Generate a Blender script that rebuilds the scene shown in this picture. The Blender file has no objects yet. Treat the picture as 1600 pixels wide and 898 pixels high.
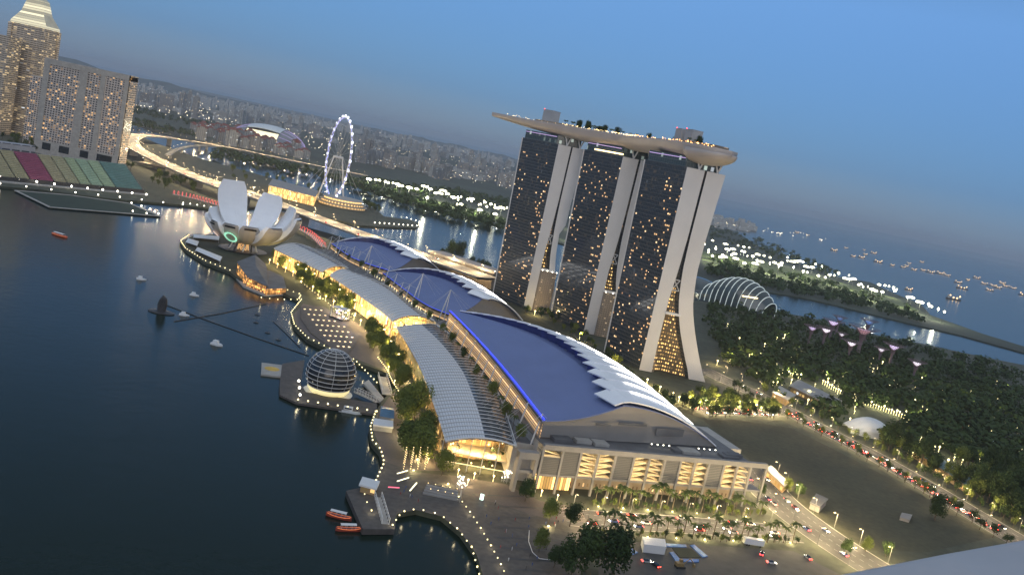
import bpy, math, random
from mathutils import Vector, Matrix
R = math.radians
sc = bpy.context.scene
C = sc.collection
# ------------------------------------------------------------------ camera, sky, sun, exposure
EYE = 160.8                      # the balcony is some 160 m above the bay
PITCH, ROLL, FPX = R(8.34), R(12.0), 1406.0
cam_d = bpy.data.cameras.new('camera')
cam = bpy.data.objects.new('camera', cam_d)
C.objects.link(cam)
cam_d.sensor_fit = 'HORIZONTAL'
cam_d.sensor_width = 36.0
cam_d.lens = 36.0 * FPX / 1600.0
cam_d.clip_start = 0.1
cam_d.clip_end = 120000.0
cr, sr, cp, sp = math.cos(ROLL), math.sin(ROLL), math.cos(PITCH), math.sin(PITCH)
_right, _up, _back = Vector((1, 0, 0)), Vector((0, sp, cp)), Vector((0, -cp, sp))
_r2 = _right * cr - _up * (-sr)
_u2 = _up * cr - _right * sr
# the phone was held rolled: the horizon falls to the right
_r2 = _right * cr + _up * sr
_u2 = _up * cr - _right * sr
cam.matrix_world = Matrix(((_r2.x, _u2.x, _back.x, 0), (_r2.y, _u2.y, _back.y, 0), (_r2.z, _u2.z, _back.z, EYE), (0, 0, 0, 1)))
sc.camera = cam

SUN_EL, SUN_AZ = R(8.0), R(180)   # the sun is going down behind the viewer
w = bpy.data.worlds.new('World')
sc.world = w
w.use_nodes = True
nt = w.node_tree
bg = nt.nodes['Background']
sky = nt.nodes.new('ShaderNodeTexSky')
sky.sky_type = 'NISHITA'
sky.sun_disc = False
sky.sun_elevation = SUN_EL
sky.sun_rotation = SUN_AZ
sky.altitude = 100
sky.air_density = 1.0
sky.dust_density = 1.0
sky.ozone_density = 4.0
nt.links.new(sky.outputs[0], bg.inputs['Color'])
bg.inputs['Strength'].default_value = 0.05
# blue-hour dome; pale zenith, out of view, is added to light the ground
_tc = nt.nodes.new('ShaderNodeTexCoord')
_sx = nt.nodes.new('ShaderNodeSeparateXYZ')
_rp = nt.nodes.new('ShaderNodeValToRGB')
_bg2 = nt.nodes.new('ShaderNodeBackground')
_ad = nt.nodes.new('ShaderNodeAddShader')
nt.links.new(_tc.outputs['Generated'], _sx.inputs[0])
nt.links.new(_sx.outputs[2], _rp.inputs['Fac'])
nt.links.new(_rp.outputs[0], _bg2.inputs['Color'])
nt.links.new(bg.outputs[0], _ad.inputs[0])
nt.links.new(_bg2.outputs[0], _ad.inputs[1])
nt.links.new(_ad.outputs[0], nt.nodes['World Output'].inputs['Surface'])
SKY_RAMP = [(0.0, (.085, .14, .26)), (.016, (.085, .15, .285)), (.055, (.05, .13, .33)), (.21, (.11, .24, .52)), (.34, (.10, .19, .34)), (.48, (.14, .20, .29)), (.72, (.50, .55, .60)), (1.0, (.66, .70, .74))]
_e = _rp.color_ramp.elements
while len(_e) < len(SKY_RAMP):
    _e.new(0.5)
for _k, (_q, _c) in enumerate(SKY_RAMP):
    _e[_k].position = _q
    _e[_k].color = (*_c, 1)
sun_d = bpy.data.lights.new('sun', 'SUN')
sun_d.energy = 0.6
sun_d.angle = R(40)
sun_d.color = (1.0, 0.92, 0.86)
sun = bpy.data.objects.new('sun', sun_d)
C.objects.link(sun)
# light comes from behind and to the left, from low down
_az = SUN_AZ
_sd = Vector((math.sin(_az) * math.cos(R(14)), math.cos(_az) * math.cos(R(14)), math.sin(R(14))))
sun.rotation_euler = _sd.to_track_quat('Z', 'Y').to_euler()
sc.view_settings.view_transform = 'Standard'
sc.view_settings.look = 'None'
sc.view_settings.gamma = 1.0
sc.view_settings.exposure = 0.0
try:
    sc.cycles.use_denoising = True
    sc.cycles.max_bounces = 6
    sc.cycles.diffuse_bounces = 2
    sc.cycles.glossy_bounces = 3
    sc.cycles.transmission_bounces = 3
    sc.cycles.transparent_max_bounces = 8
    sc.cycles.volume_bounces = 0
    sc.cycles.caustics_reflective = False
    sc.cycles.caustics_refractive = False
    sc.cycles.sample_clamp_indirect = 3.0
    sc.cycles.use_light_tree = True
except Exception:
    pass

# ------------------------------------------------------------------ helpers
def _ray(px, py):
    dx, dy = px - 800.0, py - 449.0
    u = dx * cr + dy * sr
    v = -dx * sr + dy * cr
    return (u, FPX * cp - v * sp, -FPX * sp - v * cp)

def G(px, py, z=0.0):
    """ground point at height z seen at photo pixel px, py (survey of the place)"""
    d = _ray(px, py)
    t = (z - EYE) / d[2]
    return Vector((d[0] * t, d[1] * t, z))

def AY(px, py, Y):
    d = _ray(px, py)
    t = Y / d[1]
    return Vector((d[0] * t, Y, EYE + d[2] * t))

def V(*a):
    return Vector(a)

class MB:
    def __init__(s):
        s.v, s.f, s.m, s.uv = [], [], [], []
    def face(s, pts, m=0, uv=None):
        i = len(s.v)
        s.v.extend([tuple(p) for p in pts])
        s.f.append(tuple(range(i, i + len(pts))))
        s.m.append(m)
        s.uv.append(uv)
    def box(s, c, d, rz=0.0, m=0, taper=1.0):
        x, y, z = d[0] / 2, d[1] / 2, d[2] / 2
        ca, sa = math.cos(rz), math.sin(rz)
        P = []
        for k, (sx, sy, sz) in enumerate(((-1,-1,-1),(1,-1,-1),(1,1,-1),(-1,1,-1),(-1,-1,1),(1,-1,1),(1,1,1),(-1,1,1))):
            t = taper if sz > 0 else 1.0
            a, b = sx * x * t, sy * y * t
            P.append((c[0] + a * ca - b * sa, c[1] + a * sa + b * ca, c[2] + sz * z))
        for q in ((3,2,1,0),(4,5,6,7),(0,1,5,4),(1,2,6,5),(2,3,7,6),(3,0,4,7)):
            s.face([P[i] for i in q], m)
    def prism(s, poly, z0, z1, m=0, mtop=None, bottom=False):
        """poly: xy points, z0/z1 numbers or lists"""
        n = len(poly)
        A = sum(poly[i][0] * poly[(i + 1) % n][1] - poly[(i + 1) % n][0] * poly[i][1] for i in range(n))
        poly = list(poly)
        za = z0 if isinstance(z0, (list, tuple)) else [z0] * n
        zb = z1 if isinstance(z1, (list, tuple)) else [z1] * n
        if A < 0:
            poly = poly[::-1]; za = list(za)[::-1]; zb = list(zb)[::-1]
        for i in range(n):
            j = (i + 1) % n
            s.face([(poly[i][0], poly[i][1], za[i]), (poly[j][0], poly[j][1], za[j]), (poly[j][0], poly[j][1], zb[j]), (poly[i][0], poly[i][1], zb[i])], m)
        s.face([(poly[i][0], poly[i][1], zb[i]) for i in range(n)], m if mtop is None else mtop)
        if bottom:
            s.face([(poly[i][0], poly[i][1], za[i]) for i in reversed(range(n))], m)
    def tube(s, pts, r, n=5, m=0, caps=True, closed=False):
        pts = [Vector(p) for p in pts]
        rr = r if isinstance(r, (list, tuple)) else [r] * len(pts)
        rings = []
        L = len(pts)
        for i, p in enumerate(pts):
            if closed:
                t = pts[(i + 1) % L] - pts[i - 1]
            else:
                t = pts[min(i + 1, L - 1)] - pts[max(i - 1, 0)]
            if t.length < 1e-9:
                t = Vector((0, 0, 1))
            t.normalize()
            a = Vector((0, 0, 1)) if abs(t.z) < 0.95 else Vector((1, 0, 0))
            b = t.cross(a).normalized()
            c = b.cross(t)
            rings.append([p + (b * math.cos(2 * math.pi * k / n) + c * math.sin(2 * math.pi * k / n)) * rr[i] for k in range(n)])
        rng = range(L) if closed else range(L - 1)
        for i in rng:
            A, B = rings[i], rings[(i + 1) % L]
            for k in range(n):
                s.face([A[k], A[(k + 1) % n], B[(k + 1) % n], B[k]][::-1], m)
        if caps and not closed:
            s.face(rings[0], m)
            s.face(rings[-1][::-1], m)
    def lathe(s, prof, n=12, c=(0, 0, 0), m=0, sx=1.0, sy=1.0):
        rings = [[(c[0] + r * sx * math.cos(2 * math.pi * k / n), c[1] + r * sy * math.sin(2 * math.pi * k / n), c[2] + z) for k in range(n)] for r, z in prof]
        for A, B in zip(rings, rings[1:]):
            for k in range(n):
                s.face([A[k], A[(k + 1) % n], B[(k + 1) % n], B[k]], m)
        if prof[0][0] > 1e-6:
            s.face(rings[0][::-1], m)
        if prof[-1][0] > 1e-6:
            s.face(rings[-1], m)
    def grid(s, rows, m=0, flip=False, uv=False):
        for i in range(len(rows) - 1):
            A, B = rows[i], rows[i + 1]
            for j in range(len(A) - 1):
                q = [A[j], A[j + 1], B[j + 1], B[j]]
                u = [(i, j), (i, j + 1), (i + 1, j + 1), (i + 1, j)] if uv else None
                if flip:
                    q = q[::-1]
                    u = u[::-1] if u else None
                s.face(q, m, u)
    def shell(s, rows, th, m=0, mside=None):
        """a grid surface given a thickness th along its vertex normals"""
        n, k = len(rows), len(rows[0])
        rows = [[Vector(p) for p in r] for r in rows]
        low = []
        for i in range(n):
            q = []
            for j in range(k):
                du = rows[min(i + 1, n - 1)][j] - rows[max(i - 1, 0)][j]
                dv = rows[i][min(j + 1, k - 1)] - rows[i][max(j - 1, 0)]
                nn = dv.cross(du)
                if nn.length < 1e-9:
                    nn = Vector((0, 0, 1))
                nn.normalize()
                if nn.z < 0 and th > 0:
                    nn = -nn
                q.append(rows[i][j] - nn * th)
            low.append(q)
        s.grid(rows, m)
        s.grid(low, m, flip=True)
        e = m if mside is None else mside
        for i in range(n - 1):
            s.face([rows[i][0], rows[i + 1][0], low[i + 1][0], low[i][0]], e)
            s.face([rows[i][-1], low[i][-1], low[i + 1][-1], rows[i + 1][-1]], e)
        for j in range(k - 1):
            s.face([rows[0][j], low[0][j], low[0][j + 1], rows[0][j + 1]], e)
            s.face([rows[-1][j], rows[-1][j + 1], low[-1][j + 1], low[-1][j]], e)
    def mesh(s, name, mats, smooth=False, merge=False):
        me = bpy.data.meshes.new(name)
        if merge:
            idx, nv, mp = {}, [], []
            for p in s.v:
                k = (round(p[0], 4), round(p[1], 4), round(p[2], 4))
                if k not in idx:
                    idx[k] = len(nv)
                    nv.append(p)
                mp.append(idx[k])
            F, M, U = [], [], []
            for f, mi, u in zip(s.f, s.m, s.uv):
                g = [mp[i] for i in f]
                h, hu = [], []
                for q, i in enumerate(g):
                    if i not in h:
                        h.append(i)
                        hu.append(u[q] if u else None)
                if len(h) > 2:
                    F.append(tuple(h)); M.append(mi); U.append(hu if u else None)
            me.from_pydata(nv, [], F)
        else:
            F, M, U = s.f, s.m, s.uv
            me.from_pydata(s.v, [], F)
        for m_ in (mats if isinstance(mats, (list, tuple)) else [mats]):
            me.materials.append(m_)
        me.polygons.foreach_set('material_index', M)
        if smooth:
            me.polygons.foreach_set('use_smooth', [True] * len(F))
        ul = me.uv_layers.new(name='UVMap')
        vs = me.vertices
        data = [0.0] * (2 * len(me.loops))
        for p, u in zip(me.polygons, U):
            nn = p.normal
            if u is None:
                h = math.hypot(nn.x, nn.y)
                if h > 0.35:
                    tx, ty = -nn.y / h, nn.x / h
                    for li, vi in zip(p.loop_indices, p.vertices):
                        co = vs[vi].co
                        data[2 * li] = co.x * tx + co.y * ty
                        data[2 * li + 1] = co.z
                else:
                    for li, vi in zip(p.loop_indices, p.vertices):
                        co = vs[vi].co
                        data[2 * li] = co.x
                        data[2 * li + 1] = co.y
            else:
                for k, li in enumerate(p.loop_indices):
                    data[2 * li], data[2 * li + 1] = u[k]
        ul.data.foreach_set('uv', data)
        me.update()
        return me
    def build(s, name, mats, parent=None, smooth=False, merge=False):
        return link(name, s.mesh(name, mats, smooth, merge or smooth), parent)

def link(name, me, parent=None, loc=None, rz=0.0, scale=None):
    o = bpy.data.objects.new(name, me)
    C.objects.link(o)
    if parent is not None:
        o.parent = parent
    if loc is not None:
        o.location = loc
    if rz:
        o.rotation_euler = (0, 0, rz)
    if scale is not None:
        o.scale = scale if isinstance(scale, (tuple, list)) else (scale,) * 3
    return o

def tag(o, label=None, cat=None, group=None, kind=None):
    if label: o['label'] = label
    if cat: o['category'] = cat
    if group: o['group'] = group
    if kind: o['kind'] = kind
    return o

def thing(name, label, cat, loc=(0, 0, 0), rz=0.0, group=None):
    o = link(name, None, None, loc, rz)
    return tag(o, label, cat, group)

_kids = {}
def dup(root, loc, rz=0.0, scale=None, label=None, group=None):
    """copy of a thing with its parts and their sub-parts"""
    r = root.copy()
    C.objects.link(r)
    r.location = loc
    r.rotation_euler = (0, 0, rz)
    if scale is not None:
        r.scale = scale if isinstance(scale, (tuple, list)) else (scale,) * 3
    if label: r['label'] = label
    if group: r['group'] = group
    if root.name not in _kids:
        _kids[root.name] = [(c, list(c.children)) for c in root.children]
    for ch, gs in _kids[root.name]:
        c = ch.copy()
        C.objects.link(c)
        c.parent = r
        for g in gs:
            d = g.copy()
            C.objects.link(d)
            d.parent = c
    return r

def struct(o):
    o['kind'] = 'structure'
    return o

def lerp(a, b, t):
    return a + (b - a) * t

def along(pts, step=None, n=None, off=0.0):
    """points and headings evenly spaced on a polyline of Vectors"""
    pts = [Vector(p) for p in pts]
    L = [0.0]
    for a, b in zip(pts, pts[1:]):
        L.append(L[-1] + (b - a).length)
    T = L[-1]
    if n is None:
        n = max(2, int(T / step) + 1)
    out = []
    for i in range(n):
        d = T * i / (n - 1)
        k = 0
        while k < len(L) - 2 and L[k + 1] < d:
            k += 1
        t = (d - L[k]) / max(1e-9, L[k + 1] - L[k])
        p = pts[k].lerp(pts[k + 1], t)
        a = pts[k + 1] - pts[k]
        # smooth heading at corners
        if t < 0.5 and k > 0:
            a = a.normalized().lerp((pts[k] - pts[k - 1]).normalized(), 0.5 - t)
        elif t > 0.5 and k < len(pts) - 2:
            a = a.normalized().lerp((pts[k + 2] - pts[k + 1]).normalized(), t - 0.5)
        h = math.atan2(a.y, a.x)
        nrm = Vector((-math.sin(h), math.cos(h), 0))
        out.append((p + nrm * off, h))
    return out

def smooth_line(pts, it=2):
    pts = [Vector(p) for p in pts]
    for _ in range(it):
        q = [pts[0]]
        for a, b in zip(pts, pts[1:]):
            q += [a.lerp(b, .25), a.lerp(b, .75)]
        q.append(pts[-1])
        pts = q
    return pts

def inside(poly, x, y):
    r = False
    n = len(poly)
    for i in range(n):
        x0, y0 = poly[i][0], poly[i][1]
        x1, y1 = poly[(i + 1) % n][0], poly[(i + 1) % n][1]
        if (y0 > y) != (y1 > y) and x < (x1 - x0) * (y - y0) / (y1 - y0) + x0:
            r = not r
    return r

def scatter_px(poly, n, rng):
    """n surveyed photo points inside a photo polygon"""
    xs = [p[0] for p in poly]; ys = [p[1] for p in poly]
    out = []
    k = 0
    while len(out) < n and k < n * 60:
        k += 1
        x, y = rng.uniform(min(xs), max(xs)), rng.uniform(min(ys), max(ys))
        if inside(poly, x, y):
            out.append((x, y))
    return out

# ------------------------------------------------------------------ materials
def _new(name):
    m = bpy.data.materials.new(name)
    m.use_nodes = True
    t = m.node_tree
    return m, t, t.nodes['Principled BSDF']

def mat(name, col, rough=0.7, metal=0.0, var=0.25, scale=0.3, bump=0.0, spec=0.5, coord='Object', detail=4.0, scale2=None):
    """plain surface with some uneven tone"""
    m, t, b = _new(name)
    N, L = t.nodes, t.links
    tc = N.new('ShaderNodeTexCoord')
    nz = N.new('ShaderNodeTexNoise')
    nz.inputs['Scale'].default_value = scale
    nz.inputs['Detail'].default_value = detail
    L.new(tc.outputs[coord], nz.inputs['Vector'])
    fac = nz.outputs['Fac']
    if scale2:
        n2 = N.new('ShaderNodeTexNoise')
        n2.inputs['Scale'].default_value = scale2
        L.new(tc.outputs[coord], n2.inputs['Vector'])
        mx = N.new('ShaderNodeMath'); mx.operation = 'MULTIPLY_ADD'
        L.new(n2.outputs['Fac'], mx.inputs[0]); mx.inputs[1].default_value = 0.6
        m3 = N.new('ShaderNodeMath'); m3.operation = 'MULTIPLY'; L.new(fac, m3.inputs[0]); m3.inputs[1].default_value = 0.5
        L.new(m3.outputs[0], mx.inputs[2])
        fac = mx.outputs[0]
    rp = N.new('ShaderNodeValToRGB')
    rp.color_ramp.elements[0].position = 0.28
    rp.color_ramp.elements[1].position = 0.72
    lo = tuple(c * (1 - var) for c in col); hi = tuple(min(1, c * (1 + var)) for c in col)
    rp.color_ramp.elements[0].color = (*lo, 1); rp.color_ramp.elements[1].color = (*hi, 1)
    L.new(fac, rp.inputs['Fac'])
    L.new(rp.outputs[0], b.inputs['Base Color'])
    b.inputs['Roughness'].default_value = rough
    b.inputs['Metallic'].default_value = metal
    b.inputs['Specular IOR Level'].default_value = spec
    if bump:
        bp = N.new('ShaderNodeBump'); bp.inputs['Strength'].default_value = bump; bp.inputs['Distance'].default_value = 0.3
        L.new(nz.outputs['Fac'], bp.inputs['Height']); L.new(bp.outputs[0], b.inputs['Normal'])
    return m

def glow(name, col, st, sample=False):
    """lamp glass"""
    m, t, b = _new(name)
    b.inputs['Base Color'].default_value = (*[min(.8, c * .8) for c in col], 1)
    b.inputs['Emission Color'].default_value = (*col, 1)
    b.inputs['Emission Strength'].default_value = st
    m.cycles.emission_sampling = 'AUTO' if sample else 'NONE'
    return m

def facade(name, wall, glass, lit, bay=3.5, storey=3.4, win=(0.7, 0.6), dens=0.2, st=1.5, rough_glass=0.12, ribs=0.0, cool=0.15, wallrough=0.6, seed=0.0, patch=0.0):
    """storeys and bays of windows on the wall coordinates (metres), some of them lit"""
    m, t, b = _new(name)
    N, L = t.nodes, t.links
    def M(op, a, b_=None, c=None):
        n = N.new('ShaderNodeMath'); n.operation = op
        for i, q in enumerate((a, b_, c)):
            if q is None: continue
            if isinstance(q, (int, float)): n.inputs[i].default_value = q
            else: L.new(q, n.inputs[i])
        return n.outputs[0]
    uv = N.new('ShaderNodeUVMap'); uv.uv_map = 'UVMap'
    sx = N.new('ShaderNodeSeparateXYZ'); L.new(uv.outputs[0], sx.inputs[0])
    u = M('DIVIDE', sx.outputs[0], bay); v = M('DIVIDE', sx.outputs[1], storey)
    fu, fv = M('FRACT', u), M('FRACT', v)
    mu = M('LESS_THAN', M('ABSOLUTE', M('SUBTRACT', fu, 0.5)), win[0] / 2)
    mv = M('LESS_THAN', M('ABSOLUTE', M('SUBTRACT', fv, 0.5)), win[1] / 2)
    geo = N.new('ShaderNodeNewGeometry'); gs = N.new('ShaderNodeSeparateXYZ'); L.new(geo.outputs['Normal'], gs.inputs[0])
    side = M('LESS_THAN', M('ABSOLUTE', gs.outputs[2]), 0.5)
    win_ = M('MULTIPLY', M('MULTIPLY', mu, mv), side)
    oi = N.new('ShaderNodeObjectInfo')
    cb = N.new('ShaderNodeCombineXYZ')
    L.new(M('FLOOR', u), cb.inputs[0]); L.new(M('FLOOR', v), cb.inputs[1])
    L.new(M('MULTIPLY_ADD', oi.outputs['Random'], 91.7, seed), cb.inputs[2])
    wn = N.new('ShaderNodeTexWhiteNoise'); wn.noise_dimensions = '3D'; L.new(cb.outputs[0], wn.inputs['Vector'])
    thr = dens
    r = wn.outputs['Value']
    if patch:
        pn = N.new('ShaderNodeTexNoise'); pn.inputs['Scale'].default_value = 0.12; L.new(cb.outputs[0], pn.inputs['Vector'])
        thr = M('MULTIPLY', M('SUBTRACT', pn.outputs['Fac'], 0.5 - patch), dens * 4)
    on = M('LESS_THAN', r, thr)
    cs = N.new('ShaderNodeSeparateColor'); L.new(wn.outputs['Color'], cs.inputs[0])
    gain = M('MULTIPLY', M('POWER', M('ADD', cs.outputs[1], 0.25), 2.0), st)
    em = M('MULTIPLY', M('MULTIPLY', win_, on), gain)
    mc = N.new('ShaderNodeMix'); mc.data_type = 'RGBA'
    L.new(M('LESS_THAN', cs.outputs[2], cool), mc.inputs['Factor'])
    mc.inputs['A'].default_value = (*lit, 1); mc.inputs['B'].default_value = (0.85, 0.93, 1.0, 1)
    base = N.new('ShaderNodeMix'); base.data_type = 'RGBA'
    L.new(win_, base.inputs['Factor'])
    tc = N.new('ShaderNodeTexCoord'); nz = N.new('ShaderNodeTexNoise'); nz.inputs['Scale'].default_value = 0.08; L.new(tc.outputs['Object'], nz.inputs['Vector'])
    hs = N.new('ShaderNodeHueSaturation'); hs.inputs['Color'].default_value = (*wall, 1)
    L.new(M('ADD', M('MULTIPLY_ADD', oi.outputs['Random'], 0.5, 0.55), M('MULTIPLY', nz.outputs['Fac'], 0.4)), hs.inputs['Value'])
    L.new(hs.outputs[0], base.inputs['A'])
    base.inputs['B'].default_value = (*glass, 1)
    L.new(base.outputs['Result'], b.inputs['Base Color'])
    L.new(M('MULTIPLY_ADD', win_, rough_glass - wallrough, wallrough), b.inputs['Roughness'])
    L.new(mc.outputs['Result'], b.inputs['Emission Color'])
    L.new(em, b.inputs['Emission Strength'])
    bp = N.new('ShaderNodeBump'); bp.inputs['Strength'].default_value = 0.4; bp.inputs['Distance'].default_value = 0.25
    L.new(M('SUBTRACT', 1.0, win_), bp.inputs['Height']); L.new(bp.outputs[0], b.inputs['Normal'])
    m.cycles.emission_sampling = 'NONE'
    return m
# ------------------------------------------------------------------ shared materials
def foliage(name, col, sat=1.0):
    m, t, b = _new(name)
    N, L = t.nodes, t.links
    tc = N.new('ShaderNodeTexCoord'); nz = N.new('ShaderNodeTexNoise'); nz.inputs['Scale'].default_value = 0.9; nz.inputs['Detail'].default_value = 3
    L.new(tc.outputs['Object'], nz.inputs['Vector'])
    oi = N.new('ShaderNodeObjectInfo')
    ad = N.new('ShaderNodeMath'); ad.operation = 'MULTIPLY_ADD'; L.new(oi.outputs['Random'], ad.inputs[0]); ad.inputs[1].default_value = 0.5
    sb = N.new('ShaderNodeMath'); sb.operation = 'SUBTRACT'; L.new(nz.outputs['Fac'], sb.inputs[0]); sb.inputs[1].default_value = 0.25
    L.new(sb.outputs[0], ad.inputs[2])
    rp = N.new('ShaderNodeValToRGB')
    rp.color_ramp.elements[0].position = 0.1; rp.color_ramp.elements[1].position = 0.9
    rp.color_ramp.elements[0].color = (col[0] * .5, col[1] * .55, col[2] * .55, 1)
    rp.color_ramp.elements[1].color = (col[0] * 1.6, col[1] * 1.45, col[2] * 1.2, 1)
    L.new(ad.outputs[0], rp.inputs['Fac']); L.new(rp.outputs[0], b.inputs['Base Color'])
    b.inputs['Roughness'].default_value = 0.85
    b.inputs['Specular IOR Level'].default_value = 0.15
    return m

M_ = {}
M_['leaf'] = foliage('leaf_dark_green', (0.035, 0.06, 0.022))
M_['leaf2'] = foliage('leaf_mid_green', (0.10, 0.13, 0.035))
M_['palm'] = foliage('palm_frond_green', (0.06, 0.085, 0.03))
M_['bark'] = mat('bark', (0.09, 0.07, 0.05), 0.9, scale=3)
M_['white'] = mat('white_cladding', (0.62, 0.62, 0.62), 0.5, var=0.05, scale=0.05)
M_['panel'] = mat('grey_panel', (0.60, 0.585, 0.575), 0.55, var=0.06, scale=0.04)
M_['hull'] = mat('hull_cladding', (0.46, 0.41, 0.38), 0.45, var=0.07, scale=0.06)
M_['conc'] = mat('concrete', (0.34, 0.325, 0.30), 0.8, var=0.15, scale=0.2)
M_['dark'] = mat('dark_metal', (0.03, 0.03, 0.033), 0.5, var=0.2, scale=1)
M_['steel'] = mat('painted_steel', (0.55, 0.55, 0.55), 0.4, var=0.06, scale=1)
M_['deck'] = mat('timber_decking', (0.075, 0.065, 0.058), 0.75, var=0.3, scale=0.35)
M_['asphalt'] = mat('asphalt', (0.055, 0.053, 0.05), 0.8, var=0.2, scale=0.25)
M_['paint'] = mat('road_paint', (0.32, 0.32, 0.30), 0.6, var=0.1, scale=2)
M_['roofgrey'] = mat('flat_roof', (0.12, 0.12, 0.125), 0.8, var=0.25, scale=0.1)
M_['glassdark'] = mat('dark_glass', (0.02, 0.025, 0.03), 0.08, var=0.3, scale=0.3, spec=0.6)
M_['rubber'] = mat('tyre_rubber', (0.02, 0.02, 0.02), 0.9)
M_['warm'] = glow('warm_lamp', (1.0, 0.72, 0.34), 5.0)
M_['warmbig'] = glow('warm_flood_lamp', (1.0, 0.78, 0.4), 4.0)
M_['white_l'] = glow('white_lamp', (1.0, 0.93, 0.74), 9.0)
M_['quay_l'] = glow('quay_lamp_glass', (1.0, 0.84, 0.45), 2.4)
M_['street_l'] = glow('street_lamp_glass', (1.0, 0.74, 0.38), 4.0)
M_['cool_l'] = glow('cool_lamp', (0.85, 0.93, 1.0), 18.0)
M_['citylight'] = glow('city_lamp', (1.0, 0.82, 0.55), 7.0)
M_['amber_dim'] = glow('lattice_light', (1.0, 0.6, 0.25), .5)
M_['floodl'] = glow('flood_lamp', (1.0, .97, .66), 7.0)
M_['gardl'] = glow('garden_lamp_glass', (1.0, .85, .42), 5.0)
M_['cool_dim'] = glow('panel_glow', (.8, 1.0, .9), 2.2)
M_['ledge'] = mat('ledge_paint', (.34, .35, .38), .6, var=.05, scale=4, bump=.1)
M_['polegrey'] = mat('pole_paint', (.12, .12, .12), .6)
M_['amber'] = glow('amber_lamp', (1.0, 0.5, 0.16), 9.0)
M_['red_l'] = glow('red_lamp', (1.0, 0.06, 0.04), 7.0)
M_['blue_l'] = glow('blue_lamp', (0.05, 0.08, 1.0), 6.0)
M_['violet_l'] = glow('violet_lamp', (0.62, 0.45, 1.0), 4.0)

# ------------------------------------------------------------------ the setting
m, t, b = _new('bay_water')
N, L = t.nodes, t.links
b.inputs['Base Color'].default_value = (0.008, 0.017, 0.012, 1)
b.inputs['Roughness'].default_value = 0.2
b.inputs['IOR'].default_value = 1.33
b.inputs['Specular IOR Level'].default_value = 0.17
tc = N.new('ShaderNodeTexCoord')
n1 = N.new('ShaderNodeTexNoise'); n1.inputs['Scale'].default_value = 0.16; n1.inputs['Detail'].default_value = 5
n2 = N.new('ShaderNodeTexNoise'); n2.inputs['Scale'].default_value = 0.012; n2.inputs['Detail'].default_value = 3
for n_ in (n1, n2): L.new(tc.outputs['Object'], n_.inputs['Vector'])
ad = N.new('ShaderNodeMath'); ad.operation = 'MULTIPLY_ADD'; L.new(n2.outputs['Fac'], ad.inputs[0]); ad.inputs[1].default_value = 3.0; L.new(n1.outputs['Fac'], ad.inputs[2])
bp = N.new('ShaderNodeBump'); bp.inputs['Strength'].default_value = 0.16; bp.inputs['Distance'].default_value = 0.8
L.new(ad.outputs[0], bp.inputs['Height']); L.new(bp.outputs[0], b.inputs['Normal'])
M_['water'] = m
q = MB(); q.face([(-60000, -3000, 0), (60000, -3000, 0), (60000, 90000, 0), (-60000, 90000, 0)])
struct(q.build('water', M_['water']))

M_['ground'] = mat('park_ground', (0.05, 0.055, 0.035), 0.95, var=0.5, scale=0.02, scale2=0.2)
M_['lawn'] = mat('mown_field', (0.040, 0.040, 0.021), 0.95, var=0.45, scale=0.03, scale2=0.3)
M_['plaza'] = mat('promenade_paving', (0.105, 0.085, 0.075), 0.8, var=0.2, scale=0.06, scale2=1.0)
M_['gardenfloor'] = mat('garden_floor', (0.03, 0.036, 0.02), 0.95, var=0.5, scale=0.03)
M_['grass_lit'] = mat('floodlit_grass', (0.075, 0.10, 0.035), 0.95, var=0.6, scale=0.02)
M_['farland'] = mat('far_land', (0.035, 0.045, 0.03), 0.95, var=0.5, scale=0.004)

SHORE = [(757,905),(745,865),(720,830),(690,805),(650,795),(622,800),(605,822),(585,752),(598,725),(593,705),(580,690),(577,668),(585,645),
         (600,622),(622,602),(600,580),(555,565),(510,545),(480,530),(460,510),(455,490),(468,468),(430,452),(375,437),(360,425),(320,410),
         (290,390),(281,378),(300,369),(330,366),(385,368)]
BACKSHORE = [(440,352),(480,355),(520,366),(580,384),(650,400),(700,404),(760,424),(800,446),(880,466),(1000,470),(1095,470),(1205,486),(1262,495),
             (1308,506),(1373,524),(1438,536),(1530,556),(1625,575)]
def landmass(name, pts, z, m_, depth=4.0):
    q = MB(); q.prism([(p[0], p[1]) for p in pts], z - depth, z, 0)
    return struct(q.build(name, m_))
_p = [G(x, y, 2.5) for x, y in SHORE + BACKSHORE] + [V(2600, 1700, 0), V(2600, -300, 0), V(20, -300, 0), V(16, 300, 0)]
landmass('bayfront_ground', _p, 2.5, M_['ground'])
# Marina East: a low strip between channel and open sea
_e = [(540,284),(560,292),(600,305),(700,333),(790,356),(890,384),(1000,412),(1090,432),(1116,441),(1200,456),(1249,464),(1308,477),(1360,490),(1438,509),(1503,524),(1597,550),(1640,561),
      (1640,548),(1597,540),(1535,521),(1454,492),(1438,474),(1399,459),(1360,441),(1308,432),(1249,411),(1216,398),(1178,381),(1155,367),(1120,352)]
_p = [G(x, y, 2.0) for x, y in _e] + [V(1500, 9000, 0), V(900, 20000, 0), V(-7000, 30000, 0), V(-26000, 40000, 0), V(-26000, 6000, 0)]
_p += [G(x, y, 2.0) for x, y in ((90, 170), (190, 187), (240, 205), (310, 222), (380, 238), (440, 256), (500, 270))]
landmass('mainland_ground', _p, 2.0, M_['farland'])
# Marina Centre (north shore of the bay)
_p = [G(x, y, 2.5) for x, y in [(-40,284),(0,291),(60,296),(120,304),(180,311),(240,316),(285,320),(340,327),(375,326),(420,322),(470,330),(520,342),(560,352),(650,356),(657,349),(640,343),(600,338),(585,325),(545,318),(500,300),(440,283),(380,266),(320,250),(250,226),(190,200),(90,180)]]
_p += [V(-2600, 3000, 0), V(-2600, 900, 0)]
landmass('marina_centre_ground', _p, 2.5, M_['ground'])
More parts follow.
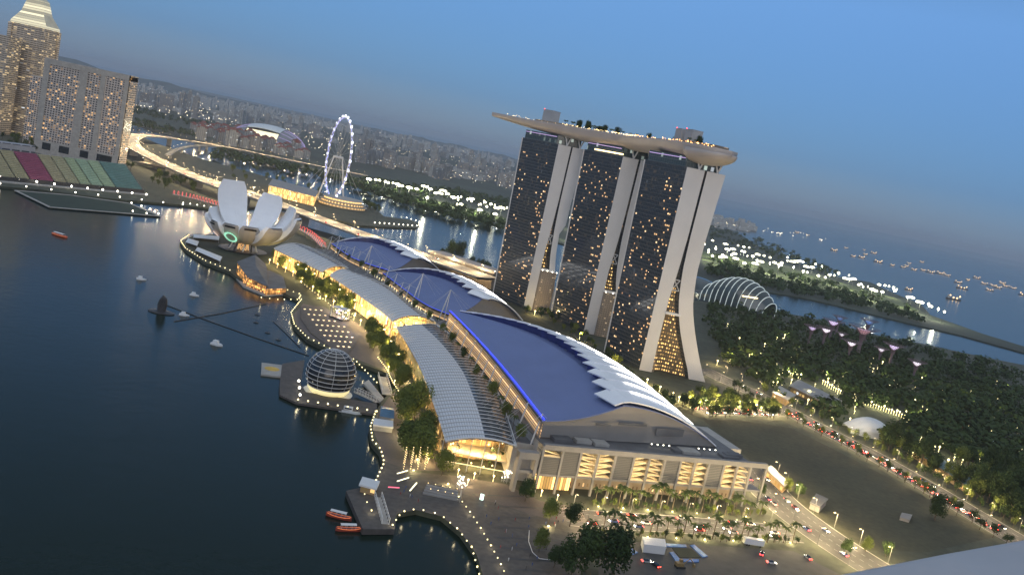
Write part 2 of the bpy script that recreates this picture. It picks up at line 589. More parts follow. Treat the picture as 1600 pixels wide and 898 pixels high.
# low hills behind the city
q = MB()
_r = random.Random(5)
for (xa, xb, Yh, hmax) in ((-16000, -3800, 15500, 190), (-5200, 1500, 21000, 90)):
    rows = []
    for i in range(61):
        x = lerp(xa, xb, i / 60)
        h = hmax * (0.35 + 0.4 * math.sin(i * .37) ** 2 + 0.25 * _r.random()) * math.sin(math.pi * (i + .3) / 60.6)
        rows.append([(x, Yh - 900, 0), (x, Yh - 250, h * .75), (x, Yh, h), (x, Yh + 900, 0)])
    q.grid(rows)
struct(q.build('hills', M_['farland'], smooth=True))
# ------------------------------------------------------------------ the three hotel towers and the roof deck across them
M_['tglass'] = facade('tower_glass', (0.05, 0.055, 0.06), (0.032, 0.042, 0.052), (1.0, 0.7, 0.38), bay=2.15, storey=3.25, win=(0.86, 0.8), dens=0.35, st=0.03, patch=.12, rough_glass=0.07, wallrough=0.35)
M_['tglass2'] = facade('crown_glass', (0.10, 0.12, 0.12), (0.05, 0.075, 0.08), (0.75, 0.9, 0.8), bay=3, storey=4.2, win=(0.9, 0.85), dens=0.10, st=0.5, rough_glass=0.06, wallrough=0.3)
M_['atrium'] = facade('atrium_terraces', (0.10, 0.075, 0.05), (0.16, 0.10, 0.05), (1.0, 0.62, 0.2), bay=2.0, storey=3.3, win=(0.5, 0.42), dens=0.8, st=1.9, rough_glass=0.3, cool=0.0)
M_['seam'] = facade('seam_glazing', (0.03, 0.03, 0.03), (0.02, 0.02, 0.02), (1.0, 0.55, 0.25), bay=1.5, storey=3.3, win=(0.6, 0.4), dens=0.22, st=0.9, cool=0.0)
M_['tan'] = facade('tan_screen', (0.30, 0.24, 0.18), (0.20, 0.155, 0.11), (1.0, 0.72, 0.42), bay=2.2, storey=2.2, win=(0.55, 0.5), dens=0.14, st=0.5, rough_glass=0.5, cool=0.0)
M_['lwin'] = [glow('lit_room_%s' % nm, c, s) for nm, c, s in (('warm', (1.0, 0.60, 0.27), 0.85), ('bright', (1.0, 0.70, 0.38), 1.5), ('dim', (1.0, 0.55, 0.24), 0.4))]

fdir = Vector((0.993, 0.12, 0)).normalized()
TOW = []   # origin (south-west corner), axis, length
for ox, oy, ax, ay, L_ in ((122.0, 757.0, -.53, .848, 58.0), (79.0, 876.0, -.60, .80, 61.0), (17.0, 944.0, -.66, .75, 60.0)):
    TOW.append((Vector((ox, oy, 3.0)), Vector((ax, ay, 0)).normalized(), L_))
TH = 176.0
WE = [(0, 10.5), (25, 10), (65, 10.5), (90, 12.6), (120, 14), (TH, 15)]            # west leg, its east face
EW = [(0, 44), (8, 41), (20, 35), (40, 26.5), (55, 21.5), (65, 19.2), (80, 17.2), (95, 16.2), (120, 16), (TH, 17)]
EE = [(0, 59), (8, 54.5), (20, 48.5), (40, 40), (55, 34.6), (65, 32), (80, 29.8), (95, 29), (120, 29.6), (TH, 33)]
def prof(tab, z):
    for (z0, a), (z1, b_) in zip(tab, tab[1:]):
        if z <= z1:
            t = (z - z0) / (z1 - z0)
            return a + (b_ - a) * t
    return tab[-1][1]
ZS = [0, 8, 16, 25, 32, 40, 48, 55, 65, 75, 85, 95, 108, 120, 140, 160, TH]

_lwm = []
for mm in M_['lwin']:
    q = MB(); q.face([(-0.7, 0, -0.6), (0.7, 0, -0.6), (0.7, 0, 0.6), (-0.7, 0, 0.6)]); q.box((0, .05, 0), (1.5, .04, 1.3))
    _lwm.append(q.mesh('lit_window', mm))

M_['violet_dim'] = glow('violet_cove', (0.62, 0.45, 0.85), 0.6)
def make_tower(k, label, squeeze):
    O, a, L_ = TOW[k]
    rng = random.Random(40 + k)
    root = thing('hotel_tower', label, 'hotel tower', O, 0, 'three hotel towers under one roof deck')
    # towers further north splay less
    thin = (1.0, 1.0, 0.86)[k]
    def sq(wv, z):
        if wv > 16 and z < 95:
            base = prof([(0, 16.2), (TH, 16.2)], z)
            return 16.2 + (wv - 16.2) * squeeze if wv < 40 or True else wv
        return wv
    def PT(wv, z, s):
        Lz = L_ - 5.0 * (1 - z / TH)
        return fdir * (wv * thin) + a * (s * Lz) + Vector((0, 0, z))
    def leg(name, lo, hi):
        q = MB()
        for end in (0, 1):
            for z0, z1 in zip(ZS, ZS[1:]):
                q0 = [PT(lo(z0), z0, end), PT(hi(z0), z0, end), PT(hi(z1), z1, end), PT(lo(z1), z1, end)]
                q.face(q0 if end == 0 else q0[::-1], 0)
        for fn, flip in ((lo, True), (hi, False)):
            rows = [[PT(fn(z), z, s) for s in (0, 1)] for z in ZS]
            q.grid(rows, 1, flip=flip)
        q.face([PT(lo(TH), TH, 0), PT(hi(TH), TH, 0), PT(hi(TH), TH, 1), PT(lo(TH), TH, 1)], 0)
        return q.build(name, [M_['panel'], M_['tglass']], root)
    w0 = lambda z: 0.6
    we = lambda z: prof(WE, z)
    ew = lambda z: sq(prof(EW, z), z)
    ee = lambda z: sq(prof(EE, z), z)
    lw = leg('west_leg', w0, we)
    le = leg('east_leg', ew, ee)
    # glass skin on the bay side, a metre short of each end wall
    q = MB()
    rows = [[PT(0.25, z, s) for s in (0.012, 0.988)] for z in [1] + ZS[1:]]
    q.grid(rows, 0, flip=True)
    gf = q.build('glass_facade', M_['tglass'], root)
    # white edge fins that frame the skin, and two dark recessed strips
    q = MB()
    for s in (0.0, 0.997):
        q.face([PT(-0.5, 0, s), PT(0.6, 0, s), PT(0.6, TH, s), PT(-0.5, TH, s)], 0)
        q.face([PT(-0.5, 0, s + .006), PT(-0.5, 0, s), PT(-0.5, TH, s), PT(-0.5, TH, s + .006)], 0)
        q.face([PT(0.6, 0, s + .006), PT(-0.5, 0, s + .006), PT(-0.5, TH, s + .006), PT(0.6, TH, s + .006)], 0)
    q.build('edge_fin', M_['panel'], root)
    # atrium glazing in the gap between the legs
    q = MB()
    rows = [[PT(we(z) - .3, z, 0.05), PT((we(z) + ew(z)) / 2, z, 0.05), PT(ew(z) + .3, z, 0.05)] for z in ZS if z >= 75]
    q.grid(rows, 0)
    q.build('seam_glazing', M_['seam'], root)
    q = MB()
    zz = [0, 8, 16, 25, 32, 40, 48, 55, 65, 75]
    rows = [[PT(lerp(we(z), ew(z), t) , z, 0.10 + 0.16 * (1 - abs(t - .5) * 2) * (1 - z / 75)) for t in (0, .25, .5, .75, 1)] for z in zz]
    q.grid(rows, 0)
    q.build('atrium', M_['atrium'], root)
    # cross beam, truss
    q = MB()
    zb = 52 if k == 0 else 44
    A_, B_ = PT(we(zb) - 1, zb, 0), PT(ew(zb) + 1, zb, 0)
    for dz in (0,):
        q.prism([(p.x, p.y) for p in (A_ - a * 1.2, B_ - a * 1.2, B_ + a * 5, A_ + a * 5)], zb, zb + 2.0, 0, bottom=True)
    q.build('cross_beam', M_['white'], root)
    q = MB()
    zt = 73
    l0, r0, l1, r1 = PT(we(zt), zt, .02), PT(ew(zt), zt, .02), PT(we(zt + 9), zt + 9, .02), PT(ew(zt + 9), zt + 9, .02)
    for p0, p1 in ((l0, r0), (l1, r1), (l0, r1), (r0, l1)):
        q.tube([p0, p1], 0.45, 4)
    q.build('truss', M_['steel'], root)
    if k > 0:
        q = MB()
        zt = 43.5
        P4 = [PT(we(0) - .5, 0, 0), PT(ew(20) + 2, 0, 0), PT(ew(20) + 2, 0, 0) + a * 14, PT(we(0) - .5, 0, 0) + a * 14]
        P4 = [p - a * 3 for p in P4]
        q.prism([(p.x, p.y) for p in P4], 0, zt, 0)
        bl = q.build('lobby_block', M_['tan'], root)
        c0, c1 = P4[0], P4[1]
        for t in (0.02, .35, .68, .98):
            q = MB(); q.lathe([(0, -.6), (.6, 0), (0, .6)], 6, c0.lerp(c1, t) + Vector((0, 0, zt + .9)))
            q.build('roof_lamp', M_['white_l'], bl)
    else:
        # the splayed inner panels of the tall lobby, facing south
        q = MB()
        rows = []
        for z in (0, 12, 24, 36, 52):
            rows.append([PT(we(z) + .2, z, -0.008), PT(we(z) + 5.2 - z * .05, z, 0.09)])
        q.grid(rows, 0)
        q.build('inner_screen', M_['tan'], root)
    # glass crown under the roof deck
    q = MB()
    pl = [PT(1.5, TH, 0.10), PT(31, TH, 0.10), PT(31, TH, 0.97), PT(1.5, TH, 0.97)]
    q.prism([(p.x, p.y) for p in pl], TH, TH + 9, 0)
    cr_ = q.build('crown_storey', M_['tglass2'], root)
    q = MB()
    c0, c1 = PT(1.1, TH + 7.2, 0.12), PT(1.1, TH + 7.2, 0.95)
    q.tube([c0, c1], 0.35, 4)
    q.build('cove_light', M_['violet_dim'], cr_)
    if k == 1:
        q = MB(); q.tube([PT(0.9, TH + 2, 0.05), PT(0.9, TH + 2, 0.75)], 0.6, 4); q.build('terrace_light', M_['warm'], cr_)
    # V braces holding the roof deck at the south end
    for wv in (11, 27):
        q = MB()
        foot = PT(wv, TH, 0.03)
        for dx in (-4.2, 4.2):
            q.tube([foot, foot + fdir * dx + Vector((0, 0, 12.5))], 0.75, 5)
        q.build('brace', M_['white'], root)
    # lit rooms: the hundred brightest as parts, the rest as one
    cells = []
    ncol, nrow = int(L_ * .95 / 2.15), int(TH / 3.25)
    for c in range(ncol):
        for r in range(2, nrow - 3):
            sx = (c + .5) / ncol
            if k == 0: d = .16 * (sx < .42) + .05 + .10 * (sx > .62) * (r < 40)
            elif k == 1: d = .30 * (sx < .32) * (r < 44) + .02 + .15 * (sx > .68) + .05 * (r > 40)
            else: d = .26 * (sx < .30) * (r < 42) + .015 + .10 * (sx > .72)
            if r < 14: d = d * .8 + .03
            if rng.random() < d * .68: cells.append((c, r))
    rng.shuffle(cells)
    ang = math.atan2(-a.y, -a.x)
    def cpos(c, r):
        z = (r + .5) * 3.25
        return PT(-0.15, z, 0.012 + 0.976 * (c + .5) / ncol)
    for i, (c, r) in enumerate(cells[:100]):
        o = link('lit_window', _lwm[0 if i % 5 else 1], root, cpos(c, r), ang)
    q = MB()
    tv = -a
    for c, r in cells[100:]:
        p = cpos(c, r)
        q.face([p + tv * x + Vector((0, 0, y)) for x, y in ((-.7, -.6), (.7, -.6), (.7, .6), (-.7, .6))], 0 if rng.random() < .5 else 1)
    if cells[100:]:
        o = q.build('dim_windows', [M_['lwin'][2], M_['lwin'][0]], root); o['kind'] = 'stuff'
    return root

make_tower(0, 'southernmost glass hotel tower with widely splayed white legs and a golden lobby between them', 1.0)
make_tower(1, 'middle one of the three hotel towers, tan lobby block at its foot', 0.72)
make_tower(2, 'northernmost glass hotel tower, under the overhanging tip of the roof deck', 0.55)

# roof deck
def tw(k, wv, s, z):
    O, a, L_ = TOW[k]
    return O + fdir * wv + a * (s * L_) + Vector((0, 0, z - 3))
ZD = 197.5
_c = [tw(0, 16, -.42, ZD - .5), tw(0, 16, .0, ZD), tw(0, 16, .5, ZD), tw(1, 16, .0, ZD), tw(1, 16, .55, ZD), tw(2, 16, .0, ZD), tw(2, 16, .6, ZD), tw(2, 15, 1.05, ZD), tw(2, 12, 1.6, ZD + .8), tw(2, 8, 2.2, ZD + 2)]
_c = smooth_line(_c, 2)
cl = [p for p, h in along(_c, n=61)]
sp_root = thing('sky_park', 'long boat-shaped roof deck lying across the three hotel towers', 'roof deck', cl[30])
_o = cl[30]
def halfw(t):
    e = 1.0
    if t < .07: e = math.sqrt(max(0.0, 1 - ((.07 - t) / .07) ** 2))
    if t > .62: e = max(0.1, 1 - ((t - .62) / .38) ** 2.6)
    return 19.5 * e
def depth(t):
    d = 11.0
    if t < .06: d *= .45 + .55 * math.sqrt(t / .06)
    if t > .6: d *= max(.3, 1 - .7 * ((t - .6) / .4) ** 1.3)
    return d
rows, rim_w, rim_e, deckrows = [], [], [], []
NS = 61
for i in range(NS):
    t = i / (NS - 1)
    p = cl[i] - _o
    d = (cl[min(i + 1, NS - 1)] - cl[max(i - 1, 0)]).normalized()
    nrm = Vector((-d.y, d.x, 0))      # west
    hw, dp = halfw(t), depth(t)
    row = []
    for k in range(13):
        ang = math.pi * k / 12
        x = math.cos(ang)
        z = -math.sin(ang) ** .75 * dp
        row.append(p + nrm * (hw * x) + Vector((0, 0, z)))
    rows.append(row)
    rim_w.append(row[0]); rim_e.append(row[-1])
    deckrows.append([row[0], p, row[-1]])
q = MB(); q.grid(rows, 0)
q.build('hull', M_['hull'], sp_root, smooth=True)
q = MB(); q.grid(deckrows, 0, flip=True)
q.build('deck_floor', M_['deck'], sp_root)
q = MB()
for rim in (rim_w, rim_e):
    for A_, B_ in zip(rim, rim[1:]):
        q.face([A_, B_, B_ + Vector((0, 0, 1.3)), A_ + Vector((0, 0, 1.3))])
q.build('parapet', M_['hull'], sp_root)
# the bulging stern shell at the south end
q = MB()
prow = []
for i in range(10):
    t = -0.002 + i * .0105
    f_ = i / 9
    c_ = cl[0].lerp(cl[8], t * 7.6) - _o
    d = (cl[4] - cl[0]).normalized(); nrm = Vector((-d.y, d.x, 0))
    hw = 20.6 * math.sqrt(max(0, 1 - (1 - f_) ** 2)) + .4
    prow.append([c_ + nrm * (hw * math.cos(math.pi * k / 12)) + Vector((0, 0, -2.0 - (math.sin(math.pi * k / 12) ** .8) * 11.5 * math.sqrt(max(.02, 1 - (1 - f_) ** 2)))) for k in range(13)])
q.shell(prow, .5)
q.build('stern_shell', M_['hull'], sp_root, smooth=True)
# strings of warm terrace lights along the rim
rng = random.Random(7)
for nm, (t0, t1), dens, mt in (('garden_lights', (.36, .66), 150, 'warm'), ('bar_lights', (.02, .36), 90, 'amber'), ('terrace_lights', (.62, .93), 26, 'warm')):
    q = MB()
    for _ in range(dens):
        t = rng.uniform(t0, t1)
        i = int(t * (NS - 1)); f_ = t * (NS - 1) - i
        p = rim_w[i].lerp(rim_w[min(i + 1, NS - 1)], f_)
        c_ = (cl[i] - _o)
        p = p.lerp(c_, rng.uniform(.02, .35)) + Vector((0, 0, rng.uniform(.8, 3.0)))
        r_ = rng.uniform(.25, .55)
        q.box(p, (r_, r_, r_))
    o = q.build(nm, M_[mt], sp_root); o['kind'] = 'stuff'
# restaurants and pool wall, each a part
for t0, t1, w_, h_ in ((.04, .17, 8, 3.6), (.22, .34, 7, 3.2), (.66, .80, 9, 3.4), (.44, .60, 5, 2.4)):
    q = MB()
    i0, i1 = int(t0 * 60), int(t1 * 60)
    for i in range(i0, i1):
        a0, a1 = cl[i] - _o, cl[i + 1] - _o
        d = (a1 - a0).normalized(); nrm = Vector((-d.y, d.x, 0))
        q.prism([(v.x, v.y) for v in (a0 + nrm * (w_ - 2), a1 + nrm * (w_ - 2), a1 - nrm * w_, a0 - nrm * w_)], a0.z + 0.05, a0.z + h_)
    q.build('restaurant', M_['tan'], sp_root)
M_['core'] = mat('lift_core_cladding', (0.42, 0.42, 0.42), .6, var=.08, scale=.1)
for t, sx_, sy_, h_ in ((.165, 13, 10, 13.5), (.205, 12, 10, 13.5), (.78, 15, 11, 15)):
    i = int(t * 60)
    d = (cl[i + 1] - cl[i]).normalized()
    q = MB(); q.box((0, 0, h_ / 2), (sx_, sy_, h_))
    q.box((0, 0, h_ + .2), (sx_ + .5, sy_ + .5, .4))
    o = q.build('lift_core', M_['core'], sp_root); o.location = cl[i] - _o - Vector((-d.y, d.x, 0)) * 3; o.rotation_euler = (0, 0, math.atan2(d.y, d.x))
    q = MB(); q.lathe([(0, 0), (.5, .5), (0, 1)], 6, (sx_ / 2 - .5, sy_ / 2 - .5, h_ + .4)); q.build('warning_light', M_['red_l'], o)
# ------------------------------------------------------------------ convention centre: three fan-shaped roofs
M_['blueroof'] = mat('blue_metal_roof', (0.125, 0.165, 0.335), 0.5, var=.06, scale=.05)
_t = M_['blueroof'].node_tree; _n, _l = _t.nodes, _t.links   # seamline: standing seams every few metres
_uv = _n.new('ShaderNodeTexCoord'); _sp = _n.new('ShaderNodeSeparateXYZ'); _l.new(_uv.outputs['Object'], _sp.inputs[0])
_m1 = _n.new('ShaderNodeMath'); _m1.operation = 'MULTIPLY_ADD'; _l.new(_sp.outputs[0], _m1.inputs[0]); _m1.inputs[1].default_value = .45
_m0 = _n.new('ShaderNodeMath'); _m0.operation = 'MULTIPLY'; _l.new(_sp.outputs[1], _m0.inputs[0]); _m0.inputs[1].default_value = .25; _l.new(_m0.outputs[0], _m1.inputs[2])
_m2 = _n.new('ShaderNodeMath'); _m2.operation = 'FRACT'; _l.new(_m1.outputs[0], _m2.inputs[0])
_m3 = _n.new('ShaderNodeMath'); _m3.operation = 'LESS_THAN'; _l.new(_m2.outputs[0], _m3.inputs[0]); _m3.inputs[1].default_value = .12
_bp = _n.new('ShaderNodeBump'); _bp.inputs['Strength'].default_value = .5; _bp.inputs['Distance'].default_value = .25; _l.new(_m3.outputs[0], _bp.inputs['Height']); _l.new(_bp.outputs[0], _n['Principled BSDF'].inputs['Normal'])
M_['fin'] = mat('white_roof_shell', (0.82, 0.83, 0.85), 0.45, var=.04, scale=.05)
M_['gable'] = mat('grey_gable_cladding', (0.24, 0.225, 0.21), 0.6, var=.1, scale=.08)
M_['louvre'] = facade('lit_louvre_wall', (0.5, 0.36, 0.22), (0.62, 0.42, 0.22), (1.0, 0.58, 0.26), bay=400, storey=1.5, win=(1.0, 0.62), dens=1.0, st=1.0, rough_glass=.4, cool=0)
M_['bluedim'] = glow('dim_blue_eave_light', (.04, .06, 1.0), .7)
M_['clere'] = mat('blue_clerestory', (.03, .04, .16), .3, var=.2, scale=.2)
M_['finlight'] = glow('fin_uplight', (1.0, 0.97, 0.92), 6.0, True)
M_['bluestrip'] = glow('blue_eave_light', (0.02, 0.03, 1.0), 6.0, True)
M_['goldwall'] = facade('golden_glass_front', (0.35, 0.22, 0.08), (0.5, 0.33, 0.14), (1.0, 0.60, 0.19), bay=1.5, storey=7.0, win=(0.8, 0.94), dens=0.97, st=2.0, rough_glass=.2, cool=0.03, patch=0.0)
M_['goldsoft'] = facade('golden_shop_front', (0.30, 0.2, 0.10), (0.4, 0.28, 0.12), (1.0, 0.64, 0.22), bay=4.0, storey=4.2, win=(0.7, 0.5), dens=0.4, st=0.8, rough_glass=.2, cool=0.05)

def pl(pts, s):
    """point on polyline with equally weighted knots"""
    n = len(pts) - 1
    k = max(0, min(int(s * n), n - 1))
    t = s * n - k
    return Vector(pts[k]).lerp(Vector(pts[k + 1]), t)
def sm(pts):
    return [p for p, h in along(smooth_line([Vector((x, y, 0)) for x, y in pts], 2), n=41)]

def fan_roof(name, label, W, E, zw, ze, zr, tsaw, nf, wallbase, gbase, south=0.0):
    root = thing(name, label, 'convention hall', (W[0][0], W[0][1], gbase), 0, 'convention halls with fan-shaped roofs')
    o = Vector((W[0][0], W[0][1], gbase))
    Ws, Es = sm(W), sm(E)
    def S(s, t):
        """roof surface: hollow on the bay side, humped on the far side"""
        p = pl(Ws, s).lerp(pl(Es, s), t)
        amp = (1 - .9 * min(1.0, max(0.0, s)) ** 3)
        pk = .41
        if t < pk:
            x = max(0.0, t / pk)
            z = zw + (zr - zw) * amp * (x ** 1.7 * (1.0 - .25 * (1 - x)))
        else:
            x = (t - pk) / (1 - pk)
            top = zw + (zr - zw) * amp
            bot = lerp(ze, zw - 2, s ** 3)
            z = bot + (top - bot) * max(0, 1 - x ** 1.9)
        return Vector((p.x, p.y, z)) - o
    ns = 40
    def ts(s): return tsaw[0] + (tsaw[1] - tsaw[0]) * max(0.0, s) ** .8
    q = MB()
    q.shell([[S(i / ns, t * .94) for t in [k / 16 for k in range(17)]] for i in range(ns + 1)], .5)
    q.build('blue_roof', M_['blueroof'], root, smooth=False)
    # overlapping white shells, the south edge of each riding over the north edge of its neighbour
    for k in range(nf):
        s0 = (k / nf) ** 0.92 * .96
        if k == 0: s0 -= south
        s1 = ((k + 1) / nf) ** 0.92 * .96 + .016
        q = MB(); qc = MB()
        rows = []
        for i in range(5):
            f_ = i / 4
            s = lerp(s0, s1, f_)
            rise = 1.2 + 4.6 * max(0.0, math.sin(math.pi * min(1, max(0.0, s * 1.05 + .01)))) ** .8
            lift = rise + lerp(.75, 0.0, f_)
            t0 = max(.06, ts(s0) + .018 - .04 * f_)
            row = []
            for j in range(17):
                x = j / 16
                t = lerp(t0, 1.0, x)
                row.append(S(s, t) + Vector((0, 0, lift * (1 - x ** 2) + .15)))
            rows.append(row)
        q.shell(rows, .7)
        sh = q.build('roof_shell', M_['fin'], root)
        for i in range(4):
            p0, p1 = rows[i][1] - Vector((0, 0, .75)), rows[i + 1][1] - Vector((0, 0, .75))
            zl0 = S(lerp(s0, s1, i / 4), max(.06, ts(s0) + .018 - .04 * i / 4) + .06).z - .3
            zl1 = S(lerp(s0, s1, (i + 1) / 4), max(.06, ts(s0) + .018 - .04 * (i + 1) / 4) + .06).z - .3
            qc.face([(p1.x, p1.y, zl1), (p0.x, p0.y, zl0), p0, p1])
        qc.build('clerestory', M_['clere'], sh)
        q = MB()
        rr = rows[3]
        n0, n1 = (4, 15) if k < nf * .62 else (3, 9)
        tp = [p + Vector((0, 0, .5)) for p in rr[n0:n1]]
        if k < nf - 1:
            q.tube(tp, [.1] + [.34] * (len(tp) - 2) + [.1], 4)
            q.build('light_trough', M_['finlight'], sh)
    # south gable
    q = MB()
    T = [k / 24 for k in range(25)]
    top = [S(.006, t) - Vector((0, 0, .3)) for t in T]
    for a_, b_ in zip(top, top[1:]):
        q.face([(a_.x, a_.y, 0), (b_.x, b_.y, 0), b_, a_])
    gab = q.build('gable_wall', M_['gable'], root)
    # bay-side wall of lit louvres under the eave
    q = MB()
    for i in range(ns):
        a_, b_ = S(i / ns, .01), S((i + 1) / ns, .01)
        q.face([(b_.x, b_.y, wallbase - gbase), (a_.x, a_.y, wallbase - gbase), a_ - Vector((0, 0, 1.2)), b_ - Vector((0, 0, 1.2))])
    q.build('louvre_wall', M_['louvre'], root)
    q = MB()
    for i in range(ns):
        a_, b_ = S(i / ns, 1), S((i + 1) / ns, 1)
        q.face([(a_.x, a_.y, -gbase + 2.5), (b_.x, b_.y, -gbase + 2.5), b_, a_])
    q.build('rear_wall', M_['gable'], root)
    # fascia and the blue light line set on it
    q = MB()
    q.tube([S(i / ns, -.004) + Vector((0, 0, .1)) for i in range(ns + 1)], .55, 5)
    q.build('eave_fascia', M_['dark'], root)
    q = MB()
    q.tube([S(i / ns, .012) + Vector((0, 0, .75)) for i in range(ns + 1)], .2, 4)
    q.build('eave_light', M_['bluestrip'] if zw > 30 else M_['bluedim'], root)
    return root, S, o

roofA = fan_roof('convention_hall', 'nearest and largest blue convention roof with white overlapping shells', [(28, 430), (13, 487), (-6, 553), (-25, 613), (-42, 663)],
    [(128, 480), (115, 535), (96, 590), (50, 638), (-36, 668)], 36, 28, 47.0, (.34, .60), 17, 23, 27)
roofB = fan_roof('convention_hall', 'middle blue convention roof, smaller, between the other two roofs', [(-44, 694), (-66, 712), (-92, 766), (-120, 826)],
    [(12, 754), (-5, 802), (-44, 842), (-116, 836)], 27, 26, 42, (.38, .5), 12, 22, 22, .05)
roofC = fan_roof('convention_hall', 'farthest blue convention roof, next to the white flower-shaped museum', [(-120, 850), (-146, 862), (-170, 892), (-198, 950)],
    [(-75, 922), (-93, 970), (-128, 1008), (-194, 960)], 27, 25, 40, (.38, .5), 11, 22, 22, .05)

# louvres and plant on the big gable
root, S, o = roofA
for t0, t1, z0, z1, nm in ((.62, .78, 5.2, 9.0, 'wall_grille'), (.40, .56, 9.5, 10.8, 'wall_slot'), (.28, .36, 8.6, 9.6, 'wall_slot')):
    q = MB()
    a_, b_ = S(0, t0), S(0, t1)
    d = (b_ - a_); d.z = 0; d.normalize(); nr = Vector((d.y, -d.x, 0))
    q.box(Vector(((a_.x + b_.x) / 2 + nr.x * .2, (a_.y + b_.y) / 2 + nr.y * .2, (z0 + z1) / 2)), ((b_ - a_).xy.length, .3, z1 - z0), math.atan2(d.y, d.x))
    q.build(nm, M_['roofgrey'], root)

# ------------------------------------------------------------------ mall podium and its south front
FA, FB = Vector((31.5, 421, 0)), Vector((154, 468.5, 0))
fd = (FB - FA).normalized(); fn = Vector((-fd.y, fd.x, 0))     # fn points into the building
FL = (FB - FA).length
ma = math.atan2(fd.y, fd.x)
def fp(x, y, z): return FA + fd * x + fn * y + Vector((0, 0, z))
sf = thing('parking_building', 'concrete frame front of the mall with golden open parking decks and grey louvre panels', 'building', FA + Vector((0, 0, 2.5)))
so = FA + Vector((0, 0, 2.5))
def bx(q, x0, x1, y0, y1, z0, z1, m=0):
    q.prism([(p.x, p.y) for p in (fp(x0, y0, 0) - so, fp(x1, y0, 0) - so, fp(x1, y1, 0) - so, fp(x0, y1, 0) - so)], z0 - 2.5, z1 - 2.5, m, bottom=True)
M_['frame'] = mat('pale_concrete_frame', (0.23, 0.22, 0.21), .7, var=.1, scale=.2)
M_['greylouvre'] = facade('grey_louvre', (0.12, 0.118, 0.115), (0.07, 0.07, 0.075), (0, 0, 0), bay=100, storey=.9, win=(1, .5), dens=0, st=0, rough_glass=.6)
M_['cream'] = mat('cream_soffit', (0.66, 0.56, 0.40), .8, var=.05, scale=.3)
M_['strip'] = glow('parking_strip_lamp', (1.0, 0.74, 0.36), 24.0, True)
cols = [0, .08, .155, .229, .303, .382, .451, .52, .592, .658, .723, .794, .859, .924, 1.0]
kinds = ['g', 'p', 'g', 'g', 'p', 'g', 'g', 'p', 'g', 'g', 'p', 'g', 'g', 'o']
# body behind
q = MB()
bx(q, .3, FL * .924, 9, 52, 2.5, 26)
bx(q, FL * .924, FL - .5, 24, 60, 2.5, 26)
q.build('wall', M_['conc'], sf)
q = MB(); bx(q, 0, FL, -.4, 2.0, 24.8, 27.4); bx(q, 0, FL, .2, 9, 11.2, 12.2)
q.build('top_beam', M_['frame'], sf)
q = MB(); bx(q, 0, FL * .93, 2.2, 56, 26.1, 26.6)
rf = q.build('roof', M_['roofgrey'], sf)
rng = random.Random(3)
for k in range(9):
    q = MB(); x = rng.uniform(4, FL * .86); q_l = rng.uniform(4, 11)
    bx(q, x, x + q_l, rng.uniform(4, 8), rng.uniform(10, 14), 26.7, rng.uniform(27.6, 28.8))
    q.build('plant_box', M_['roofgrey'] if k % 3 else M_['conc'], rf)
for k in range(8):
    q = MB(); x = (.50 + .045 * (k % 4) * .6 + (.22 if k > 3 else 0)) * FL
    q.lathe([(0, 0), (.45, .3), (0, .6)], 6, fp(x, 12, 28.2) - so)
    q.build('roof_lamp', M_['white_l'], rf)
for c in cols:
    q = MB(); x = c * FL
    bx(q, x - .55, x + .55, -.25, 1.0, 2.4, 26.5)
    q.build('column', M_['frame'], sf)
for i, kd in enumerate(kinds):
    x0, x1 = cols[i] * FL + .55, cols[i + 1] * FL - .55
    if kd == 'p':
        q = MB(); bx(q, x0, x1, .3, 1.4, 12.3, 24.7); q.build('louvre_panel', M_['greylouvre'], sf)
    elif kd == 'g':
        lv = [12.3, 15.4, 18.5, 21.6, 24.7] if i else [21.0, 24.7]
        for z0, z1 in zip(lv, lv[1:]):
            q = MB()
            # deck slab, and above it the sloping soffit of the ramp to the next deck
            bx(q, x0, x1, .5, 8.9, z0, z0 + .35, 1)
            n = 6
            rows = []
            for j in range(n + 1):
                t = j / n
                zz = z0 + .9 + 1.7 * (.5 - .5 * math.cos(math.pi * t)) if i % 2 else z0 + 2.4 - 1.5 * (.5 - .5 * math.cos(math.pi * t))
                rows.append([fp(lerp(x0, x1, t), y, zz) - so for y in (2.4, 8.8)])
            q.shell(rows, .25, 1)
            q.face([fp(x0, 8.85, z0) - so, fp(x1, 8.85, z0) - so, fp(x1, 8.85, z1) - so, fp(x0, 8.85, z1) - so], 1)
            dk = q.build('parking_deck', [M_['frame'], M_['cream']], sf)
            q = MB(); bx(q, x0 + .6, x1 - .6, 1.5, 1.9, z1 - .32, z1 - .18); q.build('strip_lamp', M_['strip'], dk)
        if not i:
            q = MB(); bx(q, x0, x1, .3, 1.4, 12.3, 20.9); q.build('louvre_panel', M_['greylouvre'], sf)
# arcade at street level
M_['arcade'] = facade('arcade_back_wall', (0.22, 0.17, 0.12), (0.16, 0.11, 0.07), (1.0, 0.66, 0.3), bay=2.4, storey=4.6, win=(.34, .4), dens=.45, st=2.0, cool=0)
q = MB(); q.face([fp(FL * .1, 8.7, 2.5) - so, fp(FL * .924, 8.7, 2.5) - so, fp(FL * .924, 8.7, 11.1) - so, fp(FL * .1, 8.7, 11.1) - so])
q.build('arcade_wall', M_['arcade'], sf)
q = MB(); q.face([fp(.5, 5.0, 2.6) - so, fp(FL * .155, 5.0, 2.6) - so, fp(FL * .155, 5.0, 10.8) - so, fp(.5, 5.0, 10.8) - so])
q.build('lobby_glass', M_['goldwall'], sf)
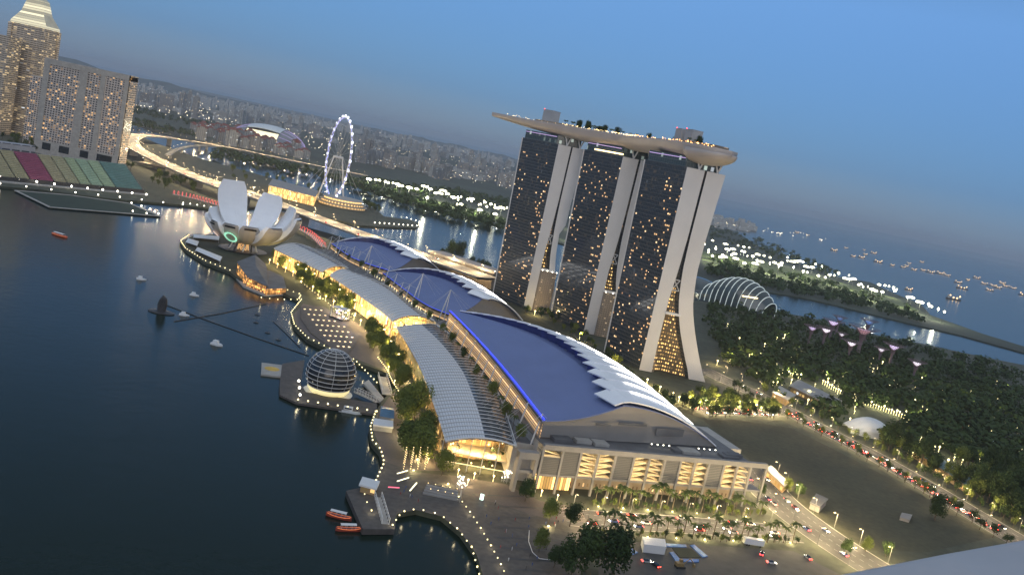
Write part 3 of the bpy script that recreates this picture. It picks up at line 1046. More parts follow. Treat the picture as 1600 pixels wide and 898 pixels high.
# portal frame between the arch and the front
pf = thing('portal_frame', 'pale concrete portal between the arched glass hall and the parking front', 'portal', fp(-12, 0, 2.5))
q = MB()
for x in (-12.5, -3.5):
    q.prism([(p.x, p.y) for p in (fp(x, -1, 0) - fp(-12, 0, 0), fp(x + 1.6, -1, 0) - fp(-12, 0, 0), fp(x + 1.6, 3, 0) - fp(-12, 0, 0), fp(x, 3, 0) - fp(-12, 0, 0))], 0, 20)
q.prism([(p.x, p.y) for p in (fp(-12.5, -1.1, 0) - fp(-12, 0, 0), fp(-1.9, -1.1, 0) - fp(-12, 0, 0), fp(-1.9, 3.1, 0) - fp(-12, 0, 0), fp(-12.5, 3.1, 0) - fp(-12, 0, 0))], 17, 20.4, bottom=True)
q.prism([(p.x, p.y) for p in (fp(-10.9, .2, 0) - fp(-12, 0, 0), fp(-3.5, .2, 0) - fp(-12, 0, 0), fp(-3.5, 2, 0) - fp(-12, 0, 0), fp(-10.9, 2, 0) - fp(-12, 0, 0))], 9.5, 11, bottom=True)
q.build('frame', M_['frame'], pf)
# the long podium below the halls, its planted terrace at 22 m
_can = [(17, 432), (12, 465), (7, 499), (-1, 544), (-14, 595), (-33, 641), (-56, 692), (-77, 732), (-108, 797), (-150, 831), (-192, 892), (-215, 922)]
_east = [(-190, 945), (-125, 990), (-88, 955), (-70, 912), (-40, 830), (-4, 790), (18, 745), (52, 655), (97, 596), (116, 540), (129, 488), (40, 436)]
q = MB(); q.prism(_can + _east, 2.5, 22.0, 0, 1)
pd = tag(q.build('mall_podium', [M_['conc'], M_['roofgrey']]), 'long curved podium of the mall below the blue convention roofs', 'building')

# ------------------------------------------------------------------ arched canopies over the waterfront arcade
m, t, b = _new('louvred_canopy')
N, L = t.nodes, t.links
uv = N.new('ShaderNodeUVMap'); sx = N.new('ShaderNodeSeparateXYZ'); L.new(uv.outputs[0], sx.inputs[0])
fr = N.new('ShaderNodeMath'); fr.operation = 'FRACT'
mu = N.new('ShaderNodeMath'); mu.operation = 'MULTIPLY'; mu.inputs[1].default_value = 2.0
L.new(sx.outputs[1], mu.inputs[0]); L.new(mu.outputs[0], fr.inputs[0])
gt = N.new('ShaderNodeMath'); gt.operation = 'GREATER_THAN'; gt.inputs[1].default_value = .68; L.new(fr.outputs[0], gt.inputs[0])
mx = N.new('ShaderNodeMix'); mx.data_type = 'RGBA'; L.new(gt.outputs[0], mx.inputs['Factor'])
mx.inputs['A'].default_value = (.60, .61, .63, 1); mx.inputs['B'].default_value = (.40, .41, .43, 1)
L.new(mx.outputs['Result'], b.inputs['Base Color']); b.inputs['Roughness'].default_value = .5
M_['canlouvre'] = m
M_['canglass'] = mat('dark_canopy_glass', (0.035, 0.045, 0.055), 0.12, var=.3, scale=.15)

def canopy(name, label, Lp, Mp, Rp, split, ribstep, front=None, side=True, zl=17, zm=23, zr_=21):
    Ls, Ms, Rs = [[p for p, h in along(smooth_line([Vector((x, y, z)) for x, y in P_], 2), n=37)] for P_, z in ((Lp, zl), (Mp, zm), (Rp, zr_))]
    o = Ls[0].copy(); o.z = 2.5
    root = thing(name, label, 'canopy', o, 0, 'arched canopies along the waterfront mall')
    def S(i, u):
        a_, b_, c_ = Ls[i], Ms[i], Rs[i]
        # parabola through the three edges
        return (a_ * (2 * (u - .5) * (u - 1)) + b_ * (-4 * u * (u - 1)) + c_ * (2 * u * (u - .5))) - o
    n = len(Ls)
    U1 = [split * k / 8 for k in range(9)]
    U2 = [split + (1 - split) * k / 8 for k in range(9)]
    q = MB(); q.grid([[S(i, u) for u in U1] for i in range(n)], 0, uv=True, flip=True); q.grid([[S(i, u) - Vector((0, 0, .6)) for u in U1] for i in range(n)], 0, uv=True)
    q.build('louvre_roof', M_['canlouvre'], root)
    q = MB(); q.grid([[S(i, u) for u in U2] for i in range(n)], 0, uv=True, flip=True); q.grid([[S(i, u) - Vector((0, 0, .5)) for u in U2] for i in range(n)], 0, uv=True)
    q.build('glass_roof', M_['canglass'], root)
    Lr = sum((Ms[i + 1] - Ms[i]).length for i in range(n - 1))
    nr = int(Lr / ribstep)
    for k in range(nr + 1):
        x = k / nr * (n - 1); i = min(int(x), n - 2); f_ = x - i
        pts = [S(i, u / 12).lerp(S(i + 1, u / 12), f_) + Vector((0, 0, .35)) for u in range(13)]
        q = MB(); q.tube(pts, .26 if 0 < k < nr else .5, 4)
        q.build('rib', M_['steel'], root)
    q = MB(); q.tube([S(i, 1) + Vector((0, 0, .3)) for i in range(n)], .9, 5); q.build('gutter_beam', M_['steel'], root)
    if side:
        q = MB()
        for i in range(n - 1):
            a_, b_ = S(i, .04), S(i + 1, .04)
            q.face([(b_.x, b_.y, 0), (a_.x, a_.y, 0), a_ - Vector((0, 0, 2.2)), b_ - Vector((0, 0, 2.2))])
        q.build('shop_front', M_[side if isinstance(side, str) else 'goldsoft'], root)
    if front:
        us = [k / 10 for k in range(11)]
        deep = front[1] if len(front) > 1 else 3
        q = MB()      # back wall of the lit hall
        for u0, u1 in zip(us, us[1:]):
            a_, b_ = S(deep, u0), S(deep, u1)
            q.face([(a_.x, a_.y, 0), (b_.x, b_.y, 0), b_ - Vector((0, 0, .8)), a_ - Vector((0, 0, .8))])
        q.build('hall_back_wall', M_['hallwall'], root)
        for u in us[::2]:
            q = MB(); a_ = S(front[0], u); q.tube([(a_.x, a_.y, 0), a_ - Vector((0, 0, .5))], .22, 4); q.build('mullion', M_['steel'], root)
        for zf in (7.4,):
            q = MB()
            p0, p1, p2, p3 = S(front[0], .03), S(front[0], .97), S(deep, .97), S(deep, .03)
            q.prism([(p.x, p.y) for p in (p0, p1, p2, p3)], zf - .5, zf, bottom=True)
            q.build('gallery_floor', M_['cream'], root)
        rr = random.Random(int(abs(o.x) * 10))
        for k in range(22):
            u, f_ = rr.uniform(.08, .92), rr.uniform(.1, .8)
            top = S(front[0], u).lerp(S(deep, u), f_)
            z = rr.uniform(8.2, max(9, top.z - 1.5)) if k % 3 else rr.uniform(2.5, 5.5)
            q = MB(); q.lathe([(0, -.55), (.42, 0), (0, .55)], 6, (top.x, top.y, z)); q.build('hanging_lamp', M_['halllamp'], root)
        for k in range(9):
            u, f_ = rr.uniform(.1, .9), rr.uniform(.1, .6)
            p = S(front[0], u).lerp(S(deep, u), f_)
            q = MB(); z0 = 7.4 if k % 2 else 0
            q.tube([(p.x, p.y, z0), (p.x, p.y, z0 + 2.6)], .12, 4)
            for j in range(26):
                c = Vector((p.x + rr.gauss(0, .7), p.y + rr.gauss(0, .7), z0 + 3.1 + rr.gauss(0, .6)))
                n_ = Vector((rr.gauss(0, 1), rr.gauss(0, 1), rr.gauss(0, 1))).normalized(); t_ = n_.cross(Vector((.3, .2, .9))).normalized(); b2 = n_.cross(t_)
                q.face([c + t_ * .4, c + b2 * .4, c - t_ * .4, c - b2 * .4])
            q.build('indoor_tree', M_['leaf'], root)
    return root, S, o

M_['bench_l0'] = glow('fascia_lamp', (1.0, .8, .45), 1.6)
M_['hallwall'] = facade('hall_back_wall', (0.5, 0.33, 0.15), (0.55, 0.36, 0.16), (1.0, 0.58, 0.17), bay=2.4, storey=3.7, win=(0.8, 0.72), dens=0.8, st=1.25, rough_glass=.3, cool=0)
M_['halllamp'] = glow('hall_lamp', (1.0, .74, .34), 5.0, True)
canA = canopy('mall_canopy', 'nearest arched canopy, half white louvres half dark glass, golden glass hall under its end',
    [(-16, 425), (-23, 458), (-32, 496), (-42, 540), (-52, 576), (-65, 619), (-78, 656)],
    [(1, 423), (-4, 458), (-10, 491), (-19, 537), (-29, 572), (-45, 618), (-61, 655)],
    [(18, 428), (13, 465), (8, 499), (0, 544), (-13, 595), (-32, 641), (-51, 675)], .55, 6.2, front=(1, 4))
canB = canopy('mall_canopy', 'middle arched grey canopy above the bright event plaza', [(-84, 676), (-98, 705), (-118, 738), (-140, 775), (-166, 815)],
    [(-70, 684), (-85, 715), (-104, 758), (-128, 797), (-158, 824)], [(-54, 688), (-76, 731), (-96, 775), (-117, 808), (-150, 832)], .7, 7.0, front=(1, 3), side='goldwall')
canC = canopy('mall_canopy', 'farthest arched grey canopy, beside the flower-shaped museum', [(-176, 826), (-196, 850), (-222, 876), (-244, 900)],
    [(-166, 838), (-184, 862), (-208, 890), (-232, 918)], [(-156, 846), (-172, 876), (-194, 904), (-218, 932)], .6, 7.0, front=(1, 3), side='goldwall')
# lamps hung along the foot of the hall front
root, S, o = canA
q = MB()
q.tube([Vector((S(0, .06).x, S(0, .06).y - .3, 5.2)), Vector((S(0, .95).x, S(0, .95).y - .3, 5.2))], .18, 4)
q.build('fascia_light', M_['bench_l0'], root)

# theatre block behind the farthest hall
th = thing('theatre_block', 'low grey theatre building with a lit brown end wall by the channel', 'building', G(720, 425, 3))
c0 = G(668, 418, 3); c1 = G(766, 452, 3)
d = (c1 - c0).normalized(); nr = Vector((-d.y, d.x, 0))
o = th.location.copy()
q = MB(); q.prism([(p.x, p.y) for p in (c0 - o, c1 - o, c1 + nr * 22 - o, c0 + nr * 22 - o)], 0, 19)
q.build('wall', M_['tan'], th)
q = MB(); q.prism([(p.x, p.y) for p in (c0 - nr * 3 - d * 2 - o, c1 - nr * 3 + d * 4 - o, c1 + nr * 24 + d * 4 - o, c0 + nr * 24 - d * 2 - o)], 19, 21.5, bottom=True)
rf = q.build('roof', M_['gable'], th)
for k in range(4):
    q = MB(); p = c1 + d * 3 - nr * (k * -4 + 2) - o; q.lathe([(0, 0), (.5, .5), (0, 1)], 6, (p.x, p.y, 21.6)); q.build('roof_lamp', M_['white_l'], rf)
# ------------------------------------------------------------------ flower-shaped museum
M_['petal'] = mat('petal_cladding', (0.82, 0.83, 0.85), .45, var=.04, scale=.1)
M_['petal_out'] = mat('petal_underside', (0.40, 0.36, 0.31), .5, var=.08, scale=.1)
M_['green_l'] = glow('green_projection', (0.42, 1.0, 0.68), .85)
M_['pink_l'] = glow('pink_projection', (1.0, 0.72, 0.62), .7)
MC = Vector((-286, 936, 3))
mus = thing('flower_museum', 'white museum shaped like an open flower, a green light emblem on its bowl', 'museum', MC)
PET = [(139, 41, 67, 25, 0), (70, 37, 60, 23, 0), (34, 47, 52, 19, 0), (-2, 54, 44, 20, 0), (-33, 44, 33, 20, 0), (-66, 33, 30, 18, 1), (-101, 32, 29, 18, 1), (-136, 36, 28, 17, 1), (-170, 42, 32, 18, 0), (176, 40, 38, 17, 0)]
for az, Rt, Ht, wt, win in PET:
    az_ = R(az)
    er = Vector((math.cos(az_), math.sin(az_), 0)); et = Vector((-er.y, er.x, 0))
    q = MB()
    ro, lo, ri, li = [], [], [], []
    outer_l, outer_r, inner_l, inner_r = [], [], [], []
    n = 14
    for k in range(n + 1):
        v = k / n
        r = 5 + (Rt - 5) * (math.sin(v * math.pi / 2) ** .85)
        z = 9 + (Ht - 9) * (1 - math.cos(v * math.pi / 2)) ** .9
        th_ = lerp(8.5, 2.2, v ** .8)
        rin = max(0.5, r - th_ * (0.6 + .4 * v)); zin = z + th_ * .95 * (1 - v) + .8 * v + 4 * (1 - v)
        w_ = min(wt * .5 * (.42 + 1.0 * math.sin(min(1, v * 1.12) * math.pi * .56)), max(3.2, r * .55))
        if v > .8: w_ *= 1 - .28 * ((v - .8) / .2) ** 2
        o_ = er * r + Vector((0, 0, z)); i_ = er * rin + Vector((0, 0, zin))
        outer_l.append(o_ + et * w_ * .82); outer_r.append(o_ - et * w_ * .82)
        inner_l.append(i_ + et * w_); inner_r.append(i_ - et * w_)
    rows_o = []
    for a_, b_ in zip(outer_l, outer_r):
        mid = (a_ + b_) / 2
        bul = er * 1.6 - Vector((0, 0, 1.6))
        rows_o.append([a_, a_.lerp(mid, .5) + bul * .75, mid + bul, b_.lerp(mid, .5) + bul * .75, b_])
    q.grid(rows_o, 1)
    q.grid([[a_, a_.lerp(b_, .5), b_] for a_, b_ in zip(inner_l, inner_r)], 0, flip=True)
    q.grid([[a_, b_] for a_, b_ in zip(outer_l, inner_l)], 0, flip=True)
    q.grid([[a_, b_] for a_, b_ in zip(outer_r, inner_r)], 0)
    q.face([outer_l[-1], outer_r[-1], inner_r[-1], inner_l[-1]], 0)
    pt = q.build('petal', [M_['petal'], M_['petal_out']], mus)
    if win:
        # window slot just below the cut tip, facing out
        q = MB()
        c_ = rows_o[-2][2] + er * .35 + Vector((0, 0, -.3)); d_ = rows_o[-1][2] + er * .35 + Vector((0, 0, -.6))
        hw = wt * .34
        q.face([c_ + et * hw, c_ - et * hw, d_ - et * hw, d_ + et * hw])
        q.face([c_ - et * hw, c_ + et * hw, d_ + et * hw, d_ - et * hw])
        q.build('window', M_['glassdark'], pt)
    if az in (-101, -136):
        q = MB()
        nn = 32
        k = 8
        c_ = rows_o[k][2] + er * .7 - Vector((0, 0, .6)); up = (rows_o[k + 1][2] - rows_o[k - 1][2]).normalized(); nrm = et.cross(up).normalized()
        R1, R0 = (8.2, 5.2) if az == -101 else (4.4, .5)
        ring = [((R1 * (1 + .10 * math.cos(16 * math.pi * 2 * j / nn)) if j % 2 else R1), R0, 2 * math.pi * j / nn) for j in range(nn)]
        pts1 = [c_ + (et * math.cos(a) + up * math.sin(a)) * r1 * (1.0 if j % 2 else .86) for j, (r1, r0, a) in enumerate(ring)]
        pts0 = [c_ + (et * math.cos(a) + up * math.sin(a)) * r0 for r1, r0, a in ring]
        for j in range(nn):
            jj = (j + 1) % nn
            q.face([pts0[j], pts1[j], pts1[jj], pts0[jj]])
        q.build('light_emblem', M_['green_l'] if az == -101 else M_['pink_l'], pt)
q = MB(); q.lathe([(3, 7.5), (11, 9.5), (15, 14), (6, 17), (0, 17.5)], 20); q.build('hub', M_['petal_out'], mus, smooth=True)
for k in range(10):
    a = 2 * math.pi * k / 10
    q = MB(); q.tube([(15 * math.cos(a), 15 * math.sin(a), 0), (10.5 * math.cos(a + .15), 10.5 * math.sin(a + .15), 12)], [.9, .7], 6)
    q.build('column', M_['dark'] if k % 2 else M_['steel'], mus)
q = MB()
for k in range(8):
    a = 2 * math.pi * k / 8
    q.tube([(6 * math.cos(a), 6 * math.sin(a), 0), (5 * math.cos(a + .8), 5 * math.sin(a + .8), 9)], .5, 4)
    q.tube([(6 * math.cos(a), 6 * math.sin(a), 0), (5 * math.cos(a - .8), 5 * math.sin(a - .8), 9)], .5, 4)
q.build('lattice_core', M_['amber_dim'] if 'amber_dim' in M_ else M_['conc'], mus)
q = MB(); q.lathe([(0, 0.0), (24, 0.0), (25, .5), (24, .6), (0, .7)], 28); q.build('pond_base', M_['dark'], mus)

# ------------------------------------------------------------------ glass sphere on the water
SC = Vector((-94, 516, 0))
M_['glasspanel'] = mat('sphere_glass', (0.02, 0.022, 0.025), .1, var=.4, scale=.4)
M_['spherebase'] = glow('sphere_base_light', (1.0, 0.85, 0.42), .75)
sph = thing('glass_sphere', 'dark glass sphere pavilion with white horizontal rings standing in the water', 'pavilion', SC)
RS, zc = 14.6, 12.5
q = MB(); q.lathe([(RS * math.cos(a), zc + RS * math.sin(a)) for a in [R(-38 + 128 * k / 18) for k in range(19)]], 36); q.build('glass_shell', M_['glasspanel'], sph, smooth=True)
for k in range(11):
    a = R(-30 + 108 * k / 10)
    q = MB(); rr, z = RS * math.cos(a) + .12, zc + RS * math.sin(a)
    q.tube([(rr * math.cos(2 * math.pi * j / 40), rr * math.sin(2 * math.pi * j / 40), z) for j in range(40)], .22, 4, closed=True)
    q.build('ring', M_['steel'], sph)
for k in range(10):
    a = 2 * math.pi * k / 10
    q = MB(); q.tube([((RS + .1) * math.cos(R(b_)) * math.cos(a), (RS + .1) * math.cos(R(b_)) * math.sin(a), zc + (RS + .1) * math.sin(R(b_))) for b_ in range(-36, 91, 9)], .14, 4)
    q.build('mullion', M_['steel'], sph)
q = MB(); q.lathe([(RS * .70, 1.0), (RS * .84, 3.2), (RS * .87, 4.6)], 36); q.build('lit_base', M_['spherebase'], sph, smooth=True)
q = MB(); q.lathe([(0, .2), (RS * .95, .2), (RS * 1.0, 1.0), (RS * .7, 1.2)], 36); q.build('plinth', M_['white'], sph)
# pontoon round it
def slab(name, px, z, m_, label=None, cat=None, th=1.2, kind=None, group=None):
    pts = [G(x, y, z) for x, y in px]
    o = sum(pts, Vector()) / len(pts); o.z = 0
    q = MB(); q.prism([(p.x - o.x, p.y - o.y) for p in pts], z - th, z, 0)
    ob = q.build(name, m_); ob.location = o
    if kind: ob['kind'] = kind
    if label: tag(ob, label, cat, group)
    return ob
slab('pontoon', [(441,568),(476,562),(470,600),(478,612),(589,630),(589,647),(464,629),(437,616),(437,600)], 1.6, M_['deck'], 'dark timber pontoon wrapped round the glass sphere', 'pontoon')
tag(slab('landing_pontoon', [(409,566),(441,570),(442,588),(408,584)], 1.1, M_['conc']), 'pale floating landing pontoon with a yellow circle beside the sphere', 'pontoon')
o = [x for x in C.objects if x.name.startswith('landing_pontoon')][-1]
q = MB(); c_ = G(425, 576, 1.12) - o.location; q.lathe([(0, .0), (4.6, .0), (4.6, .05), (0, .06)], 20, (c_.x, c_.y, 1.13)); q.build('painted_circle', mat('yellow_paint', (.55, .36, .06), .7), o)
slab('gangway_deck', [(567,598),(576,593),(600,622),(594,628)], 2.2, M_['conc'], 'pale gangway leading from the shore to the sphere pontoon', 'gangway')
def gang(px0, px1, z, wd, label):
    a_, b_ = G(*px0, z), G(*px1, z)
    root = thing('truss_gangway', label, 'gangway', a_)
    d = b_ - a_; nr = Vector((-d.y, d.x, 0)).normalized() * wd / 2
    q = MB(); q.prism([(p.x, p.y) for p in (nr, -nr, d - nr, d + nr)], -.3, 0, 0, bottom=True); q.build('walkway', M_['conc'], root)
    for sgn in (1, -1):
        q = MB()
        for k in range(9):
            p = d * (k / 8) + nr * sgn; q.tube([p, p + Vector((0, 0, 2.6))], .12, 4)
            if k < 8: q.tube([p, d * ((k + 1) / 8) + nr * sgn + Vector((0, 0, 2.6))], .1, 4)
        q.tube([nr * sgn + Vector((0, 0, 2.6)), d + nr * sgn + Vector((0, 0, 2.6))], .16, 4)
        q.build('side_truss', M_['white'], root)
    return root
gang((597, 588), (604, 616), 2.6, 5.5, 'white lattice gangway beside the trees near the sphere')
gang((556, 612), (590, 628), 2.0, 3.0, 'lit white gangway running along the sphere pontoon to the shore')

# ------------------------------------------------------------------ angular pavilion on the water
pv = [G(x, y, 1.5) for x, y in ((364, 428), (380, 447), (413, 461), (446, 459), (441, 440), (395, 420))]
o = pv[1].copy(); o.z = 0
np_ = thing('angular_pavilion', 'faceted pavilion on the water, dark sloped roof and orange lit glass', 'pavilion', o)
P_ = [p - o for p in pv]
q = MB(); q.prism([(p.x, p.y) for p in P_], .2, 1.5, 0); q.build('base', M_['conc'], np_)
M_['orange'] = facade('orange_shop_glass', (0.2, 0.1, 0.05), (0.3, 0.15, 0.06), (1.0, 0.46, 0.12), bay=2.4, storey=2.6, win=(.8, .8), dens=.8, st=1.6, rough_glass=.2, cool=.0)
ct = [P_[0] * .94 + P_[4] * .06, P_[1] * .92 + P_[4] * .08, P_[2] * .9 + P_[4] * .1, P_[5] * .6 + P_[4] * .4, P_[5]]
q = MB()
zt = [13, 9.5, 8.5, 10, 15]
for i in range(5):
    a_, b_ = ct[i], ct[(i + 1) % 5]
    q.face([(a_.x, a_.y, 1.5), (b_.x, b_.y, 1.5), (b_.x, b_.y, zt[(i + 1) % 5]), (a_.x, a_.y, zt[i])])
q.build('glass_wall', M_['orange'], np_)
q = MB()
cen = sum(ct, Vector()) / 5; cen.z = 14.5
rim = [Vector((p.x, p.y, z)) + (p - cen) * .06 * Vector((1, 1, 0)).length * .7 for p, z in zip(ct, zt)]
rim = [Vector((r_.x, r_.y, z + .1)) for r_, z in zip(rim, zt)]
for i in range(5):
    q.face([rim[i], rim[(i + 1) % 5], cen]); q.face([rim[(i + 1) % 5] - Vector((0, 0, .5)), rim[i] - Vector((0, 0, .5)), cen - Vector((0, 0, .5))])
    q.face([rim[i] - Vector((0, 0, .5)), rim[(i + 1) % 5] - Vector((0, 0, .5)), rim[(i + 1) % 5], rim[i]])
q.build('roof', M_['roofgrey'], np_)
lv = [P_[2] * .98 + P_[4] * .02, P_[3], P_[4], P_[5] * .55 + P_[4] * .45]
q = MB(); q.prism([(p.x, p.y) for p in lv], 1.5, 6.5, 0, 1); q.build('annex', [M_['orange'], M_['roofgrey']], np_)

# ------------------------------------------------------------------ observation wheel
WB = G(516, 316, 3)
wh = thing('observation_wheel', 'tall observation wheel lit violet and white with lamps round the rim', 'ferris wheel', WB)
vd = Vector((WB.x, WB.y, 0)).normalized()
wa = math.atan2(vd.y, vd.x) + R(16.5)
wd = Vector((math.cos(wa), math.sin(wa), 0)); wn = Vector((-wd.y, wd.x, 0))
hub = Vector((0, 0, 84)); RW = 73.0
M_['rim_l'] = glow('wheel_rim_light', (0.48, 0.50, 1.0), 1.1)
M_['caps_l'] = glow('wheel_capsule_light', (0.86, 0.9, 1.0), 2.2)
def wp(a, r, off=0.0): return hub + wd * (r * math.cos(a)) + Vector((0, 0, r * math.sin(a))) + wn * off
for off in (-1.6, 1.6):
    q = MB(); q.tube([wp(2 * math.pi * k / 84, RW, off) for k in range(84)], .75, 5, closed=True); q.build('rim', M_['steel'], wh)
q = MB()
for k in range(84):
    q.tube([wp(2 * math.pi * k / 84, RW - .5, -1.6 if k % 2 else 1.6), wp(2 * math.pi * (k + 1) / 84, RW - .5, 1.6 if k % 2 else -1.6)], .6, 4)
q.build('rim_lights', M_['rim_l'], wh)
for k in range(28):
    a = 2 * math.pi * k / 28
    q = MB(); q.lathe([(0, -2.6), (1.7, -1.9), (1.9, 0), (1.7, 1.9), (0, 2.6)], 8, wp(a, RW + 2.6))
    q.build('capsule', M_['caps_l'], wh)
for k in range(28):
    a = 2 * math.pi * k / 28
    q = MB(); q.tube([hub + wn * (3 if k % 2 else -3), wp(a, RW)], .16, 3); q.build('spoke', M_['steel'], wh)
q = MB(); q.tube([hub - wn * 9, hub + wn * 9], 2.2, 10); q.build('hub', M_['white'], wh)
for s_ in (-1, 1):
    q = MB(); q.tube([wn * (26 * s_) + wd * 2, hub + wn * (8 * s_)], [1.6, 1.2], 8); q.build('support_leg', M_['white'], wh)
    for t_ in (-1, 1):
        q = MB(); q.tube([wn * (60 * s_) + wd * (30 * t_), hub + wn * (9 * s_)], .2, 3); q.build('stay_cable', M_['steel'], wh)
fb = thing('wheel_terminal', 'round three-storey terminal building glowing under the observation wheel', 'building', WB + vd * -30 + Vector((22, 0, 0)))
M_['band'] = facade('terrace_bands', (.45, .38, .3), (.3, .2, .1), (1.0, .62, .24), bay=6, storey=5, win=(.9, .5), dens=.75, st=1.3, cool=0)
for k in range(3):
    q = MB(); q.lathe([(42 - 4 * k, 5 * k), (42 - 4 * k, 5 * k + 4.2)], 40); q.build('storey', M_['band'], fb)
    q = MB(); q.lathe([(45 - 4 * k, 5 * k + 4.2), (45 - 4 * k, 5 * k + 5.0), (0, 5 * k + 5.0)], 40); q.build('terrace', M_['conc'], fb)

# ------------------------------------------------------------------ floating platform and grandstand
q_ = slab('floating_platform', [(24,298),(78,324),(250,338),(202,318),(108,305)], 1.4, mat('platform_turf', (.018, .035, .022), .9, var=.2, scale=.05), 'dark green floating stage with pale edges in front of the coloured grandstand', 'platform')
edge = [G(x, y, 1.42) - q_.location for x, y in ((24,298),(78,324),(250,338),(202,318),(108,305))]
q = MB()
for a_, b_ in zip(edge, edge[1:] + edge[:1]):
    d = (b_ - a_).normalized(); nr = Vector((-d.y, d.x, 0))
    q.prism([(p.x, p.y) for p in (a_ + nr * 1.5, a_ - nr * 1.5, b_ - nr * 1.5, b_ + nr * 1.5)], 1.3, 2.0)
q.build('kerb', M_['conc'], q_)
GSa, GSb = G(-30, 281, 3), G(228, 304, 3)
gdir = (GSb - GSa).normalized(); gnr = Vector((-gdir.y, gdir.x, 0))
gl = (GSb - GSa).length
gs_ = thing('grandstand', 'sloping bayside grandstand with blocks of blue, cream, magenta and green seats', 'grandstand', GSa)
SECT = [(0, .118, (.03, .10, .42)), (.118, .2, (.32, .30, .19)), (.2, .28, (.32, .30, .19)), (.28, .42, (.24, .06, .12)), (.42, .5, (.31, .29, .19)), (.5, .58, (.30, .30, .20)), (.58, .65, (.28, .36, .24)), (.65, .73, (.25, .36, .27)), (.73, .81, (.27, .37, .26)), (.81, .995, (.09, .2, .2))]
for k, (t0, t1, c_) in enumerate(SECT):
    q = MB()
    rows = []
    for j in range(15):
        y = 8 + 46 * (j // 1) / 14; z = 5 + 25 * j / 14
        a_, b_ = gdir * (t0 * gl + .6) + gnr * y, gdir * (t1 * gl - .6) + gnr * y
        rows.append([Vector((a_.x, a_.y, z)), Vector((b_.x, b_.y, z))])
        rows.append([Vector((a_.x, a_.y, z + 1.75)), Vector((b_.x, b_.y, z + 1.75))])
    q.grid(rows, 0, flip=True)
    q.build('seat_block', mat('seats', c_, .6, var=.15, scale=.15), gs_)
q = MB(); a_, b_ = gnr * 54.5, gdir * gl + gnr * 54.5
q.prism([(p.x, p.y) for p in (a_, b_, b_ + gnr * 4, a_ + gnr * 4)], 0, 31.5); q.build('rear_wall', M_['conc'], gs_)
q = MB(); q.prism([(p.x, p.y) for p in (gnr * 5, gdir * gl + gnr * 5, gdir * gl + gnr * 8, gnr * 8)], 0, 5.2); q.build('front_wall', M_['dark'], gs_)
q = MB(); q.prism([(p.x, p.y) for p in (gnr * -6, gdir * gl + gnr * -6, gdir * gl + gnr * 5, gnr * 5)], -.5, .6); q.build('apron', M_['conc'], gs_)
q = MB()
for s_ in (0, gl):
    q.face([gdir * s_ + gnr * 5, gdir * s_ + gnr * 55, gdir * s_ + gnr * 55 + Vector((0, 0, 31)), gdir * s_ + gnr * 5 + Vector((0, 0, 5))])
q.build('end_wall', M_['conc'], gs_)
q = MB(); q.prism([(p.x, p.y) for p in (gdir * gl * .14 + gnr * 60, gdir * gl * .42 + gnr * 60, gdir * gl * .42 + gnr * 78, gdir * gl * .14 + gnr * 78)], 0, 40)
tag(q.build('media_block', facade('media_block', (.32, .33, .36), (.05, .06, .08), (1, .8, .5), bay=12, storey=9, win=(.8, .35), dens=.04, st=.6)), 'plain grey block behind the coloured grandstand', 'building').location = GSa

# ------------------------------------------------------------------ towers at the left edge
def facing_block(name, label, cat, pxl, pxr, Y, dep, ztop, m_, z0=3.0, skew=0.0):
    """slab whose near face runs between two surveyed upper corners"""
    a_, b_ = AY(*pxl, Y), AY(*pxr, Y + skew)
    d = (b_ - a_); d.z = 0; L_ = d.length; d.normalize(); nr = Vector((-d.y, d.x, 0))
    o = Vector((a_.x, a_.y, z0))
    root = thing(name, label, cat, o)
    q = MB(); q.prism([(p.x, p.y) for p in (Vector(), d * L_, d * L_ + nr * dep, nr * dep)], 0, ztop - z0, 0, 1)
    q.build('wall', [m_, M_['conc']], root)
    return root, d, nr, L_, o
M_['hotelf'] = facade('hotel_front', (.48, .43, .39), (.045, .045, .05), (1.0, .55, .2), bay=4.4, storey=3.6, win=(.6, .55), dens=.34, st=.9, patch=.18, cool=0)
zr = AY(203, 120, 1440).z
rt, d, nr, L_, o = facing_block('slab_hotel', 'broad pale slab hotel with rows of small windows behind the grandstand', 'hotel', (70, 97), (203, 121), 1440, 30, zr, M_['hotelf'])
h = zr - 3
for t0, w_ in ((.0, .07), (.43, .09), (.67, .06), (.95, .05)):
    q = MB(); a_ = d * L_ * t0 - nr * 1.2; b_ = d * L_ * (t0 + w_) - nr * 1.2
    q.prism([(p.x, p.y) for p in (a_, b_, b_ + nr * 4, a_ + nr * 4)], 0, h + 1.5); q.build('pier', M_['hotelw'] if 'hotelw' in M_ else M_['conc'], rt)
q = MB(); q.prism([(p.x, p.y) for p in (-nr * 1.4, d * L_ - nr * 1.4, d * L_ + nr * 31, nr * 31)], h - 7, h + 1.8, bottom=True); q.build('parapet', M_['conc'], rt)
q = MB(); q.prism([(p.x, p.y) for p in (-nr * 1.3, d * L_ - nr * 1.3, d * L_ + nr * 3, nr * 3)], 0, 22, bottom=True); bs = q.build('base', M_['conc'], rt)
for t0, t1 in ((.10, .20), (.30, .42), (.55, .65), (.75, .93)):
    q = MB(); a_ = d * L_ * t0 - nr * 1.5; b_ = d * L_ * t1 - nr * 1.5
    q.face([(a_.x, a_.y, 8), (b_.x, b_.y, 8), (b_.x, b_.y, 19), (a_.x, a_.y, 19)]); q.build('opening', M_['glassdark'], bs)
M_['towerf'] = facade('tower_front', (.46, .39, .31), (.13, .11, .085), (1.0, .72, .36), bay=6.5, storey=3.6, win=(.9, .38), dens=.28, st=.75, patch=.25, cool=.02)
zt_ = AY(45, 40, 1660).z
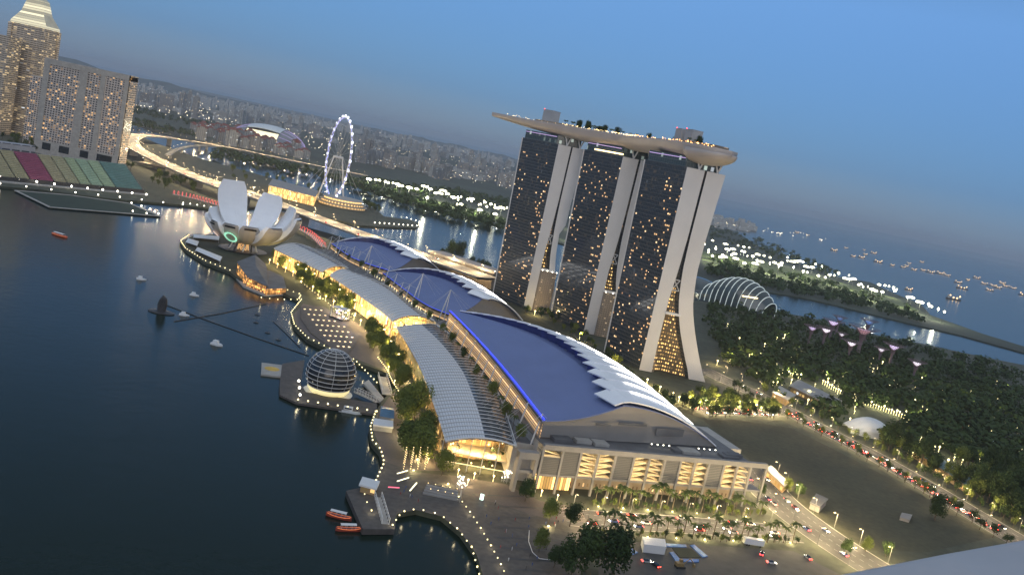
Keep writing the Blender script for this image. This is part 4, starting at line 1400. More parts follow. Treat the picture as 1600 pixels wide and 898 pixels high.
rt, d, nr, L_, o = facing_block('office_tower', 'tall office tower with a glowing pyramid top at the upper left corner', 'tower', (17, 32), (72, 45), 1660, 46, zt_, M_['towerf'])
h = zt_ - 3
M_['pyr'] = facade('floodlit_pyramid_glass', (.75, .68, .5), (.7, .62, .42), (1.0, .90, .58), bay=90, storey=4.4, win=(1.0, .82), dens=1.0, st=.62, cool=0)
q = MB()
bs_ = [Vector() - nr * 1 - d, d * (L_ + 1) - nr, d * (L_ + 1) + nr * 47, nr * 47 - d]
cc = sum(bs_, Vector()) / 4
lv = [(1.0, h), (.97, h + 5), (.62, h + 24), (.44, h + 48), (.0, h + 62)]
for (f0, z0), (f1, z1) in zip(lv, lv[1:]):
    for i in range(4):
        a_, b_ = bs_[i] - cc, bs_[(i + 1) % 4] - cc
        q.face([cc + a_ * f0 + Vector((0, 0, z0)), cc + b_ * f0 + Vector((0, 0, z0)), cc + b_ * f1 + Vector((0, 0, z1)), cc + a_ * f1 + Vector((0, 0, z1))])
q.build('pyramid_roof', M_['pyr'], rt)
for i in range(4):
    q = MB(); c_ = bs_[i].lerp(cc, .06); q.box((c_.x, c_.y, h / 2), (7, 7, h - 1), math.atan2(d.y, d.x)); q.build('corner_rib', M_['towerf2'] if 'towerf2' in M_ else M_['towerf'], rt)
zt2 = AY(5, 55, 1600).z
facing_block('office_tower', 'second office tower cut off by the left edge, warm lit floors', 'tower', (-40, 48), (14, 60), 1600, 40, zt2, M_['towerf'])
rt, d, nr, L_, o = facing_block('link_block', 'lower block between the pyramid tower and the slab hotel', 'building', (44, 150), (72, 158), 1560, 30, AY(60, 120, 1560).z, M_['hotelf'])

# ------------------------------------------------------------------ domed stadium far off
ST = G(418, 226, 3)
sd = thing('domed_stadium', 'distant white domed stadium with its roof open and violet light lines', 'stadium', ST)
M_['stad'] = mat('stadium_shell', (.20, .21, .24), .5, var=.05, scale=.02)
M_['stadw'] = mat('stadium_roof_panel', (.62, .66, .68), .5, var=.05, scale=.02)
ax = Vector((math.cos(R(-35)), math.sin(R(-35)), 0)); ay = Vector((-ax.y, ax.x, 0))
def dome(u, v, lift=0.0):
    a, b_ = u * math.pi / 2, v * math.pi / 2
    x, y = math.sin(a), math.sin(b_) * math.cos(a)
    z = math.cos(a) * math.cos(b_)
    return Vector((x * 140, y * 128, 0)) + Vector((0, 0, max(0, z) * (70 + lift)))
for u0, u1, mt, lf in ((-.98, -.30, 'stad', 0), (-.30, .28, 'stadw', 3), (.28, .98, 'stad', 0)):
    q = MB(); rows = []
    for i in range(9):
        u = lerp(u0, u1, i / 8)
        v1 = .98 if mt == 'stad' else .98
        v0 = -.98 if mt == 'stad' else -.42
        rows.append([dome(u, lerp(v0, v1, j / 14), lf) for j in range(15)])
    q.shell(rows, 2.0); q.build('roof_panel', M_[mt], sd)
M_['stadin'] = glow('stadium_field_light', (1.0, .92, .66), .9)
q = MB(); q.face([dome(-.29, -.45) * .98, dome(.27, -.45) * .98, dome(.27, -.95) * .98, dome(-.29, -.95) * .98]); q.face([dome(-.29, -.95) * .98, dome(.27, -.95) * .98, dome(.27, -.45) * .98, dome(-.29, -.45) * .98]); q.build('lit_opening', M_['stadin'], sd)
for k in range(9):
    q = MB(); v = -.8 + k * .2
    for u0, u1 in ((-.95, -.31), (.29, .95)):
        q.tube([dome(lerp(u0, u1, j / 8), v, 2) for j in range(9)], .6, 3)
    q.build('light_line', M_['violet_dim'], sd)
# ------------------------------------------------------------------ roads, bridges
def ribbon(px, z, width, it=2, n=60):
    """surveyed centre line to left and right edges"""
    pts = smooth_line([G(x, y, z) for x, y in px], it)
    pts = [p for p, h in along(pts, n=n)]
    out = []
    for i, p in enumerate(pts):
        d = (pts[min(i + 1, n - 1)] - pts[max(i - 1, 0)]); d.z = 0; d.normalize()
        nr = Vector((-d.y, d.x, 0))
        out.append((p + nr * width / 2, p - nr * width / 2, p, d))
    return out
def road(name, px, width, z=2.54, m_='asphalt', marks=True, n=60):
    rb = ribbon(px, z, width, n=n)
    q = MB(); q.grid([[a, c, b_] for a, b_, c, d in rb], 0, flip=True); r_ = struct(q.build(name, M_[m_]))
    if marks:
        q = MB()
        for i in range(0, len(rb) - 1):
            for off in (-.25, 0.0, .25):
                if i % 2: continue
                c0, c1 = rb[i][2], rb[i + 1][2]
                n0 = (rb[i][0] - rb[i][1]); n1 = (rb[i + 1][0] - rb[i + 1][1])
                w_ = .12 / width
                q.face([c0 + n0 * (off - w_), c1 + n1 * (off - w_), c1 + n1 * (off + w_), c0 + n0 * (off + w_)][::-1])
        for v in range(len(q.v)): q.v[v] = (q.v[v][0], q.v[v][1], z + .006)
        struct(q.build('road_markings', M_['paint']))
    # kerbs
    q = MB()
    for s_ in (0, 1):
        for i in range(len(rb) - 1):
            a_, b_ = rb[i][s_], rb[i + 1][s_]
            o_ = (rb[i][s_] - rb[i][1 - s_]).normalized() * .4
            q.face([a_ + Vector((0, 0, .13)), b_ + Vector((0, 0, .13)), b_ + o_ + Vector((0, 0, .13)), a_ + o_ + Vector((0, 0, .13))] if s_ else [b_ + Vector((0, 0, .13)), a_ + Vector((0, 0, .13)), a_ + o_ + Vector((0, 0, .13)), b_ + o_ + Vector((0, 0, .13))])
            q.face([a_, b_, b_ + Vector((0, 0, .13)), a_ + Vector((0, 0, .13))] if not s_ else [b_, a_, a_ + Vector((0, 0, .13)), b_ + Vector((0, 0, .13))])
    struct(q.build('kerb', M_['conc']))
    return rb
M_['hwydeck'] = mat('highway_surface', (.20, .185, .165), .8, var=.12, scale=.05)
def bridge(name, label, cat, px, z, width, pier=1, n=90, th=2.4, step=9):
    rb = ribbon(px, z, width, n=n)
    o = rb[len(rb) // 2][2].copy(); o.z = 0
    root = thing(name, label, cat, o)
    q = MB()
    sec = []
    for a, b_, c, d in rb:
        dn = Vector((0, 0, th))
        sec.append([a - o, c - o, b_ - o, b_ - o - dn * .5, c.lerp(b_, .4) - o - dn, c.lerp(a, .4) - o - dn, a - o - dn * .5, a - o])
    q.grid(sec, 0, flip=True)
    q.build('deck', M_['hwydeck'], root)
    for s_ in (0, 1):
        q = MB()
        for i in range(len(rb) - 1):
            a_, b_ = rb[i][s_] - o, rb[i + 1][s_] - o
            i_ = (rb[i][1 - s_] - rb[i][s_]).normalized() * .5
            u = Vector((0, 0, 1.1))
            q.face([a_, b_, b_ + u, a_ + u]); q.face([b_ + i_, a_ + i_, a_ + i_ + u, b_ + i_ + u]); q.face([a_ + u, b_ + u, b_ + i_ + u, a_ + i_ + u])
        q.build('parapet', M_['conc'], root)
    if pier:
        for i in range(4, len(rb) - 3, step):
            p, d = rb[i][2] - o, rb[i][3]
            q = MB(); q.box((p.x, p.y, (z - th) / 2), (3, width * .45, z - th), math.atan2(d.y, d.x)); q.build('pier', M_['conc'], root)
    return rb
HWY = bridge('highway_bridge', 'long lit highway bridge curving from the far loop down behind the mall', 'bridge',
             [(300,221),(250,213),(215,211),(202,218),(208,230),(228,241),(265,259),(310,279),(360,297),(420,314),(470,331),(520,350),(580,371),(640,392),(700,413),(760,434)], 19, 35, n=110)
HWY2 = bridge('highway_bridge', 'upper highway bridge running straight from the loop across the basin', 'bridge',
              [(302,221),(350,229),(400,239),(460,252),(520,264),(575,275)], 16, 22, n=50)
HWY3 = bridge('slip_road', 'narrow curved slip road joining inside the highway loop', 'bridge', [(262,243),(272,235),(292,229),(320,227),(352,230)], 15, 11, n=30)
HWY4 = bridge('avenue_bridge', 'lower road bridge passing behind the flower-shaped museum', 'bridge', [(214,252),(262,263),(310,276),(352,289),(400,303),(450,322)], 9, 20, n=40)
SOUTHROAD = road('south_road', [(880,806),(940,812),(1000,815),(1080,820),(1160,826),(1240,834)], 19)
CROSS = road('cross_road', [(1172,728),(1200,768),(1245,806),(1300,845),(1370,890),(1440,930)], 27, z=2.548)
EASTROAD = road('east_road', [(1095,575),(1135,595),(1172,611),(1200,625),(1250,652),(1300,678),(1350,703),(1400,731),(1450,760),(1500,790),(1560,826),(1640,872)], 25, n=80)
BAYROAD = road('hotel_road', [(1088,643),(1130,642),(1180,645),(1215,645)], 16, z=2.546)
# field, plazas
def flat(name, px, z, m_):
    q = MB(); q.face([G(x, y, z) for x, y in px][::-1])
    if q_area(q.v) < 0: q.f = [f[::-1] for f in q.f]
    return struct(q.build(name, m_))
def q_area(v):
    return sum(v[i][0] * v[(i + 1) % len(v)][1] - v[(i + 1) % len(v)][0] * v[i][1] for i in range(len(v)))
flat('field', [(1098,655),(1150,655),(1235,668),(1300,700),(1400,752),(1480,795),(1556,838),(1450,862),(1330,858),(1290,840),(1240,790),(1190,735),(1140,690)], 2.53, M_['lawn'])
flat('promenade', [(757,905),(745,866),(720,831),(690,806),(650,796),(622,801),(605,822),(586,753),(600,720),(640,736),(700,742),(790,757),(840,780),(905,800),(925,838),(905,905)], 2.53, M_['deck'])
flat('forecourt', [(700,741),(790,756),(845,782),(905,792),(918,815),(860,812),(790,790),(720,770)], 2.545, M_['plaza'])
flat('waterfront_path', [(600,720),(590,690),(582,668),(590,645),(606,622),(628,602),(606,580),(560,562),(512,541),(484,527),(463,507),(458,492),(474,474),(500,480),(560,505),(600,545),(640,600),(660,660),(690,735),(640,735)], 2.53, M_['plaza'])
flat('museum_lawn', [(290,381),(320,405),(365,420),(430,447),(460,455),(500,470),(470,425),(440,395),(400,375),(340,370),(305,371)], 2.53, M_['gardenfloor'])
flat('building_lot', [(935,842),(1000,846),(1120,852),(1240,860),(1330,905),(935,905)], 2.535, M_['asphalt'])
flat('hotel_garden', [(1110,660),(1090,640),(960,580),(800,470),(760,440),(720,430),(830,520),(980,600),(1060,640)], 2.528, M_['gardenfloor'])

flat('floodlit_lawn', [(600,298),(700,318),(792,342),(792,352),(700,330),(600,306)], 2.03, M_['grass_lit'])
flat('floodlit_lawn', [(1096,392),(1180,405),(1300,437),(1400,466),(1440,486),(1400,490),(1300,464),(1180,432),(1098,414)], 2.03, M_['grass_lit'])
# red-lit footbridge by the museum
M_['redtube'] = glow('red_bridge_light', (1.0, .16, .16), .9)
def footbridge(px, label):
    rb = ribbon(px, 8, 7, n=30)
    o = rb[15][2].copy(); o.z = 0
    root = thing('arched_footbridge', label, 'footbridge', o)
    q = MB(); q.grid([[a - o, b_ - o] for a, b_, c, d in rb], 0, flip=True); q.grid([[a - o - Vector((0, 0, .8)), b_ - o - Vector((0, 0, .8))] for a, b_, c, d in rb], 0); q.build('walkway', M_['conc'], root)
    for i in range(0, 29, 2):
        a, b_, c, d = rb[i]; a2, b2 = rb[i + 1][0], rb[i + 1][1]
        q = MB()
        q.tube([a - o, a.lerp(b2, .25) - o + Vector((0, 0, 5)), a.lerp(b2, .75) - o + Vector((0, 0, 5)), b2 - o], .3, 4)
        q.build('lit_rib', M_['redtube'], root)
    for i in range(3, 28, 6):
        c = rb[i][2] - o; q = MB(); q.tube([(c.x, c.y, 0), (c.x, c.y, 7.2)], 1.0, 6); q.build('pier', M_['conc'], root)
footbridge([(270,303),(292,307),(318,314),(345,322)], 'far end of a red lit footbridge, left of the flower museum')
footbridge([(452,352),(474,360),(490,370),(506,386)], 'near end of a red lit footbridge, right of the flower museum')

# ------------------------------------------------------------------ the city beyond the water
CITYW = [facade('city_front_%s' % nm, c_, (.10, .11, .13), (1.0, .72, .4), bay=6.0, storey=3.4, win=(.55, .45), dens=.09, st=1.3, rough_glass=.25, cool=.6, seed=i * 3.0) for i, (nm, c_) in enumerate((('pale', (.42, .42, .40)), ('cream', (.35, .34, .32)), ('grey', (.24, .25, .26)), ('tan', (.29, .27, .25))))]
M_['redroof'] = mat('red_tile_roof', (.20, .06, .045), .8, var=.2, scale=.2)
def block_mesh(kind, w_, d_, h_, m_):
    q = MB()
    if kind == 'slab':
        q.prism([(-w_/2, -d_/2), (w_/2, -d_/2), (w_/2, d_/2), (-w_/2, d_/2)], 0, h_, 0, 1)
        q.box((w_ * .12, 0, h_ + 2), (w_ * .22, d_ * .6, 4), 0, 1)
        for x in (-.34, 0, .34):
            q.box((w_ * x, -d_ / 2 - 1, h_ / 2 - 1), (w_ * .13, 2.2, h_ - 2), 0, 0)
    elif kind == 'point':
        q.prism([(-w_/2, -d_/2), (w_/2, -d_/2), (w_/2, d_/2), (-w_/2, d_/2)], 0, h_, 0, 1)
        q.prism([(-w_/2 - 3, -d_/5), (w_/2 + 3, -d_/5), (w_/2 + 3, d_/5), (-w_/2 - 3, d_/5)], 0, h_ - 5, 0, 1)
        q.box((0, 0, h_ + 2.5), (w_ * .4, d_ * .4, 5), 0, 1)
    else:  # stepped with hipped roof
        q.prism([(-w_/2, -d_/2), (w_/2, -d_/2), (w_/2, d_/2), (-w_/2, d_/2)], 0, h_, 0, 1)
        q.prism([(-w_/4, -d_/2 - 4), (w_/4, -d_/2 - 4), (w_/4, d_/2 + 4), (-w_/4, d_/2 + 4)], 0, h_ + 4, 0, 1)
        for (x0, x1, y0, y1, z) in ((-w_/2 - 1, w_/2 + 1, -d_/2 - 1, d_/2 + 1, h_), (-w_/4 - 1, w_/4 + 1, -d_/2 - 5, d_/2 + 5, h_ + 4)):
            c0 = [(x0, y0, z), (x1, y0, z), (x1, y1, z), (x0, y1, z)]
            r0, r1 = ((x0 + x1) / 2 - (x1 - x0) * .2, (y0 + y1) / 2, z + 6), ((x0 + x1) / 2 + (x1 - x0) * .2, (y0 + y1) / 2, z + 6)
            q.face([c0[0], c0[1], r1, r0], 1); q.face([c0[2], c0[3], r0, r1], 1); q.face([c0[1], c0[2], r1], 1); q.face([c0[3], c0[0], r0], 1)
    return q.mesh(kind + '_block', [m_, M_['redroof'] if kind == 'hip' else M_['conc']])
BLK = {'slab': [block_mesh('slab', 62, 14, h_, CITYW[i % 4]) for i, h_ in enumerate((34, 42, 50, 58))],
       'point': [block_mesh('point', 22, 20, h_, CITYW[(i + 1) % 4]) for i, h_ in enumerate((48, 60, 72, 84, 96))],
       'hip': [block_mesh('hip', 34, 18, h_, CITYW[1 + 2 * (i % 2)]) for i, h_ in enumerate((26, 32, 38))],
       'low': [block_mesh('slab', 50, 34, h_, CITYW[(i + 2) % 4]) for i, h_ in enumerate((10, 16, 22))]}
rng = random.Random(21)
def city(zone, n, kinds, name, label, group, rz, jit=.25, sc_=(.85, 1.15)):
    for x, y in scatter_px(zone, n, rng):
        k = rng.choice(kinds)
        p = G(x, y, 2)
        if p.y > 16000: continue
        s_ = rng.uniform(*sc_)
        o = link(name, rng.choice(BLK[k]), None, p, rz + rng.uniform(-jit, jit) + (math.pi / 2 if rng.random() < .3 else 0), (s_, s_, s_ * rng.uniform(.85, 1.2)))
        tag(o, label, 'apartment block' if name != 'low_building' else 'building', group)
city([(296,205),(330,205),(395,215),(440,232),(480,243),(478,252),(400,236),(350,228),(305,218)], 46, ['hip'], 'red_roofed_block', 'pale apartment block with red tiled roof across the basin near the stadium', 'red roofed apartment blocks by the basin', .5)
city([(555,238),(640,256),(700,270),(700,284),(640,270),(560,255)], 46, ['point', 'slab'], 'apartment_block', 'pale high apartment block behind the dark tree belt right of the wheel', 'apartment blocks right of the wheel', -.5, .1, (.8, 1.1))
city([(552,212),(610,224),(610,236),(552,225)], 16, ['slab'], 'slab_block', 'pale slab block in the row straight behind the wheel', 'slab blocks behind the wheel', -.5, .08)
city([(700,258),(800,282),(800,296),(700,276)], 30, ['point', 'slab', 'low'], 'apartment_block', 'grey apartment block left of the northern hotel tower', 'apartment blocks left of the hotel', .3)
city([(205,150),(300,172),(420,186),(520,212),(520,226),(400,203),(290,186),(205,168)], 70, ['slab', 'point', 'low'], 'city_block', 'hazy apartment block on the left half of the far shore', 'hazy blocks on the left far shore', .2, .5, (.9, 1.3))
city([(560,208),(800,262),(800,276),(560,222)], 52, ['slab', 'point'], 'city_block', 'hazy apartment block on the right half of the far shore', 'hazy blocks on the right far shore', -.3, .5, (.9, 1.3))
city([(886,300),(898,302),(896,328),(886,326)], 2, ['point'], 'apartment_block', 'pale apartment block seen between the northern and middle hotel towers', 'blocks seen between hotel towers', -.4, .1, (1.0, 1.1))
# whatever lies beyond, too small to tell apart
q = MB()
for x, y in scatter_px([(190,134),(420,172),(560,198),(800,250),(800,264),(560,210),(420,188),(190,152)], 620, rng):
    p = G(x, y, 2)
    if p.y > 17500: continue
    w_, d_, h_ = rng.choice(((70, 16, 40), (26, 22, 75), (60, 40, 18), (30, 22, 55)))
    q.prism([(p.x + a, p.y + b_) for a, b_ in ((-w_/2, -d_/2), (w_/2, -d_/2), (w_/2, d_/2), (-w_/2, d_/2))], 2, 2 + h_ * rng.uniform(.7, 1.2))
for x, y in scatter_px([(1105,342),(1170,352),(1180,362),(1110,356)], 40, rng):
    p = G(x, y, 2); w_, h_ = rng.uniform(20, 60), rng.uniform(15, 50)
    q.prism([(p.x + a, p.y + b_) for a, b_ in ((-w_/2, -8), (w_/2, -8), (w_/2, 8), (-w_/2, 8))], 2, 2 + h_)
tag(q.build('far_city', CITYW[0]), kind='stuff')
q = MB()
def light_box(q, p, r_): q.box(p, (r_, r_, r_))
for zone, n, zz, r0 in (([(190,136),(420,174),(560,200),(800,252),(800,300),(640,270),(480,240),(300,190),(200,175)], 700, 25, 1.3),
                       ([(210,245),(340,275),(480,280),(560,300),(480,330),(330,290)], 60, 6, .8), ([(1100,338),(1290,372),(1290,378),(1100,352)], 60, 8, 1.8)):
    for x, y in scatter_px(zone, n, rng):
        p = G(x, y, 2); p.z = rng.uniform(5, zz + 6)
        light_box(q, p, r0 * rng.uniform(.4, 1.3) * (.55 + p.y / 5500))
tag(q.build('city_lights', M_['citylight'] if 'citylight' in M_ else M_['warm']), kind='stuff')

# ------------------------------------------------------------------ ships at anchor
M_['shiphull'] = mat('ship_hull', (.08, .075, .075), .6, var=.2, scale=.1)
M_['shipwhite'] = mat('ship_superstructure', (.5, .5, .48), .6, var=.1, scale=.2)
def ship_proto():
    root = thing('anchored_ship', 'cargo ship at anchor in the open sea with its deck lamps lit', 'ship', (0, 0, 0), 0, 'ships at anchor on the horizon')
    q = MB(); q.prism([(-60, -10), (45, -10), (62, 0), (45, 10), (-60, 10)], 0, 9); q.build('hull', M_['shiphull'], root)
    q = MB(); q.box((-46, 0, 16), (16, 17, 14)); q.box((-46, 0, 25), (10, 22, 4)); q.lathe([(3, 0), (2.4, 8)], 8, (-53, 0, 24)); q.build('superstructure', M_['shipwhite'], root)
    q = MB(); q.tube([(40, 0, 9), (40, 0, 28)], .8, 4); q.build('mast', M_['steel'], root)
    for x, z in ((-40, 27), (-10, 15), (20, 15), (40, 29)):
        q = MB(); q.lathe([(0, -7), (7, 0), (0, 7)], 6, (x, -6, z)); q.build('deck_lamp', M_['ship_l'], root)
    return root
M_['ship_l'] = glow('ship_lamp', (1.0, .64, .3), 3.0)
SHIPS = [(1245,362),(1262,366),(1303,390),(1322,386),(1333,399),(1346,401),(1352,396),(1365,394),(1372,408),(1394,413),(1411,416),(1416,414),(1428,420),(1442,421),(1454,424),(1469,426),(1480,429),(1420,410),(1440,408),(1497,440),(1503,449),(1512,436),(1526,433),(1538,442),(1546,452),(1552,445),(1559,448),(1566,441),(1572,446),(1583,449),(1600,460),(1420,451),(1490,466),(1350,389)]
SHIPP = ship_proto()
for i, (x, y) in enumerate(SHIPS):
    p = G(x, y + 2, 0)
    if p.y > 11000: continue
    s_ = rng.uniform(.22, .45)
    if i == 0: SHIPP.location = p; SHIPP.rotation_euler = (0, 0, .4); SHIPP.scale = (.4, .4, .4)
    else: dup(SHIPP, p, rng.choice((.3, -.2, .1, 2.9)) + rng.uniform(-.2, .2), s_)
# ------------------------------------------------------------------ trees
def crown_mesh(seed, n, leaf, rx, rz, z0, lobes=7, m_='leaf'):
    r = random.Random(seed)
    q = MB()
    L_ = []
    for k in range(lobes):
        a = r.uniform(0, 6.28); d = r.uniform(.15, .62)
        L_.append((math.cos(a) * d * rx, math.sin(a) * d * rx, z0 + r.uniform(.15, .85) * rz, r.uniform(.30, .5)))
    for i in range(n):
        lx, ly, lz, lr = r.choice(L_)
        v = Vector((r.gauss(0, 1), r.gauss(0, 1), r.gauss(0, .9))).normalized() * (r.random() ** .4)
        c = Vector((lx, ly, lz)) + Vector((v.x * rx * lr, v.y * rx * lr, v.z * rz * lr * .95))
        nn = (v + Vector((r.gauss(0, .5), r.gauss(0, .5), .5 + r.gauss(0, .4)))).normalized()
        t = nn.cross(Vector((r.random(), r.random(), r.random()))).normalized(); b_ = nn.cross(t)
        s1, s2 = leaf * r.uniform(.6, 1.3), leaf * r.uniform(.5, 1.0)
        q.face([c + t * s1, c + b_ * s2, c - t * s1, c - b_ * s2])
    return q.mesh('crown', M_[m_])
def trunk_mesh(seed, h, r0, spread):
    r = random.Random(seed)
    q = MB()
    top = Vector((r.uniform(-.3, .3), r.uniform(-.3, .3), h))
    q.tube([(0, 0, -.3), top * .5 + Vector((.15, 0, 0)), top], [r0, r0 * .75, r0 * .55], 6)
    for k in range(5):
        a = k * 1.256 + r.uniform(-.3, .3)
        e = top + Vector((math.cos(a) * spread, math.sin(a) * spread, spread * r.uniform(.7, 1.3)))
        q.tube([top * .85, top.lerp(e, .55) + Vector((0, 0, .4)), e], [r0 * .45, r0 * .3, r0 * .1], 4)
    return q.mesh('trunk', M_['bark'])
# each kind: crown, trunk; 1 unit high scale = metres
BROAD = [(crown_mesh(i, 520, .42, 4.6, 6.2, 3.4, 9, 'leaf2' if i % 2 else 'leaf'), trunk_mesh(i + 50, 3.8, .28, 2.0)) for i in range(4)]
BIG = [(crown_mesh(i + 10, 2200, .48, 7.0, 11.0, 4.5, 14, 'leaf'), trunk_mesh(i + 60, 6, .45, 3.2)) for i in range(2)]
FINE = [(crown_mesh(i + 20, 2600, .29, 4.6, 6.2, 3.2, 13, 'leaf2' if i else 'leaf'), trunk_mesh(i + 70, 3.6, .22, 2.1)) for i in range(3)]
def tree(kindset, p, s_, label, group=None, cat='tree', name='tree', rz=None, r=random):
    cm, tm = r.choice(kindset)
    root = link(name, None, None, p, r.uniform(0, 6.28) if rz is None else rz, (s_ * r.uniform(.9, 1.1), s_ * r.uniform(.9, 1.1), s_ * r.uniform(.9, 1.15)))
    tag(root, label, cat, group)
    link('trunk', tm, root); link('crown', cm, root)
    return root
def palm_meshes(seed, h):
    r = random.Random(seed)
    q = MB(); q.tube([(0, 0, -.2), (.15, .05, h * .5), (.05, .1, h)], [.22, .17, .14], 6); tm = q.mesh('trunk', M_['bark'])
    q = MB()
    for k in range(15):
        a = k * 2.4 + r.uniform(-.2, .2); L_ = r.uniform(2.3, 3.2); up = r.uniform(.1, 1.3)
        prev = None
        d = Vector((math.cos(a), math.sin(a), 0)); s_ = Vector((-d.y, d.x, 0))
        for j in range(6):
            t = j / 5
            c = Vector((.05, .1, h)) + d * (L_ * t) + Vector((0, 0, up * math.sin(t * 2.2) * 1.2 - 1.6 * t * t))
            w_ = .42 * math.sin(math.pi * min(1, t * .9 + .1)) + .03
            cur = (c + s_ * w_ - Vector((0, 0, w_ * .7)), c, c - s_ * w_ - Vector((0, 0, w_ * .7)))
            if prev:
                q.face([prev[0], prev[1], cur[1], cur[0]]); q.face([prev[1], prev[2], cur[2], cur[1]])
            prev = cur
    return q.mesh('crown', M_['palm']), tm
PALM = [palm_meshes(i, 6.5 + i) for i in range(3)]
rng = random.Random(77)

# gardens behind the hotel: the nearest 250 as trees, the rest as woodland
GARD = [(1112,478),(1205,492),(1262,501),(1308,513),(1373,532),(1438,546),(1530,568),(1600,590),(1600,830),(1560,805),(1480,752),(1400,712),(1330,672),(1262,636),(1215,612),(1170,592),(1125,560),(1100,520)]
pts = scatter_px(GARD, 1500, rng)
pts = [p for p in pts if not (1315 < p[0] < 1412 and 640 < p[1] < 690) and not (1225 < p[0] < 1312 and 598 < p[1] < 640) and not (1420 < p[0] < 1512 and 690 + (p[0] - 1421) * .7 - 14 < p[1] < 700 + (p[0] - 1421) * .7 + 6)]
pts.sort(key=lambda p: G(p[0], p[1], 3).y)
for i, (x, y) in enumerate(pts[:130]):
    p = G(x, y, 2.5)
    tree(BROAD if rng.random() < .75 else BIG, p, rng.uniform(.8, 1.5), 'dark broadleaf tree in the gardens beyond the east road', 'trees in the gardens', name='broadleaf_tree', r=rng)
def woodland(name, pts, sc0, sc1, per=26, m_='leaf', spread=5.0, leaf=1.5):
    q = MB()
    for x, y in pts:
        p = G(x, y, 2); s_ = rng.uniform(sc0, sc1)
        for k in range(per):
            v = Vector((rng.gauss(0, 1), rng.gauss(0, 1), rng.gauss(0, .8))).normalized() * rng.random() ** .35
            c = p + Vector((v.x * spread * s_, v.y * spread * s_, (5.2 + v.z * 4.2) * s_))
            nn = (v + Vector((rng.gauss(0, .4), rng.gauss(0, .4), .5))).normalized()
            t = nn.cross(Vector((rng.random(), rng.random(), rng.random()))).normalized(); b_ = nn.cross(t)
            l_ = leaf * s_ * rng.uniform(.6, 1.2)
            q.face([c + t * l_, c + b_ * l_ * .8, c - t * l_, c - b_ * l_ * .8])
    return tag(q.build(name, M_[m_]), kind='stuff')
woodland('garden_woodland', pts[130:], .9, 1.8, 30)
# belts of trees on the far shores
far = []
for zone, n in (([(545,288),(600,300),(700,330),(790,352),(790,362),(700,342),(600,312),(545,294)], 150), ([(330,235),(470,262),(560,280),(640,290),(700,300),(790,318),(790,330),(690,312),(600,298),(480,276),(330,250)], 260),
                ([(1100,430),(1200,452),(1308,474),(1440,505),(1438,500),(1308,462),(1200,440),(1110,418)], 170), ([(1104,352),(1180,372),(1250,402),(1310,428),(1300,434),(1240,414),(1160,388),(1104,372)], 150), ([(200,165),(290,188),(400,205),(400,212),(290,196),(200,176)], 90), ([(205,188),(300,208),(300,214),(205,200)], 50), ([(700,296),(800,316),(800,322),(700,304)], 40)):
    far += scatter_px(zone, n, rng)
far += scatter_px([(1098,400),(1200,420),(1320,452),(1430,488),(1400,492),(1300,466),(1180,434),(1098,416)], 90, rng)
far += scatter_px([(600,300),(700,322),(790,345),(790,354),(700,332),(600,308)], 40, rng)
woodland('far_woodland', far, 1.2, 2.2, 22, leaf=2.0)

# hotel garden and foot of the towers
for x, y in scatter_px([(770,432),(800,452),(840,478),(900,520),(960,565),(1010,605),(1060,640),(1040,640),(980,590),(900,530),(830,495),(815,490)], 60, rng):
    tree(BROAD, G(x, y, 2.5), rng.uniform(.6, 1.0), 'small dark tree between the convention roofs and the hotel towers', 'trees at the foot of the hotel', name='hedge_tree', r=rng)
for x, y, s_ in ((703, 404, 2.1), (716, 406, 2.1), (736, 418, 1.1), (748, 423, 1.2), (758, 428, 1.3), (690, 402, .9), (772, 438, 1.2)):
    tree(BIG, G(x, y, 2.5), s_ * .8, 'tall dark tree on the channel bank left of the hotel', 'dark trees on the channel bank', name='bank_tree', r=rng)
for x, y in scatter_px([(1075,612),(1180,630),(1212,640),(1215,655),(1140,652),(1085,650),(1060,640)], 85, rng):
    tree(BROAD, G(x, y, 2.5), rng.uniform(.7, 1.1), 'dark tree along the lit car park beside the south hotel tower', 'trees by the hotel car park', name='car_park_tree', r=rng)
# trees along the east road
for rb, off, n in ((EASTROAD, 17, 34), (EASTROAD, -17, 34)):
    for k in range(n):
        i = int(14 + k * 64 / n); i = min(i, len(rb) - 1)
        p = rb[i][2] + (rb[i][0] - rb[i][1]).normalized() * (off + rng.uniform(-2, 2)); p.z = 2.5
        tree(BROAD, p, rng.uniform(.6, .95), 'dark street tree beside the east road with the red tail lights', 'street trees of the east road', name='street_tree', r=rng)
tree(BIG, G(1460, 812, 2.5), 1.0, 'lone dark round tree standing on the mown field', r=rng)
